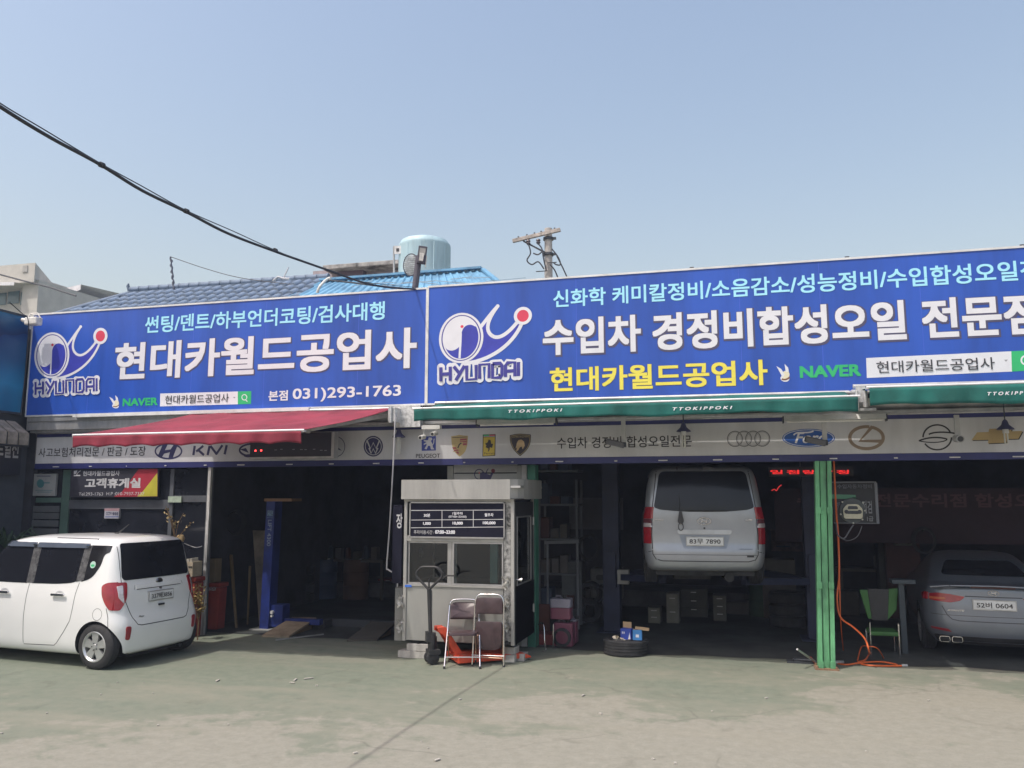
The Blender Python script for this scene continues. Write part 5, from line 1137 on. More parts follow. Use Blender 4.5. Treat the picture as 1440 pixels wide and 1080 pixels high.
for s_ in (1, -1):
    panel(bv, 'rear', rpoly([(s_*.36,.85),(s_*.42,.795),(s_*.55,.765),(s_*.80,.785),(s_*.80,.87),(s_*.70,.89),(s_*.55,.88)], [.01,.03,.03,.01,.01,.03,.02]), .010, REDLENS, 'tail_light', sal, step=.04)
    panel(bv, 'left' if s_ > 0 else 'right', rpoly([(-.72,.885),(-.55,.875),(-.45,.84),(-.6,.785),(-.72,.785)], .02), .010, REDLENS, 'tail_light', sal, step=.04)
    panel(bv, 'rear', rpoly([(s_*.55,.375),(s_*.80,.40),(s_*.80,.425),(s_*.60,.415)], .008), .008, M('reflector_red'), 'bumper_reflector', sal, step=.04)
    panel(bv, 'rear', rpoly([(s_*.62,.835),(s_*.60,.805),(s_*.80,.80),(s_*.80,.83)], .008), .014, M('amber_lens', (.45,.13,.06), .2), 'indicator_lens', sal, step=.04)
panel(bv, 'rear', rpoly([(-.78,.325),(-.70,.21),(.70,.21),(.78,.325)], .04), .006, BLACKP, 'diffuser', sal)
sm = MB(); seam(bv, 'rear', [(.66,.72),(.60,.60),(.54,.545),(.45,.53),(-.45,.53),(-.54,.545),(-.60,.60),(-.66,.72)], .010, BLK, sm); seam(bv, 'rear', [(-.80,.60),(.80,.60)], .006, BLK, sm); seam(bv, 'rear', [(-.36,.86),(.36,.86)], .012, BLK, sm); sm.build('shut_lines', BLK, sal, world=False, recalc=False, kind='stuff')
plate_on(bv, '52버 0604', -.262, .262, .70, .813, sal, .012)
e_ = hit(bv, 'rear', 0, .915, .004)
mb = MB(); mb.tube([(e_.x-.006, .07*math.cos(2*math.pi*k/28), e_.z+.032*math.sin(2*math.pi*k/28)) for k in range(28)], .005, 6, closed=True)
for pts in ([(-.035,-.018),(-.018,.02)],[(.018,-.018),(.035,.02)],[(-.03,.0),(.03,.002)]): mb.beam(*[(e_.x-.008, -p, e_.z+q) for p, q in pts], .010, .009)
mb.build('badge', CHROME, sal, world=False, smooth=60)
q = hit(bv, 'rear', .45, .66, .006); mb = MB(); text_mb(mb, 'AVANTE', lambda p, r: Vector((q.x-.002, -p, r)), -.60, -.38, .655, .680, .03, .2); mb.build('lettering', CHROME, sal, world=False, recalc=False)
for yy in (.66, .50):
    mb = MB(); mb.tube([(-.955, yy+a, .285+b) for a, b in rpoly([(-.065,-.035),(.065,-.035),(.065,.035),(-.065,.035)], .025)], .008, 6, closed=True); mb.build('exhaust_tip', CHROME, sal, world=False, smooth=60)
    mb = MB(); mb.box(-.952,-.80, yy-.058, yy+.058, .255, .315); mb.build('exhaust_inner', WELL, sal, world=False)
for x in (0, 2.7):
    for s_ in (1, -1): wheel(sal, x, s_*.79, .32, .205, s_, .22)
# ------------------------------------------------------------------ stainless parking booth
BY = 11.45; YB_ = 12.68
bx0 = at(567, 800, BY).x; bx1 = at(723, 800, BY).x
Zq = lambda py, px=640: at(px, py, BY).z
bt = thing('parking_booth', 'stainless steel parking booth with price board and sliding window standing on blocks', 'booth', ((bx0+bx1)/2, 12, .2))
zb0, zsill, zwin, zbt, zrb, zrt = .235, Zq(823), Zq(762), Zq(756), Zq(702), Zq(674.5)
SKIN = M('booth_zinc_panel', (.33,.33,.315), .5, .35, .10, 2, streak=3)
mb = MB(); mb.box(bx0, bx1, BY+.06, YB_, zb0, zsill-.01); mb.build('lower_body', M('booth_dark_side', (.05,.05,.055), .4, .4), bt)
xm = at(605, 860, BY).x
mb = MB(); mb.box(bx0+.02, xm-.005, BY+.02, BY+.058, zb0+.01, zsill-.03); mb.build('front_panel', SKIN, bt, bevel=.004)
mb = MB(); mb.box(xm+.005, bx1-.16, BY+.02, BY+.058, zb0+.01, zsill-.03); mb.build('front_panel', SKIN, bt, bevel=.004)
mb = MB(); mb.box(xm-.012, xm+.012, BY+.005, BY+.022, zb0+.01, zsill-.08); mb.build('joint_strip', DARKST, bt)
for x0, x1 in ((bx0, bx0+.05), (bx1-.05, bx1)):
    mb = MB(); mb.box(x0, x1, BY, BY+.06, zb0, zrb); mb.build('corner_post', STAIN, bt, bevel=.006)
for x0, x1 in ((bx0, bx0+.05), (bx1-.05, bx1)):
    mb = MB(); mb.box(x0, x1, YB_-.06, YB_, zb0, zrb); mb.build('corner_post', STAIN, bt, bevel=.006)
mb = MB(); mb.box(bx1-.152, bx1-.052, BY+.012, BY+.058, zb0+.05, zrb-.02)
mb.build('crumpled_strip', M('peeling_film', (.30,.30,.30), .35, .5, .75, 14, bump=.8, bscale=20), bt, bevel=.004)
mb = MB(); mb.box(bx0+.051, bx1-.153, BY+.004, BY+.06, zsill-.028, zsill+.0); mb.build('window_sill', STAIN, bt)
mb = MB(); mb.box(bx0+.051, bx1-.153, BY+.004, BY+.06, zwin+.0, zbt+.02); mb.build('window_head', STAIN, bt, bevel=.004)
mb = MB(); mb.box(bx0, bx1, BY-.01, BY+.06, zrb-.035, zrb-.001); mb.build('eaves_rail', STAIN, bt)
# windows
wx0, wx1 = bx0+.06, bx1-.16; wm = at(605.5, 790, BY).x; wm2 = at(641, 790, BY).x
FR = M('window_aluminium', (.42,.42,.43), .4, .7, .1, 5)
BG = M('booth_glass', (.02,.03,.035), .06, 0, .1, 2, spec=.6)
bgm = M('clear_pane', (.45,.5,.52), .03, 0, 0, 1, trans=1, spec=.3)
for (x0, x1, yy) in ((wx0, at(633,790,BY).x, BY+.035), (at(636,790,BY).x, wx1, BY+.012)):
    wf = MB(); z0, z1 = zsill+.002, zwin-.002; t_ = .022
    wf.box(x0, x1, yy, yy+.02, z0, z0+t_); wf.box(x0, x1, yy, yy+.02, z1-t_, z1); wf.box(x0, x0+t_, yy, yy+.02, z0+t_, z1-t_); wf.box(x1-t_, x1, yy, yy+.02, z0+t_, z1-t_)
    w_ = wf.build('sliding_window', FR, bt)
    mb = MB(); mb.box(x0+t_, x1-t_, yy+.008, yy+.012, z0+t_, z1-t_); mb.build('pane', bgm, w_)
mb = MB(); mb.box(at(628,790,BY).x, at(641,790,BY).x, BY+.04, BY+.06, zsill, zwin); mb.build('window_mullion', STAIN, bt)
# side walls with openings, door on the right
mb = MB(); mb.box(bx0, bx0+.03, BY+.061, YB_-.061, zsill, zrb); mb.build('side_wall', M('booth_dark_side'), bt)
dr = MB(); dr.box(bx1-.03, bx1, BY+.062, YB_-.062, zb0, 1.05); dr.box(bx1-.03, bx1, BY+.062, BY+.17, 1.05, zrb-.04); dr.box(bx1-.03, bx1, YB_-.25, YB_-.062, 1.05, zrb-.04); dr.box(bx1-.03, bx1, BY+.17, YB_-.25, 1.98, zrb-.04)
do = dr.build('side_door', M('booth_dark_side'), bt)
mb = MB()
for (y0, y1, z0, z1) in ((BY+.15,BY+.17,1.03,2.0),(YB_-.25,YB_-.23,1.03,2.0),(BY+.17,YB_-.25,1.03,1.05),(BY+.17,YB_-.25,1.98,2.0)): mb.box(bx1+.0005, bx1+.012, y0, y1, z0, z1)
mb.build('glazing_bead', FR, do)
mb = MB(); mb.box(bx1-.02, bx1-.015, BY+.17, YB_-.25, 1.05, 1.98); mb.build('pane', bgm, do)
mb = MB(); mb.cyl((bx1, BY+.11, 1.12), (bx1+.06, BY+.11, 1.12), .012, 8); mb.cyl((bx1+.05, BY+.11, 1.12), (bx1+.09, BY+.11, 1.12), .028, 14); mb.build('door_knob', CHROME, do, smooth=40)
for z in (1.85, .55): mb = MB(); mb.cyl((bx1+.012, YB_-.1, z), (bx1+.012, YB_-.1, z+.12), .014, 8); mb.build('hinge', GALV, do)
mb = MB(); mb.box(bx0+.03, bx1-.03, YB_-.04, YB_-.01, zb0, 1.1); mb.box(bx0+.03, bx1-.03, YB_-.04, YB_-.01, 1.1, zrb); mb.build('back_wall', M('booth_inside', (.012,.014,.018), .7), bt)
mb = MB(); mb.box(bx0+.03, bx1-.03, BY+.07, YB_-.05, zrb-.02, zrb); mb.build('booth_ceiling', M('booth_inside'), bt)
# things seen inside: pale green jamb, tablet poster
q = at(693, 790, 11.9); mb = MB(); mb.box(q.x-.055, q.x+.055, 11.95, 12.0, zsill-.05, zwin+.05); mb.build('green_jamb', M('pale_green_jamb', (.35,.62,.55), .6), bt)
q = at(583, 776, 11.8); mb = MB(); mb.box(q.x-.06, q.x+.06, 12.0, 12.01, q.z-.10, q.z+.06); mb.build('inside_notice', M('notice_grey', (.22,.22,.24), .7, 0, .6, 30), bt)
# roof band with rounded right-hand corner
rx0 = at(567, 680, BY-.06).x-.02; rx1 = at(717.5, 680, BY-.06).x
def band(u, v):
    L1 = rx1-rx0; rr = .16; y0 = BY-.08; y1 = YB_+.10
    path = [(rx0, y1), (rx0, y0), (rx1-.0, y0)] + [(rx1+.09, y0+.10), (rx1+.15, y0+.21), (rx1+.185, y0+.34), (rx1+.20, y0+.50)] + [(rx1+.20, y1-.3)] + [(rx1+.20-.3*(1-math.cos(math.pi/2*k/6)), y1-.3+.3*math.sin(math.pi/2*k/6)) for k in range(1, 7)]
    i = min(int(u*(len(path)-1)+1e-6), len(path)-1); p = path[i]; return Vector((p[0], p[1], zrb+(zrt-zrb)*v))
NP = 13
mb = MB(); mb.grid(band, NP, 1); o = mb.build('roof_band', STAIN, bt, recalc=False); s = o.modifiers.new('s', 'SOLIDIFY'); s.thickness = .01
mb = MB(); mb.box(rx0+.01, rx1+.15, BY-.07, YB_+.08, zrt-.12, zrt-.09); mb.build('roof_deck', GALV, bt)
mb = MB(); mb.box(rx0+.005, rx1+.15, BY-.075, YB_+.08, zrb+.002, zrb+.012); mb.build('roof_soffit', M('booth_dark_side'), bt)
# price board
pbx0, pbx1 = at(578, 740, BY-.02).x, at(710, 740, BY-.02).x; pz = lambda y: at(640, y, BY-.02).z
PB = M('price_board_navy', (.010,.010,.022), .65, spec=.15); WL = M('board_line', (.5,.5,.52), .5)
mb = MB(); mb.box(pbx0, pbx1, BY-.02, BY-.001, pz(755.5), pz(706.5)); pbo = mb.build('price_board', PB, bt)
fm = MB(); yy = BY-.022
for (x0, x1, y0, y1) in ((577,710.5,706,707.6),(577,710.5,754.8,757),(577,578.6,706,757),(708.8,710.5,706,757)): fm.box(at(x0,y0,BY).x, at(x1,y0,BY).x, BY-.028, BY-.0205, at(640,y1,BY).z, at(640,y0,BY).z)
fm.build('board_frame', FR, pbo)
A = Art(BY-.021, .001)
A.line([(578,717.8),(709.5,717.2)], .9, WL); A.line([(578,731.3),(709.5,730.3)], .9, WL); A.line([(578,742.2),(709.5,741)], .9, WL); A.line([(621.6,717.8),(621.6,742)], .9, WL); A.line([(665.6,717.5),(665.6,741.5)], .9, WL)
A.text('30분', (596, 722.2, 727, 605), WHITEV, .03); A.text('1일주차', (636.5, 719.8, 724, 651), WHITEV, .03); A.text('(07:00~23:00)', (631, 725, 728.6, 656), WHITEV, .02); A.text('월주차', (681.5, 721.6, 726.4, 694), WHITEV, .03)
A.text('1,000', (595, 734, 738.6, 606), WHITEV, .05); A.text('10,000', (636.5, 733.6, 738.2, 651), WHITEV, .05); A.text('100,000', (679, 733.2, 737.8, 697), WHITEV, .05)
A.text('주차이용시간 :', (582, 745.4, 751, 610.5), WL, .01); A.text('07:00~23:00', (612, 745.4, 750.6, 640), WHITEV, .05)
A.build('board_lettering', pbo)
q = at(564, 728, BY); mb = MB(); mb.box(at(553,728,BY).x, at(566,728,BY).x, BY-.01, BY+.01, at(560,820,BY).z, at(560,710,BY).z); sb = mb.build('side_board', PB, bt)
A = Art(BY-.011, .001); A.text('장', (557.5, 722, 743, 566), WL, .02); A.build('board_lettering', sb)
mb = MB(); mb.box(at(556,860,BY+.1).x, at(566.5,860,BY+.1).x, BY+.08, BY+.4, .22, at(560,826,BY+.1).z); mb.build('meter_box', M('meter_grey', (.20,.20,.19), .7), bt)
q = at(574, 824, BY); mb = MB(); mb.box(q.x-.05, q.x+.05, BY-.004, BY+.0195, q.z-.015, q.z+.015); mb.build('blue_tag', M('tag_blue', (.04,.15,.6), .5), bt)
q = at(712.5, 904, BY); mb = MB(); mb.cyl((q.x, BY-.01, q.z), (q.x, BY+.02, q.z), .03, 14); mb.build('cable_hole', DARKST, bt)
for n_, (px, py) in enumerate(((563,845),(563,880),(712,820),(712,848),(711,880))):
    q = at(px, py, BY); mb = MB(); mb.grid(lambda u, v: Vector((q.x+(u-.5)*.09+.02*math.sin(v*9+n_), BY-.012-.02*math.sin(u*7+v*5+n_), q.z+(v-.5)*(.16+.05*math.sin(u*8)))), 6, 8); mb.build('peeling_tape', M('tape_silver', (.42,.41,.38), .4, .3, .5, 20), bt, smooth=60, recalc=False)
# blocks under the booth
blk = None
for px, py, k_ in ((573,930,0),(589,930,0),(560,929,0),(714,932,0),(728,930,0),(572,930,1),(588,929,1),(715,931,1)):
    p = gr(px, py); m1 = MB(); m1.box(-.095,.095,-.10,.10,0,.098)
    if blk is None: blk = m1.build('paving_block', CONC, None, bevel=.006); o = blk
    else: o = blk.copy(); C.objects.link(o)
    o.location = (p.x, max(p.y, BY-.02)+.12, k_*.1+.0); o.rotation_euler = (0,0,random.uniform(-.1,.1))
    o['category'] = 'block'; o['group'] = 'concrete blocks under the booth'
    o['label'] = {0:'lower left concrete block under the booth corner nearest the pallet jack',1:'lower concrete block right of the left booth corner block',2:'half hidden concrete block left of the booth corner',3:'lower concrete block under the right booth corner behind the chairs',4:'concrete block at the booth corner nearest the red fork tips',5:'upper left concrete block touching the booth base',6:'upper concrete block beside the pallet jack wheel',7:'upper concrete block under the right booth corner'}[[ (573,930,0),(589,930,0),(560,929,0),(714,932,0),(728,930,0),(572,930,1),(588,929,1),(715,931,1)].index((px,py,k_))]

# ------------------------------------------------------------------ hand pallet jack
jp = gr(605, 935); jk = thing('pallet_jack', 'red and black hand pallet jack with upright handle in front of the booth', 'pallet jack', (jp.x, jp.y+.05, 0), R_(37))
J = lambda m, n, mt, **k: m.build(n, mt, jk, world=False, **k)
BKM = M('jack_black', (.03,.03,.032), .5, 0, .2, 6)
m1 = MB()
for s_ in (-1, 1): m1.lathe([(0,-.03),(.075,-.03),(.088,-.022),(.088,.022),(.075,.03),(0,.03)], lambda a, b, h: Vector((a, s_*.055+h, .09+b)), 24)
J(m1, 'steer_wheel', RUBBER, smooth=40)
m1 = MB(); m1.cyl((0,0,.09),(0,0,.42),.055,16); m1.box(-.06,.10,-.09,.09,.14,.20); m1.cyl((.06,.05,.18),(.06,.05,.36),.03,10); m1.box(-.08,-.02,-.05,.05,.30,.44); J(m1, 'pump_unit', BKM, smooth=40)
m1 = MB(); m1.cyl((-.02,0,.42),(-.05,0,1.0),.028,12); J(m1, 'tow_bar', BKM, smooth=40)
lp_ = rpoly([(-.04,.98),(.20,1.20),(.20,1.215),(.10,1.30),(-.10,1.30),(-.20,1.215),(-.20,1.20)], [.01,.02,.02,.06,.06,.02,.02])
ca, sa = math.cos(-R_(37)), math.sin(-R_(37))
m1 = MB(); m1.tube([(-.05+a*math.cos(R_(37)), -a*math.sin(R_(37)), b) for a, b in rpoly([(0,1.0),(.19,1.18),(.19,1.24),(.12,1.31),(-.12,1.31),(-.19,1.24),(-.19,1.18)], [.01,.04,.05,.05,.05,.05,.04])], .018, 8, closed=True); J(m1, 'tow_handle', BKM, smooth=60)
m1 = MB(); m1.tube([(-.05+a*ca, a*sa, b) for a, b in ((0,1.0),(0,1.14),(.05,1.2))], .012, 6); m1.tube([(-.05+.02*ca, .02*sa, 1.02),(-.05+.14*ca, .14*sa, 1.13),(-.05+.27*ca, .27*sa, 1.20),(-.05+.36*ca, .36*sa, 1.20)], .012, 6); J(m1, 'release_lever', BKM, smooth=60)
m1 = MB()
for s_ in (-1, 1):
    m1.prism([(.06,.50),(.17,.50),(.40,.16),(.44,.06),(.34,.04),(.30,.13),(.13,.40),(.06,.44)], lambda a, b, d: Vector((a, s_*.09+d, b)), -.006, .006)
m1.box(.07,.16,-.085,.085,.47,.495); m1.beam((.17,0,.49),(.40,0,.14),.17,.008); J(m1, 'lift_frame', JACKR, bevel=.003)
for s_ in (-1, 1):
    m1 = MB(); m1.prism([(.30,.03),(.30,.10),(.36,.115),(1.28,.10),(1.38,.055),(1.38,.035)], lambda a, b, d: Vector((a, s_*.19+d, b)), -.075, .075); f_ = J(m1, 'fork', JACKR, bevel=.006)
    m1 = MB(); m1.cyl((1.22,s_*.19-.05,.038),(1.22,s_*.19+.05,.038),.037,16); J(m1, 'load_roller', M('roller_cream', (.3,.28,.24), .6), smooth=40)
m1 = MB(); m1.box(.30,.36,-.26,.26,.04,.11); J(m1, 'cross_member', JACKR)

# ------------------------------------------------------------------ folding chairs
def folding_chair(label, loc, rz, folded=False):
    t = thing('folding_chair', label, 'chair', loc, rz, 'brown folding chairs at the booth')
    B = lambda m, n, mt, **k: m.build(n, mt, t, world=False, **k)
    if not folded:
        top = [(-.205,-.20,.46),(-.215,-.26,.70)]; a_ = [(-.24,.24,0),(-.22,-.02,.42),(-.205,-.17,.74),(-.195,-.185,.80),(-.15,-.195,.845),(0,-.20,.855),(.15,-.195,.845),(.195,-.185,.80),(.205,-.17,.74),(.22,-.02,.42),(.24,.24,0)]
        back = ((-.185,.185),(.60,.81)); by = lambda z: .24-.42*z/.80+.0
        rear = [(-.20,.13,.42),(-.21,-.26,0)]
    else:
        a_ = [(-.22,.10,0),(-.21,.05,.42),(-.205,.02,.74),(-.195,.012,.86),(-.15,.005,.93),(0,0,.94),(.15,.005,.93),(.195,.012,.86),(.205,.02,.74),(.21,.05,.42),(.22,.10,0)]
        by = lambda z: .10-.09*z; back = ((-.185,.185),(.68,.90)); rear = [(-.19,.01,.50),(-.19,.02,.03)]
    m1 = MB(); m1.tube(smooth_path(a_, 4), .0125, 10); B(m1, 'frame', CHROME, smooth=60)
    m1 = MB()
    for s_ in (-1, 1): m1.tube([(s_*rear[0][0], rear[0][1], rear[0][2]), (s_*rear[1][0], rear[1][1], rear[1][2])], .011, 8)
    m1.tube([(rear[1][0], rear[1][1]*.78+.02, .10), (-rear[1][0], rear[1][1]*.78+.02, .10)], .008, 8); B(m1, 'rear_legs', M('brass_tone_tube', (.45,.30,.22), .3, .9, .1, 6), smooth=60)
    m1 = MB(); m1.tube([(-.225, by(.14)+.01, .14), (.225, by(.14)+.01, .14)], .008, 8); B(m1, 'cross_bar', CHROME, smooth=60)
    m1 = MB()
    z0, z1 = back[1]
    def BP(u, v):
        x = -.19+.38*u; z = z0+(z1-z0)*v; y = by(z)-.012+ (.045 if not folded else .0)*(-(1-(2*u-1)**2)); return Vector((x, y, z))
    pl_ = rpoly([(0,0),(1,0),(1,1),(0,1)], [.06,.06,.22,.22])
    def pad(n, P, fn, th):
        mm = MB(); k = len(P); c_ = fn(.5, .5); ring0 = [fn(a, b) for a, b in P]
        nrm = (fn(1, .5)-fn(0, .5)).cross(fn(.5, 1)-fn(.5, 0)).normalized()
        r1 = [p+(c_-p)*.03+nrm*th for p in ring0]; r2 = [p+(c_-p)*.25+nrm*th*1.5 for p in ring0]; r0 = ring0; rb = [p-nrm*th*.5 for p in ring0]
        vs = rb+r0+r1+r2+[c_+nrm*th*1.6, c_-nrm*th*.5]; fs = []
        for q in range(3): fs += [(q*k+i, q*k+(i+1)%k, (q+1)*k+(i+1)%k, (q+1)*k+i) for i in range(k)]
        fs += [(3*k+i, 3*k+(i+1)%k, 4*k) for i in range(k)]+[((i+1)%k, i, 4*k+1) for i in range(k)]
        mm.add(vs, fs); B(mm, n, BROWNV, smooth=50)
    pad('backrest', pl_, lambda u, v: BP(1-u, v), .016)
    if not folded: pad('seat', rpoly([(0,0),(1,0),(1,1),(0,1)], .2), lambda u, v: Vector((-.195+.39*u, -.12+.37*v, .425+.015*v)), .022)
    else: pad('seat', rpoly([(0,0),(1,0),(1,1),(0,1)], [.35,.35,.1,.1]), lambda u, v: Vector((-.185+.37*(1-u), .03, .20+.38*v)), .018)
    m1 = MB()
    for s_ in (-1, 1):
        m1.cyl((s_*a_[-1][0], a_[-1][1], 0), (s_*a_[-1][0], a_[-1][1]-.01, .03), .016, 10); m1.cyl((s_*rear[1][0], rear[1][1], rear[1][2]-.0), (s_*rear[1][0], rear[1][1]+.01, rear[1][2]+.03), .015, 10)
    B(m1, 'rubber_foot', RUBBER, smooth=40)
    return t
p0, p1 = gr(628, 941), gr(671.5, 940.5); ang = .26
mid = (p0+p1)/2; rz = ang+math.pi
fwd = Vector((-math.sin(rz), math.cos(rz), 0))
folding_chair('unfolded brown padded folding chair with chrome frame in front of the booth', tuple(mid - fwd*.24), rz)
fc = folding_chair('folded brown chair leaning against the booth behind the open chair', (at(684,900,11.13).x, BY-.17, 0), math.pi+.06, folded=True)
fc.rotation_euler.x = .0

# ------------------------------------------------------------------ office front at the left: frames, glass, signs
YO_ = 12.52
off = thing('glazed_shopfront', 'dark glazed waiting room front with grey and green frames behind the white car', 'shopfront', (-10.4, YO_, 0))
OG = M('office_glass', (.018,.020,.028), .07, 0, .2, 2, spec=.6)
xp = lambda px, Y=YO_: at(px, 760, Y).x
zp = lambda py, px=200, Y=YO_: at(px, py, Y).z
OF = M('office_frame', (.11,.12,.14), .55, .3)
def frame_box(n, x0, x1, z0, z1, mt, y0=YO_, y1=YO_+.06): m1 = MB(); m1.box(x0, x1, y0, y1, z0, z1); return m1.build(n, mt, off, bevel=.004)
frame_box('window_pane', xp(92), xp(236), .1, 2.76, OG, YO_+.03, YO_+.04)
frame_box('window_pane', xp(40), xp(82), .1, 2.76, OG, YO_+.03, YO_+.04)
frame_box('window_pane', xp(240), xp(288), .1, 2.76, OG, YO_+.03, YO_+.04)
frame_box('wall_panel', xp(36)-.3, xp(42), 0, 2.76, M('neighbour_wall'))
frame_box('green_jamb', xp(82), xp(93), 0, 2.76, M('green_grey_jamb', (.07,.13,.11), .6))
frame_box('mullion', xp(236)-.02, xp(240), 0, 2.76, OF)
frame_box('mullion', xp(287), xp(294), 0, 2.76, OF)
frame_box('transom', xp(240)+.001, xp(287)-.001, zp(706), zp(697), OF)
frame_box('transom', xp(93)+.001, xp(236)-.021, zp(716), zp(703), OF)
frame_box('rail', xp(40)+.1, xp(82)-.001, zp(707), zp(700), M('green_grey_jamb'), YO_-.01, YO_+.02)
for k, py in enumerate((712, 722, 733, 745, 757, 769)): frame_box('shutter_slat', xp(43), xp(80), zp(py+9), zp(py), M('slat_grey', (.09,.10,.11), .6), YO_-.008+.002*(k % 2), YO_+.025)
pw = MB(); x_ = at(291.5, 770, YO_-.06)
pts = [at(295.5, 655, YO_-.06), at(294, 740, YO_-.06), at(287.5, 890, YO_-.06)]
pb0 = gr(287, 892)
m1 = MB(); m1.box(xp(293), xp(297), YO_-.10, YO_-.04, 0, 2.78); one(m1, 'door_post', M('post_white_chipped', (.50,.50,.50), .6, .2, .5, 7, streak=6), 'chipped pale steel post at the left edge of the dark bay', 'post', bevel=.004)
# lounge sign
ls = thing('lounge_sign', 'dark Korean waiting room sign with red and yellow corner over the office window', 'sign', (xp(160), YO_-.05, 2.4))
m1 = MB(); m1.box(at(99,680,YO_-.08).x, at(222,680,YO_-.08).x, YO_-.08, YO_-.03, at(160,699,YO_-.08).z, at(160,659.5,YO_-.08).z); m1.build('panel', M('sign_charcoal', (.035,.035,.05), .5), ls)
Yl = YO_-.08; A = Art(Yl, .002)
A.poly([(195,659.8),(221.5,659.3),(221.5,698),(160,698.7),(172,691),(183,676)], M('sign_crimson', (.36,.03,.05), .5)); A.poly([(221.3,665),(221.3,697.7),(193,698.2),(201,691)], M('sign_yellow', (.50,.46,.05), .5))
A.text('현대카월드공업사', (117, 662.5, 669.5, 168.5), LG2 if 'LG2' in globals() else M('sign_white', (.55,.55,.57), .5), .02)
A.text('고객휴게실', (120, 672.5, 686.5, 198), M('sign_white'), .045); A.text('Tel.293-1763', (111, 692.5, 697, 145), M('sign_white'), .0); A.text('H.P :010-7937-7337', (150, 692, 696.5, 203), M('sign_white'), .0)
A.poly([(104,662),(109,661.5),(107.5,666),(104,667)], M('sign_white')); A.line([(104,669),(113,668.5)], 1.8, M('sign_white')); A.line(bez((108,668),(110,663),(114,662)), 1.2, M('sign_white')); A.build('lettering', ls)
nt_ = thing('notice_sheet', 'small white notice with red top stuck to the office glass', 'notice', (xp(157), YO_, 2.2))
m1 = MB(); a_ = at(147, 729, YO_-.01); b_ = at(168, 715, YO_-.01); m1.box(a_.x, b_.x, YO_-.02, YO_+.028, a_.z, b_.z); m1.build('sheet', M('notice_white', (.42,.42,.47), .7), nt_)
A = Art(YO_-.02, .002); A.poly([(147,715),(168,715),(168,718.5),(147,718.5)], M('notice_pink', (.40,.25,.28), .7)); A.text('CCTV', (149.5, 720, 724.5, 157), INK, .02); A.text('촬영중', (158.5, 720, 724.5, 166.5), INK, .02); A.line([(148,726.8),(167,726.5)], 1.6, M('notice_blue', (.15,.18,.35), .7)); A.build('print', nt_)
ce = thing('certificate', 'pale certificate with teal key emblem on the green framed panel', 'notice', (xp(61), YO_, 2.3))
m1 = MB(); a_ = at(43.5, 697.5, YO_-.03); b_ = at(79.5, 666, YO_-.03); m1.box(a_.x, b_.x, YO_-.04, YO_+.02, a_.z, b_.z); m1.build('sheet', M('cert_white', (.27,.28,.28), .6), ce, bevel=.01)
A = Art(YO_-.04, .002); A.ell(57, 680, 5.2, 6, M('cert_teal', (.05,.16,.18), .6)); A.line([(59,679),(70,679)], 1.6, M('cert_teal')); A.line([(52,669.5),(71,669.5)], 1.2, INK); A.line([(50,689.5),(74,689.5)], .8, M('cert_teal')); A.line([(52,692),(72,692)], .8, M('cert_teal')); A.build('print', ce)
m1 = MB(); a_ = at(236.5, 706.5, YO_-.02); b_ = at(255.5, 698, YO_-.02); m1.box(a_.x, b_.x, YO_-.03, YO_-.002, a_.z, b_.z); one(m1, 'small_plate', M('mint_plate', (.36,.44,.36), .6, 0, .2, 12), 'small pale green plate on the office door frame', 'plate')
# plant with long narrow leaves behind the car at the left edge
pl = thing('potted_palm', 'spiky green plant standing at the far left behind the white car', 'plant', tuple(at(8, 800, 11.9)-Vector((0,0,at(8,800,11.9).z))))
bx, by_ = pl.location.x, pl.location.y
lm = MB()
for k in range(46):
    a = random.uniform(0, 6.28); L = random.uniform(.5, 1.0); h0 = 1.35; pts_ = []
    for j in range(6): t = j/5; pts_.append(Vector((bx+math.cos(a)*L*t*.8, by_+math.sin(a)*L*t*.5, h0+L*(t*1.1-.75*t*t)*random.uniform(.7,1.1))))
    for j in range(5):
        w0 = .022*(1-j/5)+.004; w1 = .022*(1-(j+1)/5)+.003; q = Vector((-math.sin(a), math.cos(a), .4))
        lm.add([pts_[j]-q*w0, pts_[j]+q*w0, pts_[j+1]+q*w1, pts_[j+1]-q*w1], [(0,1,2,3)])
lm.build('leaves', M('palm_green', (.035,.07,.04), .6, 0, .3, 6), pl, recalc=False)
m1 = MB(); m1.cyl((bx,by_,.4),(bx,by_,1.4),.05,10); m1.build('stem', M('stem_brown', (.08,.06,.04), .9), pl, smooth=40); m1 = MB(); m1.lathe([(0,0),(.16,0),(.22,.42),(.19,.42),(.18,.38),(0,.38)], lambda a, b, h: Vector((bx+a, by_+b, h)), 24); m1.build('pot', M('terracotta', (.25,.11,.07), .8), pl, smooth=40)
# dry branch plant near the post
def dry(label, px0, py0, Y, seed, n, spread, hgt, col):
    random.seed(seed); b = at(px0, py0, Y); t = thing('dry_plant', label, 'plant', (b.x, Y, 0)); m1 = MB(); l1 = MB()
    m1.tube([(b.x, Y, .0), (b.x+.01, Y, b.z)], .012, 6)
    for k in range(n):
        d = Vector((random.uniform(-spread, spread), random.uniform(-.1, .1), random.uniform(.2, hgt))); s = Vector((b.x, Y, b.z)); P_ = [s, s+d*.5+Vector((random.uniform(-.05,.05),0,.04)), s+d]
        m1.tube(smooth_path(P_, 3), .005, 5)
        for j in range(7):
            c_ = P_[1].lerp(P_[2], random.random())+Vector((random.uniform(-.04,.04), random.uniform(-.04,.04), random.uniform(-.03,.03))); a = Vector((random.uniform(-1,1), random.uniform(-1,1), random.uniform(-1,1))).normalized()*.028; b2 = a.orthogonal().normalized()*.014
            l1.add([c_-a, c_+b2, c_+a, c_-b2], [(0,1,2,3)])
    m1.build('stems', M('twig_brown', (.16,.10,.05), .9), t, smooth=60); l1.build('leaves', col, t, recalc=False)
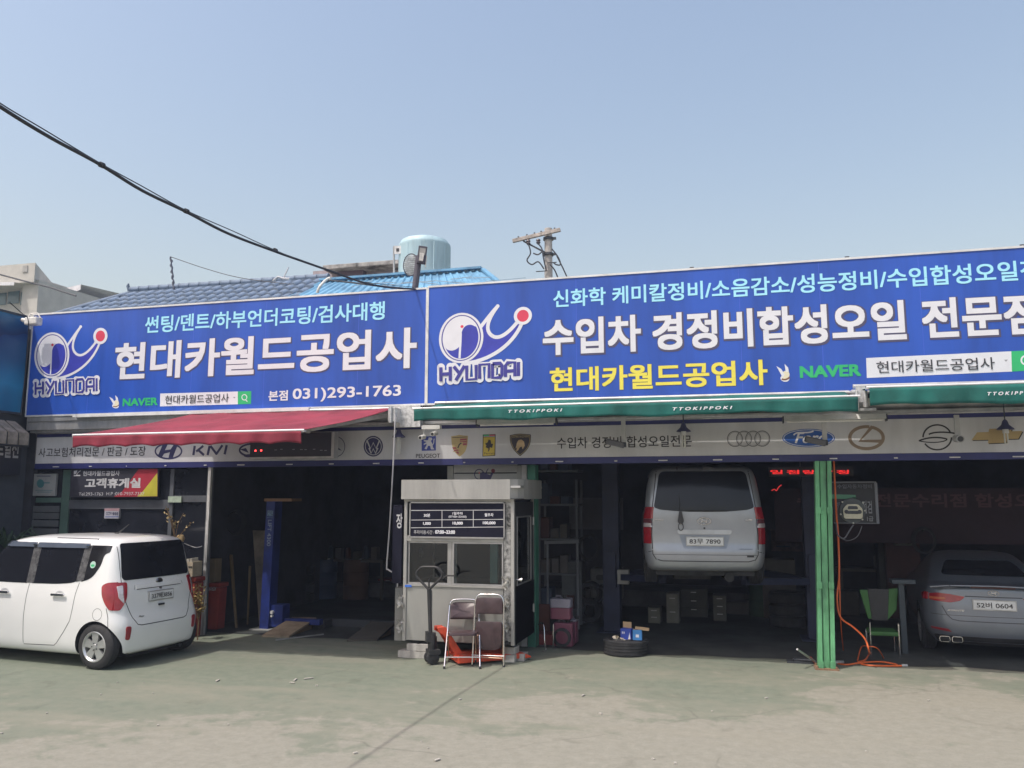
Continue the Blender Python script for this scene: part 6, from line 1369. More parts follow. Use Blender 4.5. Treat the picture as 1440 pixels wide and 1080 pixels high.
dry('bare branch with a few pale dry leaves standing behind the car roof', 246, 760, 12.1, 3, 6, .28, .75, M('dry_leaf', (.38,.30,.16), .8))
dry('yellowish bushy plant between the white car and the pale post', 279, 872, 12.0, 5, 16, .17, .62, M('yellow_leaf', (.30,.22,.07), .8, 0, .3, 9))
q = at(254, 757, 12.15); m1 = MB(); m1.lathe([(0,-.06),(.05,-.055),(.075,0),(.05,.055),(0,.06)], lambda a, b, h: Vector((q.x+a, q.y+b*.7, q.z+h)), 16); m1.tube([(q.x-.14,q.y,q.z-.01),(q.x-.05,q.y,q.z+.02),(q.x+.06,q.y,q.z+.01)], .014, 6)
m1.cyl((q.x,q.y,0),(q.x,q.y,q.z-.05),.012,6); one(m1, 'dried_gourd', M('gourd_tan', (.42,.30,.15), .6, 0, .3, 9), 'tan dried gourd on a stick behind the right end of the white car roof', 'gourd', smooth=60)
# ------------------------------------------------------------------ left bay contents
random.seed(11)
def crate(name, label, cat, px0, px1, py0, py1, Y, dep, mat, bev=.01, z0=None, group=None):
    a = at(px0, py1, Y); b = at(px1, py0, Y); m1 = MB(); m1.box(a.x, b.x, Y, Y+dep, a.z if z0 is None else z0, b.z); return one(m1, name, mat, label, cat, bevel=bev, group=group)
RB = M('bin_red', (.30,.04,.03), .55, 0, .12, 5)
def bin_(label, px0, px1, py0, Y, txt=None):
    a = at(px0, 880, Y); b = at(px1, py0, Y); t = thing('tool_bin', label, 'bin', ((a.x+b.x)/2, Y, 0))
    m1 = MB(); m1.prism([(a.x+.02,0),(b.x-.02,0),(b.x,b.z-.08),(a.x,b.z-.08)], lambda p, q, d: Vector((p, Y+d, q)), 0, .24); m1.build('bin_body', RB, t, bevel=.02)
    m1 = MB(); m1.box(a.x-.015, b.x+.015, Y-.02, Y+.26, b.z-.075, b.z); m1.build('lid', RB, t, bevel=.02)
    if txt:
        m1 = MB(); c0 = at(px0+3, 832, Y-.004); c1 = at(px1-5, 825, Y-.004); text_mb(m1, txt, lambda p, q: Vector((p, Y-.006, q)), c0.x, c1.x, c0.z, c1.z, .02, .2); m1.build('lettering', M('sign_white'), t, recalc=False)
bin_('bright red plastic bin between the white car and the pale post', 255, 275, 812, 12.15)
bin_('dark red bin with slanted white lettering just inside the left bay', 290, 309, 820, 12.95, 'JATECH')
# box of papers standing on the red bin
zt0 = at(275, 812, 12.05).z
bx = thing('paper_box', 'open cream cardboard box standing on the bright red bin', 'box', (at(272,800,12.1).x, 12.2, zt0))
a = at(256, 812, 12.15); b = at(274, 790, 12.15)
m1 = MB(); m1.box(a.x, b.x, 12.10, 12.12, zt0+.002, b.z); m1.box(a.x, b.x, 12.33, 12.35, zt0+.002, b.z); m1.box(a.x, a.x+.02, 12.12, 12.33, zt0+.002, b.z); m1.box(b.x-.02, b.x, 12.12, 12.33, zt0+.002, b.z); m1.box(a.x+.02,b.x-.02,12.12,12.33,zt0+.002,zt0+.02); m1.build('box_wall', M('cream_board', (.42,.36,.27), .9, 0, .15, 6), bx)
m1 = MB(); 
for k in range(6): T = Matrix.Translation((a.x+.03+(b.x-a.x-.06)*k/6, 12.18, b.z-.02)) @ Matrix.Rotation(random.uniform(-.4,.4), 4, 'Y'); m1.box(-.003,.012,-.03,.15,-.12,random.uniform(.02,.09),0,T)
m1.build('papers', M('paper_pale', (.45,.43,.38), .9), bx)
m1 = MB(); c_ = at(268, 797, 12.095); m1.box(c_.x-.04, c_.x+.03, 12.092, 12.099, c_.z-.012, c_.z+.006); m1.build('hand_hole', BLACKP, bx)
crate('carton', 'dim brown carton on top of the dark red bin in the left bay', 'box', 292, 303, 786, 803, 13.0, .2, M('dim_card', (.20,.15,.09), .9), z0=at(300,820,12.95).z+.002)
# cord hanging in the office glass
m1 = MB(); m1.tube(smooth_path([at(259,764,12.3), at(266,767,12.3), at(276,770,12.3), at(284,768,12.3)], 4), .007, 6); one(m1, 'slack_string', M('cord_pale', (.4,.4,.42), .6), 'thin pale cord sagging right of the dried gourd', 'cord', smooth=60)
# leaning boards
def lean(label, px_top, py_top, px_bot, py_bot, wd, Y0, Y1, th, mat):
    a = at(px_bot, py_bot, Y0); a.z = .0; b = at(px_top, py_top, Y1); m1 = MB(); d = b-a
    q = Vector((wd/2, 0, 0)); n = Vector((0, th, 0))
    m1.add([a-q*.6, a+q*.6, b+q, b-q, a-q*.6+n, a+q*.6+n, b+q+n, b-q+n], [(0,1,2,3),(7,6,5,4),(0,4,5,1),(1,5,6,2),(2,6,7,3),(3,7,4,0)])
    return one(m1, 'leaning_board', mat, label, 'board', bevel=.004)
lean('wide brown board leaning left of the blue lift post', 364, 746, 370, 885, .26, 13.3, 13.75, .02, M('dim_board', (.22,.19,.15), .9, 0, .25, 3))
lean('thin tan timber leaning in the left bay behind the dark red bin', 324, 780, 333, 850, .055, 13.2, 13.7, .04, M('dim_timber', (.22,.15,.08), .9))
lean('short pale stick left of the wide leaning board', 351, 796, 350, 815, .04, 13.6, 13.7, .03, M('dim_timber'))
# blue lift post with vertical lettering
Lp = thing('blue_lift_post', 'bright blue two post lift column with vertical white lettering in the left bay', 'lift', (gr(372,886).x, 13.2, 0))
g0 = gr(372, 886); xl0, xl1 = g0.x-.085, g0.x+.085; tz = at(383, 705, 13.2)
m1 = MB(); sh = tz.x-g0.x
vs = []
for z, dx in ((0, -.02), (tz.z, sh)):
    vs += [(xl0+dx,13.15,z),(xl1+dx,13.15,z),(xl1+dx,13.4,z),(xl0+dx,13.4,z)]
m1.add(vs, [(0,3,2,1),(4,5,6,7),(0,1,5,4),(1,2,6,5),(2,3,7,6),(3,0,4,7)]); m1.build('column', LIFTB, Lp, bevel=.006)
m1 = MB(); m1.box(xl0-.16, xl1+.06, 13.05, 13.5, 0, .02); m1.build('base_plate', M('base_pale', (.35,.35,.33), .7), Lp)
m1 = MB(); m1.box(xl1-.01, xl1+.22, 13.2, 13.45, .05, .42); m1.box(xl1+.22, xl1+.9, 13.25, 13.38, .10, .19); m1.build('carriage_arm', LIFTB, Lp, bevel=.006)
m1 = MB(); m1.cyl((xl1+.04,13.14,.30),(xl1+.04,13.19,.30),.03,10); m1.cyl((xl1+.04,13.14,.24),(xl1+.04,13.19,.24),.02,10); m1.build('arm_lock', M('white_trim'), Lp, smooth=40)
m1 = MB(); m1.box(xl0+sh-.02, xl1+sh+.35, 13.1, 13.45, tz.z, tz.z+.05); m1.build('top_beam', M('rusty_plate'), Lp)
Ap = Art(13.148, .002)
m1 = MB()
for k, ch_ in enumerate('CARPR4300'[:9]):
    pass
V_, F_ = glyphs('LIFT 4300', .02); xs_ = [v[0] for v in V_]; ys_ = [v[1] for v in V_]
zt_, zb_ = at(383, 731, 13.148).z, at(379, 768, 13.148).z
def VT(v):
    s = (v[0]-min(xs_))/(max(xs_)-min(xs_)); hgt = (v[1]-min(ys_))/(max(ys_)-min(ys_)); z = zt_+(zb_-zt_)*s; dx = sh*z/tz.z; return Vector((xl0+.05+dx+.075*hgt, 13.145, z))
m1.add([VT(v) for v in V_], F_); m1.build('lettering', M('lift_letter', (.25,.3,.4), .6), Lp, recalc=False)
m1 = MB(); z_ = at(383, 722, 13.14).z; dx = sh*z_/tz.z; m1.box(xl0+.03+dx, xl1-.03+dx, 13.146, 13.149, z_-.05, z_+.05); m1.box(xl0+.02+dx, xl1-.02+dx, 13.146, 13.149, z_-.08, z_-.07); m1.build('sticker', M('sticker_blue', (.12,.2,.32), .6, 0, .6, 40), Lp)
# ramps
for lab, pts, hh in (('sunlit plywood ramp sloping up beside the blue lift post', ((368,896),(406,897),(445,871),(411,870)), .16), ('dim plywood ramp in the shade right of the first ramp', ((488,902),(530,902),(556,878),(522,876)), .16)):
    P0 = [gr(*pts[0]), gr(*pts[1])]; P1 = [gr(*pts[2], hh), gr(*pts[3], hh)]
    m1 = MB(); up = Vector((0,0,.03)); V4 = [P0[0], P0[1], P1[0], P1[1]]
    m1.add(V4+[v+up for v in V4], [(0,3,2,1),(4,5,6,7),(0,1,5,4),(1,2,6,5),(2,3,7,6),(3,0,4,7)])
    rt = thing('ramp', lab, 'ramp', tuple(P0[0])); m1.build('ramp_board', WOOD if 'sunlit' in lab else M('shaded_ramp_wood', (.07,.065,.055), .9), rt)  # the second ramp's shade is put into its darker wood colour
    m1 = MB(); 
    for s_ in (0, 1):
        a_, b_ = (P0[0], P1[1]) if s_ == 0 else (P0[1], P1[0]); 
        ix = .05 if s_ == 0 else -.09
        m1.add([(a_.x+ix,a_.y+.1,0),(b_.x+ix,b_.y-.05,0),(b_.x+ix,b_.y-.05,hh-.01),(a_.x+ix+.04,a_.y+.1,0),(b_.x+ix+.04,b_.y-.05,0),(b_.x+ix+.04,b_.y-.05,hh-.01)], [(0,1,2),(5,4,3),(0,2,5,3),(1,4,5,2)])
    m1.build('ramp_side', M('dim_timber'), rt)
m1 = MB(); a = gr(447, 884); m1.box(a.x, a.x+1.6, a.y+.3, a.y+.42, 0, .13); m1.box(a.x, a.x+.12, a.y, a.y+.3, 0, .13); one(m1, 'lift_runway', M('dim_metal', (.06,.065,.075), .6, .2), 'dark low steel runway on the floor between the two ramps', 'runway', bevel=.004)
m1 = MB(); a, b = gr(388, 901), gr(455, 893); m1.beam(a+Vector((0,0,.012)), b+Vector((0,0,.012)), .02, .02); one(m1, 'steel_bar', GALV, 'thin bright steel bar lying in front of the sunlit ramp', 'bar')

# ------------------------------------------------------------------ behind the booth: roller shutter box and column
YQ = 12.75
sh_t = thing('roller_shutter', 'grey slatted panel with round bird badge above the booth roof', 'shutter', (at(670,660,YQ).x, YQ, 0))
xs0, xs1 = at(638, 660, YQ).x, at(727, 660, YQ).x
sl_ = None
for k in range(18):
    z = 2.80-.155*k-.15
    if z < .0: break
    if sl_ is None: m1 = MB(); m1.box(xs0, xs1, YQ, YQ+.03, z+.012, z+.15); sl_ = m1.build('slat', M('shutter_grey', (.36,.37,.36), .6, 0, .06, 3), sh_t, bevel=.004)
    else: o = sl_.copy(); C.objects.link(o); o.location = (0, 0, -.155*k)
m1 = MB(); m1.box(xs0-.10, xs0-.002, YQ-.02, YQ+.05, 0, 2.77); m1.box(xs1+.002, at(733,660,YQ).x, YQ-.02, YQ+.05, 0, 2.77); m1.build('guide_rail', M('guide_olive', (.30,.31,.29), .6), sh_t)
A = Art(YQ, .004); A.ring(674, 667, 6.5, 7, 1.2, INK); A.poly([(675,667),(679,663),(684,666),(689,668),(692,664),(694,665),(690,674),(675,674)], INK); A.line(bez((684,666),(684,662),(687,659)), 1.2, INK); A.ell(693.5, 662, 2.8, 2.8, M('dim_red', (.16,.03,.05), .6)); A.ell(674,665,.9,.9,REDV); A.build('emblem', sh_t)
m1 = MB(); m1.box(at(733.5,660,YQ).x, at(741,660,YQ).x, YQ-.02, YQ+.2, 0, 2.775); one(m1, 'white_column', M('column_white', (.42,.42,.42), .7), 'narrow white column between the shutter and the green column', 'column')
m1 = MB(); m1.box(at(742,660,YQ).x, at(753,660,YQ).x, YQ-.02, YQ+.2, 0, 2.775); one(m1, 'green_column', M('column_green', (.04,.17,.12), .6), 'dark green steel column right above the booth roof corner', 'column')

# ------------------------------------------------------------------ middle bay
JUGP = M('jug_pink', (.22,.07,.11), .35, 0, .1, 3); JUGC = M('jug_clear', (.30,.28,.34), .35, 0, .1, 4)
def jug(label, px0, px1, py0, py1, Y, full, z0=None):
    a = at(px0, py1, Y); b = at(px1, py0, Y); z = a.z if z0 is None else z0; t = thing('fluid_jug', label, 'jug', ((a.x+b.x)/2, Y+.1, z), group='pink fluid jugs beside the booth')
    H = b.z-z; hx = (b.x-a.x)/2; cx = (a.x+b.x)/2
    def part(n, za, zb, mt):
        m1 = MB(); P_ = rpoly([(-hx,-.12),(hx,-.12),(hx,.12),(-hx,.12)], .05); m1.prism(P_, lambda p, q, d: Vector((cx+p, Y+.12+q, d)), za, zb); m1.build(n, mt, t, smooth=50, bevel=.012)
    part('jug_body', z, z+H*full, JUGP)
    if full < 1: part('jug_shoulder', z+H*full+.001, z+H, JUGC)
    m1 = MB(); m1.cyl((cx+.05, Y+.12, z+H), (cx+.05, Y+.12, z+H+.05), .03, 12); m1.build('cap', BLACKP, t, smooth=40)
    m1 = MB(); m1.tube(rpoly([(cx-.09,z+H-.0),(cx-.09,z+H+.04),(cx+.0,z+H+.04),(cx+.0,z+H)], .02), .012, 6) if False else m1.tube([(cx-.09,Y+.12,z+H-.01),(cx-.08,Y+.12,z+H+.035),(cx-.01,Y+.12,z+H+.035),(cx,Y+.12,z+H-.01)], .011, 6); m1.build('handle', JUGC, t, smooth=60)
    return z+H
zc = jug('lower pink fluid jug standing behind the steel chair frame', 778, 805, 877, 908, 12.9, 1.0, z0=.0)
zc2 = jug('upper fluid jug half filled with pink liquid on top of the lower jug', 773, 802, 843, 876, 12.9, .56, z0=zc+.052)
jug('rearmost small pink jug peeking out at the right of the pair', 800, 810, 872, 905, 13.2, .9, z0=.0)
m1 = MB(); m1.tube(smooth_path([gr(762,917), gr(768,914), at(766,905,12.55), at(765,882,12.6), at(762,876,12.65), at(757,878,12.7)], 4), .010, 8); m1.tube(smooth_path([at(778,878,12.6), at(778,905,12.6), gr(779,912), gr(799,911), gr(802,908)], 4), .010, 8)
one(m1, 'chair_frame', CHROME, 'thin bent chrome tubes of a broken chair left of the pink jugs', 'frame', smooth=60)
crate('red_drum', 'dark red box low on the floor between the booth and the pink jugs', 'box', 752, 785, 893, 916, 12.95, .35, M('dim_red_box', (.16,.025,.025), .6), z0=0)
crate('seat_pad', 'dull red seat panel standing behind the bent chrome tubes', 'panel', 756, 773, 850, 890, 13.3, .04, M('dim_red2', (.13,.045,.03), .7), z0=0)
m1 = MB(); m1.cyl((at(783,850,12.8).x+.02,12.85,zc2+.05),(at(783,850,12.8).x+.02,12.85,zc2+.09),.02,8); 
m1 = MB(); a = at(790, 893, 12.75); m1.lathe([(.10,-.03),(.14,-.02),(.14,.02),(.10,.03)], lambda p, q, h: Vector((a.x+p, a.y+h, .16+q)), 24); one(m1, 'black_hose_coil', RUBBER, 'black rubber ring hanging before the lower pink jug', 'ring', smooth=40)

# tyre on the ground with opened boxes
tp = gr(876.5, 924.5); TX, TY = tp.x, tp.y+.30; rT = .325; hT = .215
ty = thing('car_tyre', 'worn black car tyre lying flat on the ground in front of the middle bay', 'tyre', (TX, TY, 0))
m1 = MB(); f = lambda a, b, h: Vector((TX+a, TY+b, h))
pr = [(.20,.02),(.235,.0),(.29,.006),(rT-.012,.02)]
for k in range(4): z_ = .032+k*.042; pr += [(rT,z_),(rT,z_+.028),(rT-.010,z_+.030),(rT-.010,z_+.037)]
pr += [(rT-.012,hT-.02),(.29,hT-.004),(.235,hT),(.20,hT-.015),(.205,.10),(.20,.02)]
m1.lathe(pr, f, 64); m1.build('tyre_carcass', RUBBER, ty, smooth=35)
tr = MB()
for k in range(60):
    t = 2*math.pi*k/60
    for z0 in (.012, .183): T = Matrix.Translation((TX, TY, 0)) @ Matrix.Rotation(t, 4, 'Z'); tr.box(rT-.016, rT+.002, -.008, .008, z0, z0+.02, 0, T)
tr.build('tread_blocks', RUBBER, ty)
m1 = MB(); m1.lathe([(0,hT-.05),(.19,hT-.04),(.205,hT-.03)], f, 32); m1.build('wheel_centre', M('hub_grey', (.25,.25,.25), .6), ty, smooth=40)
bz = hT+.004
ob_ = thing('opened_box', 'opened royal blue parts box with tan flap on the left half of the tyre', 'box', (TX+.02, TY-.05, bz), -.25)
m1 = MB(); m1.box(-.07,.09,-.06,.06,0,.15); m1.build('box_body', M('royal_blue_box', (.03,.07,.42), .5), ob_, world=False)
m1 = MB(); m1.box(-.07,.06,.05,.056,.15,.235); m1.build('box_flap', CARD, ob_, world=False)
m1 = MB(); m1.box(-.045,-.03,-.064,-.061,.08,.11); m1.box(-.02,-.005,-.064,-.061,.08,.11); m1.add([(.05,-.063,.01),(.085,-.063,.01),(.075,-.063,.11)], [(0,1,2)]); m1.build('box_print', M('white_vinyl'), ob_, world=False)
ob2 = thing('parts_box', 'sky blue parts box with a tan flap sticking out on the right of the tyre', 'box', (TX+.185, TY-.08, bz), .0)
m1 = MB(); m1.box(-.065,.065,-.05,.05,0,.145); m1.build('box_body', M('sky_blue_box', (.06,.25,.60), .5), ob2, world=False)
m1 = MB(); m1.box(-.06,-.0,-.03,.03,.146,.150); T = Matrix.Translation((.0,.02,.165)) @ Matrix.Rotation(.08, 4, 'Y'); m1.box(-.03,.17,-.05,.0,-.02,.02,0,T); m1.build('box_flap', CARD, ob2, world=False)
m1 = MB(); m1.box(-.02,.025,-.053,-.0505,.04,.08); m1.build('box_print', M('white_vinyl'), ob2, world=False)
rg = MB()
for k in range(16):
    c_ = Vector((TX-.12+random.uniform(-.05,.20), TY-.12+random.uniform(-.03,.05), bz+random.uniform(.0,.035))); a = Vector((random.uniform(-1,1), random.uniform(-1,1), random.uniform(-.4,1))).normalized()*.035; b2 = a.orthogonal().normalized()*.028
    rg.add([c_-a, c_+b2, c_+a, c_-b2], [(0,1,2,3)])
one(rg, 'crumpled_rag', M('rag_cream', (.62,.56,.45), .9, 0, .3, 30), 'small crumpled white and tan wrappers on the near rim of the tyre', 'wrappers')

# rear clutter of the middle bay
DGY = M('cabinet_grey', (.13,.13,.125), .7); 
def cabinet(label, px0, px1, py0, Y, dep, rows, mat, z0=0., handle=True, name='tool_cabinet', cat='cabinet'):
    a = at(px0, 860, Y); b = at(px1, py0, Y); t = thing(name, label, cat, ((a.x+b.x)/2, Y, z0))
    m1 = MB(); m1.box(a.x, b.x, Y+.012, Y+dep, z0, b.z); m1.build('carcass', mat, t, bevel=.006)
    for k in range(rows):
        h = (b.z-z0-.04)/rows; z = z0+.02+h*k; m1 = MB(); m1.box(a.x+.012, b.x-.012, Y-.006, Y+.011, z+.006, z+h-.006); d_ = m1.build('drawer', mat, t, bevel=.003)
        if handle: m1 = MB(); m1.box((a.x+b.x)/2-.05, (a.x+b.x)/2+.05, Y-.022, Y-.006, z+h*.72, z+h*.72+.014); m1.build('handle', GALV, d_)
cabinet('pale two door cabinet left below the raised van', 911, 928, 855, 15.6, .4, 2, M('cab_pale', (.16,.16,.14), .7))
cabinet('tall narrow pale cabinet below the middle of the van', 937, 954, 835, 15.7, .4, 2, M('cab_pale2', (.19,.19,.17), .7))
cabinet('wide dark cabinet under the right half of the van', 957, 994, 829, 16.6, .5, 3, M('cab_dark', (.07,.075,.07), .7))
cabinet('slim grey cabinet behind the lift right of the dark cabinet', 1003, 1021, 838, 16.2, .4, 3, M('cab_mid', (.11,.11,.10), .7))
# tyre changer with pale cover
tc_ = thing('tyre_changer', 'tyre changing machine with pale slotted cover in the middle bay', 'machine', (at(850,820,15.5).x, 15.5, 0))
a = at(830, 828, 15.5); b = at(873, 800, 15.5)
m1 = MB(); m1.box(a.x, b.x, 15.5, 15.9, a.z-.2, b.z); m1.build('machine_cover', M('cover_pale', (.17,.17,.16), .7), tc_, bevel=.04)
c0 = at(838, 812, 15.49); c1 = at(866, 812, 15.49); m1 = MB(); m1.prism(rpoly([(c0.x,c0.z-.05),(c1.x,c0.z-.05),(c1.x,c0.z+.05),(c0.x,c0.z+.05)], .05), lambda p, q, d: Vector((p, 15.498-d, q)), 0, .004); m1.build('cover_slot', BLACKP, tc_)
m1 = MB(); m1.box(a.x+.05, b.x-.15, 15.55, 15.9, 0, a.z-.2); m1.cyl((a.x+.25,15.4,.15),(a.x+.25,15.4,a.z-.15),.05,12); m1.lathe([(.02,.0),(.2,.01),(.22,.04),(.2,.06)], lambda p, q, h: Vector((a.x+.3+p, 15.3+q, .62+h)), 24); m1.build('machine_base', DARKST, tc_, smooth=40)
m1 = MB()
for z in (.25, .55): m1.lathe([(.13,-.08),(.19,-.09),(.22,-.05),(.22,.05),(.19,.09),(.13,.08)], lambda p, q, h: Vector((a.x+.05+p, 15.2+h, z+q)), 28)
one(m1, 'spare_tyres', RUBBER, 'dark tyre pair stored at the foot of the tyre changer', 'tyres', smooth=40)
# shelf unit behind the booth door
shf = thing('storage_rack', 'dim steel rack with jumbled parts to the right of the booth', 'rack', (at(775,760,15).x, 15, 0))
a = at(757, 850, 15.0); b = at(812, 690, 15.0)
for x in (a.x, b.x-.04):
    for y in (15.0, 15.5): m1 = MB(); m1.box(x, x+.04, y, y+.04, 0, b.z+.2); m1.build('upright', M('rack_steel', (.14,.15,.17), .6, .3), shf)
for k in range(5): z = .25+k*.62; m1 = MB(); m1.box(a.x-.01, b.x+.01, 14.99, 15.55, z, z+.035); m1.build('shelf_board', M('rack_steel'), shf)
n_ = 0
BXM = [M('dim_box_a', (.10,.09,.08), .8), M('dim_box_b', (.05,.07,.11), .8), M('dim_box_c', (.13,.12,.12), .8), M('dim_box_d', (.09,.04,.035), .8)]
words = ['small grey','dark blue','pale','dull red']; where = ['lowest','second','third','fourth','top']
for k in range(5):
    x = a.x+.04
    for j in range(3):
        w_ = random.uniform(.12,.2); h_ = random.uniform(.12,.4); m1 = MB(); m1.box(x, x+w_, 15.05, 15.4, .285+k*.62+.001, .285+k*.62+h_); i_ = random.randrange(4)
        one(m1, 'stored_box', BXM[i_], f'{words[i_]} box {["left","middle","right"][j]} on the {where[k]} shelf of the dim rack', 'box', 'boxes on the dim rack', bevel=.008); x += w_+.03
m1 = MB(); p = at(766, 763, 14.6); m1.beam(p, at(814, 762, 14.6), .05, .05); m1.cyl((p.x+.05,14.6,0),(p.x+.05,14.6,p.z),.02,8); m1.cyl((at(812,762,14.6).x,14.6,0),(at(812,762,14.6).x,14.6,p.z),.02,8); one(m1, 'pipe_rail', M('rail_grey', (.20,.21,.23), .6), 'grey horizontal pipe rail in front of the dim rack', 'rail')
crate('grey_machine_box', 'grey machine cabinet standing left of the tyre changer', 'machine', 790, 818, 790, 860, 15.1, .4, M('mach_grey', (.10,.11,.12), .6), z0=0)
m1 = MB(); p = at(807, 748, 17); m1.box(at(800,660,18.5).x, at(800,660,18.5).x+1.2, 18.5, 18.56, at(870,745,18.5).z, at(870,700,18.5).z); one(m1, 'wall_board', M('board_dim', (.10,.10,.12), .7), 'dim square board on the rear wall left of the van', 'board')
# crane scale like dark boxes on rear wall
random.seed(4)
for k, (px, py, w_, h_, lab) in enumerate(((1095,800,.3,.35,'dim grey compressor box below the red ticker'),(1115,860,.35,.3,'dark low crate beside the green post foot'),(1040,860,.4,.35,'dim crate on the floor right of the slim cabinet'),(1270,780,.3,.9,'tall dark locker behind the green stool'),(1185,850,.3,.5,'dark parts box on the floor right of the green post'))):
    Yk = 16.8+.2*k; p = at(px, py, Yk); m1 = MB(); m1.box(p.x-w_, p.x+w_, Yk, Yk+.4, 0, p.z+h_*.5); one(m1, 'storage_box', BXM[k % 4], lab, 'box', bevel=.01)
# rear bench with pale bottles
m1 = MB(); m1.box(at(1180,850,18.2).x, at(1290,850,18.2).x, 18.0, 18.5, .80, .86); 
for x in (at(1182,850,18.2).x, at(1287,850,18.2).x): m1.box(x, x+.05, 18.0, 18.05, 0, .8)
one(m1, 'work_bench', M('bench_dim', (.10,.09,.08), .8), 'dim work bench at the rear of the right bay', 'bench')
for k, (px, lab) in enumerate(((1235,'left'),(1246,'middle'),(1257,'right'))):
    p = at(px, 815, 18.1); m1 = MB(); m1.lathe([(0,0),(.05,0),(.05,.22),(.02,.28),(.02,.33),(0,.33)], lambda a, b, h: Vector((p.x+a, 18.2+b, .861+h)), 14); one(m1, 'oil_bottle', M('bottle_pale', (.20,.20,.2), .4), f'{lab} pale oil bottle of three on the rear work bench', 'bottle', 'oil bottles on the rear bench', smooth=50)

# ------------------------------------------------------------------ red ticker, dark signs and reel in the right bay
p0 = at(1082, 670, 14.2); p1 = at(1200, 656, 14.2)
tk2 = thing('ticker_display', 'long black ticker with bright red dot lettering behind the green post', 'display', ((p0.x+p1.x)/2, 14.2, p0.z))
m1 = MB(); m1.box(p0.x, p1.x, 14.2, 14.3, p0.z, p1.z); m1.build('housing', M('display_black'), tk2)
LED = M('led_bright', (1,.03,.03), .5, emit=.8); lm = MB(); random.seed(9)
for g0_, g1_ in ((1083,1101),(1106,1124),(1129,1147),(1153,1171),(1176,1194)):
    cols_ = 13; a = at(g0_, 661, 14.19); b = at(g1_, 666.5, 14.19)
    text_mb(lm, random.choice(['합','정','량','일','점']), lambda p, q: Vector((p, 14.195, q)), a.x, b.x, b.z, a.z, .01)
lm.build('lit_lettering', LED, tk2, recalc=False)
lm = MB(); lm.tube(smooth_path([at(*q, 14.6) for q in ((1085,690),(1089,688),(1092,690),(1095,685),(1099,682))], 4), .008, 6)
one(lm, 'red_reflection_glow', M('painted_red_glow', (.8,.05,.05), .5, emit=.5), 'glowing red squiggle standing in for a reflection under the red ticker', 'reflection', smooth=60)  # glowing squiggle added as the ticker's red reflection
ws = thing('wall_banner', 'very dark banner with dull Korean lettering across the rear of the right bay', 'banner', (at(1340,700,16.5).x, 16.5, 2.4))
a = at(1090, 735, 16.5); b = at(1480, 690, 16.5); m1 = MB(); m1.box(a.x, b.x+1, 16.5, 16.52, a.z-.35, b.z+.05); m1.build('cloth', M('banner_maroon', (.040,.022,.032), .8), ws)
sign_text('수입차량 전문수리점 합성오일', (1120, 694, 713, 1480), 16.5, M('dull_letters', (.12,.06,.075), .7), ws, off=.03)
bd = thing('hanging_board', 'black framed board with white Korean lettering behind the reel lamp', 'sign', (at(1205,700,13.4).x, 13.4, 2.3))
a = at(1173, 736, 13.4); b = at(1232, 677, 13.4); m1 = MB(); m1.box(a.x, b.x, 13.4, 13.44, a.z, b.z); m1.build('panel', M('board_black', (.02,.022,.03), .5), bd)
m1 = MB(); m1.box(a.x, b.x, 13.385, 13.4, b.z-.02, b.z); m1.box(b.x-.03, b.x+.01, 13.38, 13.4, a.z, b.z-.021); m1.box(a.x, b.x-.031, 13.385, 13.4, a.z, a.z+.012); m1.build('frame', M('frame_dim', (.16,.17,.20), .5, .3), bd)
sign_text('수입자동차정비', (1177, 681, 687, 1226), 13.385, M('board_ink', (.14,.15,.19), .6), bd, off=.02); sign_text('정비', (1176, 706, 718, 1186), 13.385, M('board_ink'), bd, off=.02); sign_text('점검', (1212, 704, 722, 1226), 13.385, M('board_ink2', (.24,.25,.28), .6), bd, off=.02); sign_text('1급', (1219, 726, 733, 1228), 13.385, M('board_ink2'), bd, off=.02)
# reel / exhaust unit on green arm
ry = 12.62; rc_ = at(1198, 718, ry)
rl = thing('hose_reel', 'round dark reel with cream face plate on a green arm right of the green post', 'reel', tuple(rc_))
e0 = at(1166, 698, ry); e1 = at(1203, 699, ry)
m1 = MB(); m1.beam(e0, e1, .05, .06); m1.beam(e1+Vector((-.02,0,0)), (e1.x-.02, ry, rc_.z+.10), .05, .05); m1.build('bracket_arm', M('arm_green', (.08,.22,.14), .6), rl)
m1 = MB(); m1.lathe([(0,-.09),(.17,-.09),(.175,-.05),(.14,-.04),(.14,.04),(.175,.05),(.17,.09),(0,.09)], lambda p, q, h: Vector((rc_.x+p, ry+.02+h, rc_.z+q)), 32); m1.build('reel_drum', M('reel_dark', (.06,.07,.075), .6), rl, smooth=40)
m1 = MB(); m1.prism(rpoly([(-.12,-.10),(.12,-.10),(.13,.03),(.07,.10),(-.07,.10),(-.13,.03)], .03), lambda p, q, d: Vector((rc_.x+p, ry-.075-d, rc_.z+q-.01)), 0, .03); m1.build('face_plate', M('face_cream', (.48,.46,.36), .6), rl)
m1 = MB(); m1.prism(rpoly([(-.07,.03),(.07,.03),(.06,.075),(-.06,.075)], .02), lambda p, q, d: Vector((rc_.x+p, ry-.106-d, rc_.z+q-.01)), 0, .004)
m1.prism(rpoly([(-.08,-.035),(.08,-.035),(.08,.01),(-.08,.01)], .02), lambda p, q, d: Vector((rc_.x+p, ry-.106-d, rc_.z+q-.01)), 0, .003)
for x in (-.085, .085): m1.cyl((rc_.x+x, ry-.105, rc_.z-.015), (rc_.x+x, ry-.115, rc_.z-.015), .028, 16)
m1.build('face_openings', DARKST, rl)
m1 = MB()
for x, z in ((-.16,-.05),(.16,.0),(.12,-.12),(0,-.17),(-.13,.12),(.14,.11)): m1.cyl((rc_.x+x, ry-.08, rc_.z+z), (rc_.x+x, ry-.095, rc_.z+z), .012, 8)
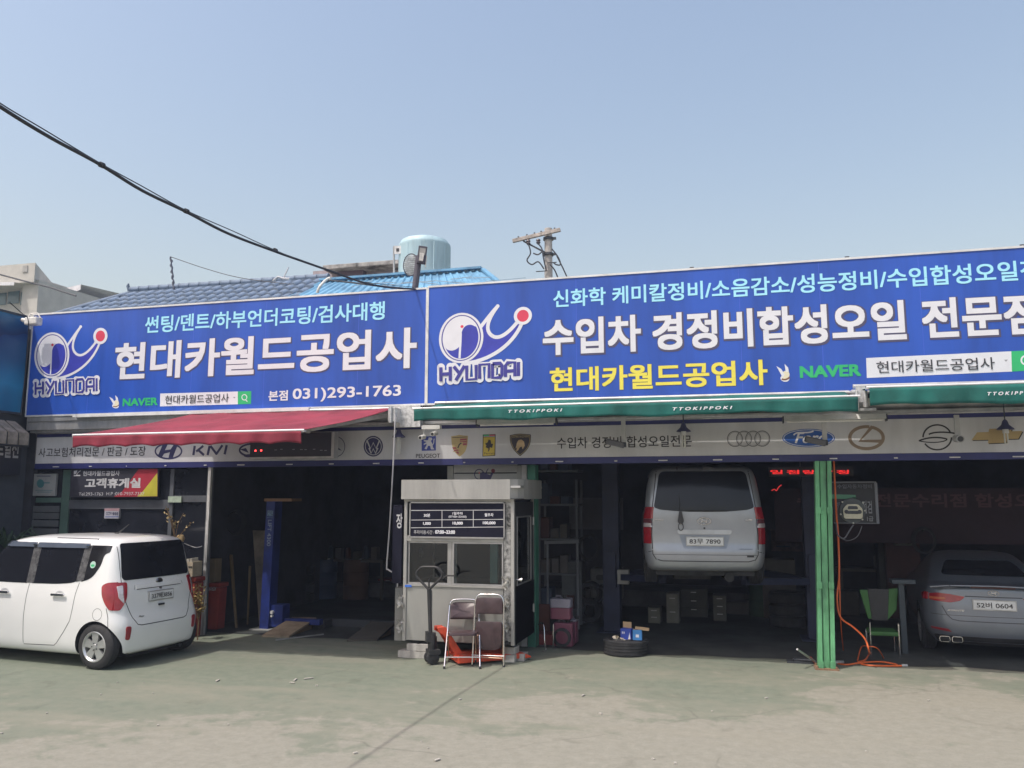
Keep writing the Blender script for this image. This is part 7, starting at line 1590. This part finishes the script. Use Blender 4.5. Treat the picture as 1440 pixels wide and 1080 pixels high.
m1.build('bolt', M('bolt_pale', (.4,.4,.36), .5), rl)
hz = MB(); hz.tube(smooth_path([at(1176,735,12.55), at(1178,752,12.5), at(1187,757,12.5), at(1194,747,12.55), at(1200,738,12.6)], 5), .010, 6); hz.tube(smooth_path([at(1176,750,12.6), at(1190,760,12.6), at(1205,755,12.6), at(1212,740,12.6)], 5), .007, 6); one(hz, 'hanging_hose', M('hose_dark', (.12,.12,.14), .6), 'thin dark hoses looping down below the reel', 'hose', smooth=60)
# orange hose
hp = [at(1172,640,12.6), at(1176,720,12.6), at(1179,760,12.6), at(1180,810,12.55), at(1177,842,12.5), at(1182,868,12.45), at(1200,882,12.4), at(1216,898,12.4), at(1222,915,12.35)]
g_ = [gr(1222,922), gr(1216,930), gr(1207,933), gr(1220,937), gr(1245,938), gr(1273,938)]
m1 = MB(); m1.tube(smooth_path(hp+[v+Vector((0,0,.014)) for v in g_], 6), .013, 8)
m1.tube(smooth_path([gr(1172,933)+Vector((0,0,.012)), gr(1190,936)+Vector((0,0,.012)), gr(1212,935)+Vector((0,0,.03)), gr(1240,933)+Vector((0,0,.02)), gr(1262,936)+Vector((0,0,.012))], 6), .012, 8)
m1.tube(smooth_path([gr(1206,931)+Vector((0,0,.02)), gr(1212,920)+Vector((0,0,.1)), at(1222,909,12.7), at(1234,912,12.7), gr(1243,926)], 6), .009, 8)
m1.tube(smooth_path([at(1175,700,12.62), at(1180,800,12.6), at(1182,870,12.6), gr(1186,915)], 5), .008, 6)
one(m1, 'orange_hose', ORANGE, 'orange air hose hanging behind the green post and coiled on the floor', 'hose', smooth=60)
m1 = MB(); m1.tube([gr(1164,933)+Vector((0,0,.02)), gr(1178,934)+Vector((0,0,.02)), gr(1186,933)+Vector((0,0,.02))], [.02,.03,.02], 8); m1.cyl(gr(1268,938)+Vector((0,0,.02)), gr(1276,938)+Vector((0,0,.02)), .02, 8); one(m1, 'hose_coupling', GALV, 'metal hose couplings lying right of the green post foot', 'coupling', smooth=40)
jk2 = thing('floor_tools', 'dark jack handle and scrap tools lying left of the green post foot', 'tools', tuple(gr(1135,932)))
m1 = MB(); m1.tube([gr(1147,934)+Vector((0,0,.03)), at(1121,913,12.0)], .014, 8); m1.build('jack_handle', GALV, jk2, smooth=60)
m1 = MB(); q = gr(1126,933); m1.box(q.x-.18,q.x+.16,q.y-.02,q.y+.12,0,.03); m1.box(q.x-.08,q.x+.06,q.y,q.y+.1,.03,.07); m1.cyl((q.x-.1,q.y+.02,.05),(q.x+.15,q.y-.02,.05),.015,8); m1.build('scrap', DARKST, jk2)
m1 = MB(); m1.tube([gr(1146,934)+Vector((0,0,.02)), gr(1140,930)+Vector((0,0,.05))], .016, 8); m1.build('red_grip', JACKR, jk2)
# green stool chair
gc = thing('green_chair', 'small dark chair with bright green seat and arm edges beside the saloon car', 'chair', tuple(gr(1243,922)))
q = gr(1243, 922); s0 = at(1223, 890, q.y); s1_ = at(1263, 886, q.y)
GG = M('chair_green', (.045,.15,.035), .6)
m1 = MB(); m1.box(s0.x, s1_.x, q.y-.05, q.y+.35, s0.z-.03, s0.z+.03); m1.build('seat', GG, gc, bevel=.015)
for x in (s0.x, s1_.x):
    for y in (q.y-.04, q.y+.34): m1 = MB(); m1.tube([(x, y, 0), (x, y, s0.z+.15 if y < q.y else s0.z)], .012, 8); m1.build('leg', CHROME, gc, smooth=40)
bk = rpoly([(-.30,.62),(.30,.62),(.20,.12),(-.20,.12)], [.05,.05,.12,.12])
m1 = MB(); cx = (s0.x+s1_.x)/2
m1.prism([(-.26,.58),(-.14,.58),(-.10,.16),(-.16,.16)], lambda a_, b_, d: Vector((cx+a_, q.y+.30+d, s0.z+b_)), 0, .05); m1.prism([(.14,.60),(.28,.62),(.24,.30),(.10,.14)], lambda a_, b_, d: Vector((cx+a_, q.y+.30+d, s0.z+b_)), 0, .05); m1.build('backrest_edge', GG, gc, bevel=.01)
m1 = MB(); m1.prism([(-.15,.60),(.15,.60),(.11,.14),(-.11,.14)], lambda a_, b_, d: Vector((cx+a_, q.y+.29+d, s0.z+b_)), 0, .05); m1.build('backrest', BLACKP, gc, bevel=.01)
m1 = MB(); p = at(1268, 850, 13.6); m1.box(p.x-.03, p.x+.05, 13.6, 13.66, 0, p.z+.35); m1.box(p.x-.12, p.x+.2, 13.55, 13.8, p.z+.30, p.z+.36); one(m1, 'steel_stand', M('stand_blue', (.05,.065,.08), .5, .3), 'blue grey steel stand behind the green chair', 'stand', bevel=.004)
fn = thing('wall_fan', 'dim square extractor fan frame high on the rear of the right bay', 'fan', tuple(at(1270,754,17.0)))
a = at(1258, 767, 17); b = at(1281, 742, 17); m1 = MB()
for (x0, x1, z0, z1) in ((a.x,b.x,a.z,a.z+.03),(a.x,b.x,b.z-.03,b.z),(a.x,a.x+.03,a.z+.031,b.z-.031),(b.x-.03,b.x,a.z+.031,b.z-.031)): m1.box(x0, x1, 17, 17.1, z0, z1)
m1.build('fan_frame', M('fan_olive', (.16,.15,.11), .7), fn); c_ = (a+b)/2
m1 = MB(); m1.lathe([(.13,0),(.15,.0),(.15,.05),(.13,.05)], lambda p, q2, h: Vector((c_.x+p, 17.0+h, c_.z+q2)), 28); m1.build('fan_ring', M('fan_olive'), fn, smooth=40)
m1 = MB()
for k in range(5): T = Matrix.Translation((c_.x, 17.04, c_.z)) @ Matrix.Rotation(k*1.2566, 4, 'Y') @ Matrix.Rotation(.4, 4, 'X'); m1.box(.015,.12,-.004,.004,-.03,.03,0,T)
m1.build('fan_blades', DARKST, fn)
# ------------------------------------------------------------------ more workshop clutter deep in the bays
def drum(label, px, py, Y, mat, h=.88):
    p = gr(px, py) if Y is None else Vector((at(px, py, Y).x, Y, 0)); t = thing('oil_drum', label, 'drum', (p.x, p.y, 0), group='oil drums in the bays')
    pr = [(0,.01),(.285,0),(.29,.02),(.285,.04),(.285,h*.33),(.295,h*.345),(.285,h*.36),(.285,h*.65),(.295,h*.665),(.285,h*.68),(.285,h-.02),(.29,h),(.275,h-.015),(0,h-.02)]
    m1 = MB(); m1.lathe(pr, lambda a, b, q: Vector((p.x+a, p.y+b, q)), 28); m1.build('drum_shell', mat, t, smooth=40)
    m1 = MB(); m1.cyl((p.x+.15, p.y-.1, h-.02), (p.x+.15, p.y-.1, h+.01), .03, 10); m1.build('bung', GALV, t)
drum('dull blue oil drum deep in the left bay beside the back wall', 455, 840, 17.5, M('drum_blue', (.03,.06,.14), .5))
drum('rusty brown oil drum deep in the left bay right of the blue drum', 500, 840, 17.6, M('drum_rust', (.12,.06,.035), .7))
drum('dark green oil drum right of the lifted van near the rear', 1075, 860, 17.2, M('drum_green', (.04,.09,.06), .6))
def tyre_stack(labels, x, y, n_):
    for k in range(n_):
        m1 = MB(); z = .2*k; m1.lathe([(.20,z+.02),(.23,z+.002),(.29,z+.002),(.32,z+.03),(.32,z+.165),(.29,z+.198),(.23,z+.198),(.20,z+.18)], lambda a, b, q: Vector((x+a+.01*math.sin(k*3), y+b, q)), 36)
        one(m1, 'stacked_tyre', RUBBER, labels[k], 'tyre', 'tyres stacked in the bays', smooth=40)
xs_ = at(420, 860, 16.8).x; tyre_stack(['lowest tyre of the stack deep in the left bay','second tyre from the floor in the left bay stack','third tyre from the floor in the left bay stack','topmost tyre of the left bay stack'], xs_, 16.8, 4)
xs_ = at(1110, 880, 15.6).x; tyre_stack(['lowest tyre of the stack left of the green post','middle tyre of the stack left of the green post','topmost tyre of the stack left of the green post'], xs_, 15.9, 3)
cabinet('dull red tool chest against the rear wall of the left bay', 530, 560, 815, 18.4, .5, 5, M('chest_red', (.16,.03,.025), .6), name='tool_chest', cat='tool chest')
cabinet('dull red tool trolley in front of the dark maroon banner', 1140, 1165, 800, 16.2, .45, 5, M('chest_red'), name='tool_chest', cat='tool chest')
cabinet('dim grey locker beside the fan at the rear of the right bay', 1240, 1262, 742, 17.6, .4, 1, M('cab_dark'), name='locker')
# posters, wall hoses, strip lamps
for k, (px0, px1, py0, py1, Yw, c_, lab) in enumerate(((430,452,720,752,YB-.03,(.16,.15,.12),'faded yellowish poster on the rear wall of the left bay'),(470,505,708,740,YB-.03,(.08,.10,.16),'dim blue poster on the rear wall of the left bay'),(835,868,705,735,YB-.03,(.13,.13,.15),'dim pale poster on the rear wall left of the van'),(1085,1130,745,775,YB-.03,(.12,.06,.05),'dull reddish poster on the rear wall left of the green post'))):
    a = at(px0, py1, Yw); b = at(px1, py0, Yw); t = thing('wall_poster', lab, 'poster', ((a.x+b.x)/2, Yw, a.z)); m1 = MB(); m1.box(a.x, b.x, Yw, Yw+.02, a.z, b.z); m1.build('sheet', M('poster%d' % k, c_, .8, 0, .4, 6), t)
    m1 = MB(); 
    for q in range(3): m1.box(a.x+.1, b.x-.1-.1*q, Yw-.004, Yw, b.z-.12-.13*q, b.z-.09-.13*q)
    m1.build('print', M('poster_ink', (.03,.03,.04), .8), t, kind='stuff')
for k, (px, py, Yw, lab) in enumerate(((330,735,13.6,'black rubber hose coil hung up in the left bay'),(828,770,14.9,'dim coil of air hose hanging left of the van'),(1300,760,16.3,'dim hose coil hanging above the saloon car'))):
    c_ = at(px, py, Yw); m1 = MB()
    for q in range(4): m1.tube([(c_.x+(.16+.012*q)*math.cos(t_), Yw+.02*q, c_.z+(.2+.01*q)*math.sin(t_)) for t_ in [2*math.pi*i/24 for i in range(24)]], .012, 6, closed=True)
    m1.cyl((c_.x, Yw+.1, c_.z+.16), (c_.x, Yw-.02, c_.z+.18), .012, 6); one(m1, 'hose_coil', M('hose_black', (.03,.03,.035), .6), lab, 'hose', smooth=60)
for k, (px, lab) in enumerate(((450,'left bay'),(820,'middle bay'),(1330,'right bay'))):
    c_ = at(px, 690, 16.0); t = thing('strip_lamp', f'unlit strip lamp under the dark ceiling of the {lab}', 'lamp', (c_.x, 16, 3.6), group='unlit strip lamps in the bays')
    m1 = MB(); m1.box(c_.x-.6, c_.x+.6, 15.94, 16.06, 3.55, 3.62); m1.build('lamp_housing', M('lamp_white'), t); m1 = MB(); m1.cyl((c_.x-.55, 16, 3.53), (c_.x+.55, 16, 3.53), .014, 8); m1.build('tube', M('lamp_glass'), t, smooth=40)
    for s_ in (-.5, .5): m1 = MB(); m1.cyl((c_.x+s_, 16, 3.62), (c_.x+s_, 16, 4.19), .005, 5); m1.build('chain', DARKST, t)
bench_x = at(560, 800, 17.8).x
m1 = MB(); m1.box(bench_x-1.9, bench_x-.2, 17.4, 17.85, .82, .88)
for x in (bench_x-1.85, bench_x-.27): m1.box(x, x+.06, 17.42, 17.48, 0, .819)
one(m1, 'work_bench', M('bench_dim'), 'dim work bench at the rear of the left bay', 'bench')
random.seed(21)
for k in range(7):
    x = bench_x-1.8+k*.22; h_ = random.uniform(.12,.3); m1 = MB()
    if k % 2: m1.lathe([(0,0),(.06,0),(.06,h_),(.03,h_+.04),(0,h_+.04)], lambda a, b, q: Vector((x+a, 17.6+b, .881+q)), 14)
    else: m1.box(x-.07, x+.07, 17.52, 17.7, .881, .881+h_)
    one(m1, 'oil_can' if k % 2 else 'parts_carton', BXM[k % 4], ['first','second','third','fourth','fifth','sixth','seventh'][k]+(' can' if k % 2 else ' carton')+' from the left on the rear bench of the left bay', 'can' if k % 2 else 'box', 'items on the left rear bench', smooth=40, bevel=0 if k % 2 else .006)

# ------------------------------------------------------------------ added fog box: lifts the darks as a stand-in for windscreen glare
hb = MB(); hb.box(-160, 160, -90, 230, -1, 15.5)
hm = bpy.data.materials.new('glare_veil_fog'); hm.use_nodes = True; hn = hm.node_tree; hn.nodes.remove(hn.nodes['Principled BSDF'])
pv = hn.nodes.new('ShaderNodeVolumePrincipled'); pv.inputs['Color'].default_value = (.66,.77,1.0,1); pv.inputs['Density'].default_value = .0014; pv.inputs['Anisotropy'].default_value = 0
hn.links.new(pv.outputs[0], hn.nodes['Material Output'].inputs['Volume'])
hz_ = hb.build('glare_veil', hm, kind='stuff')
print('objects', len(bpy.data.objects))
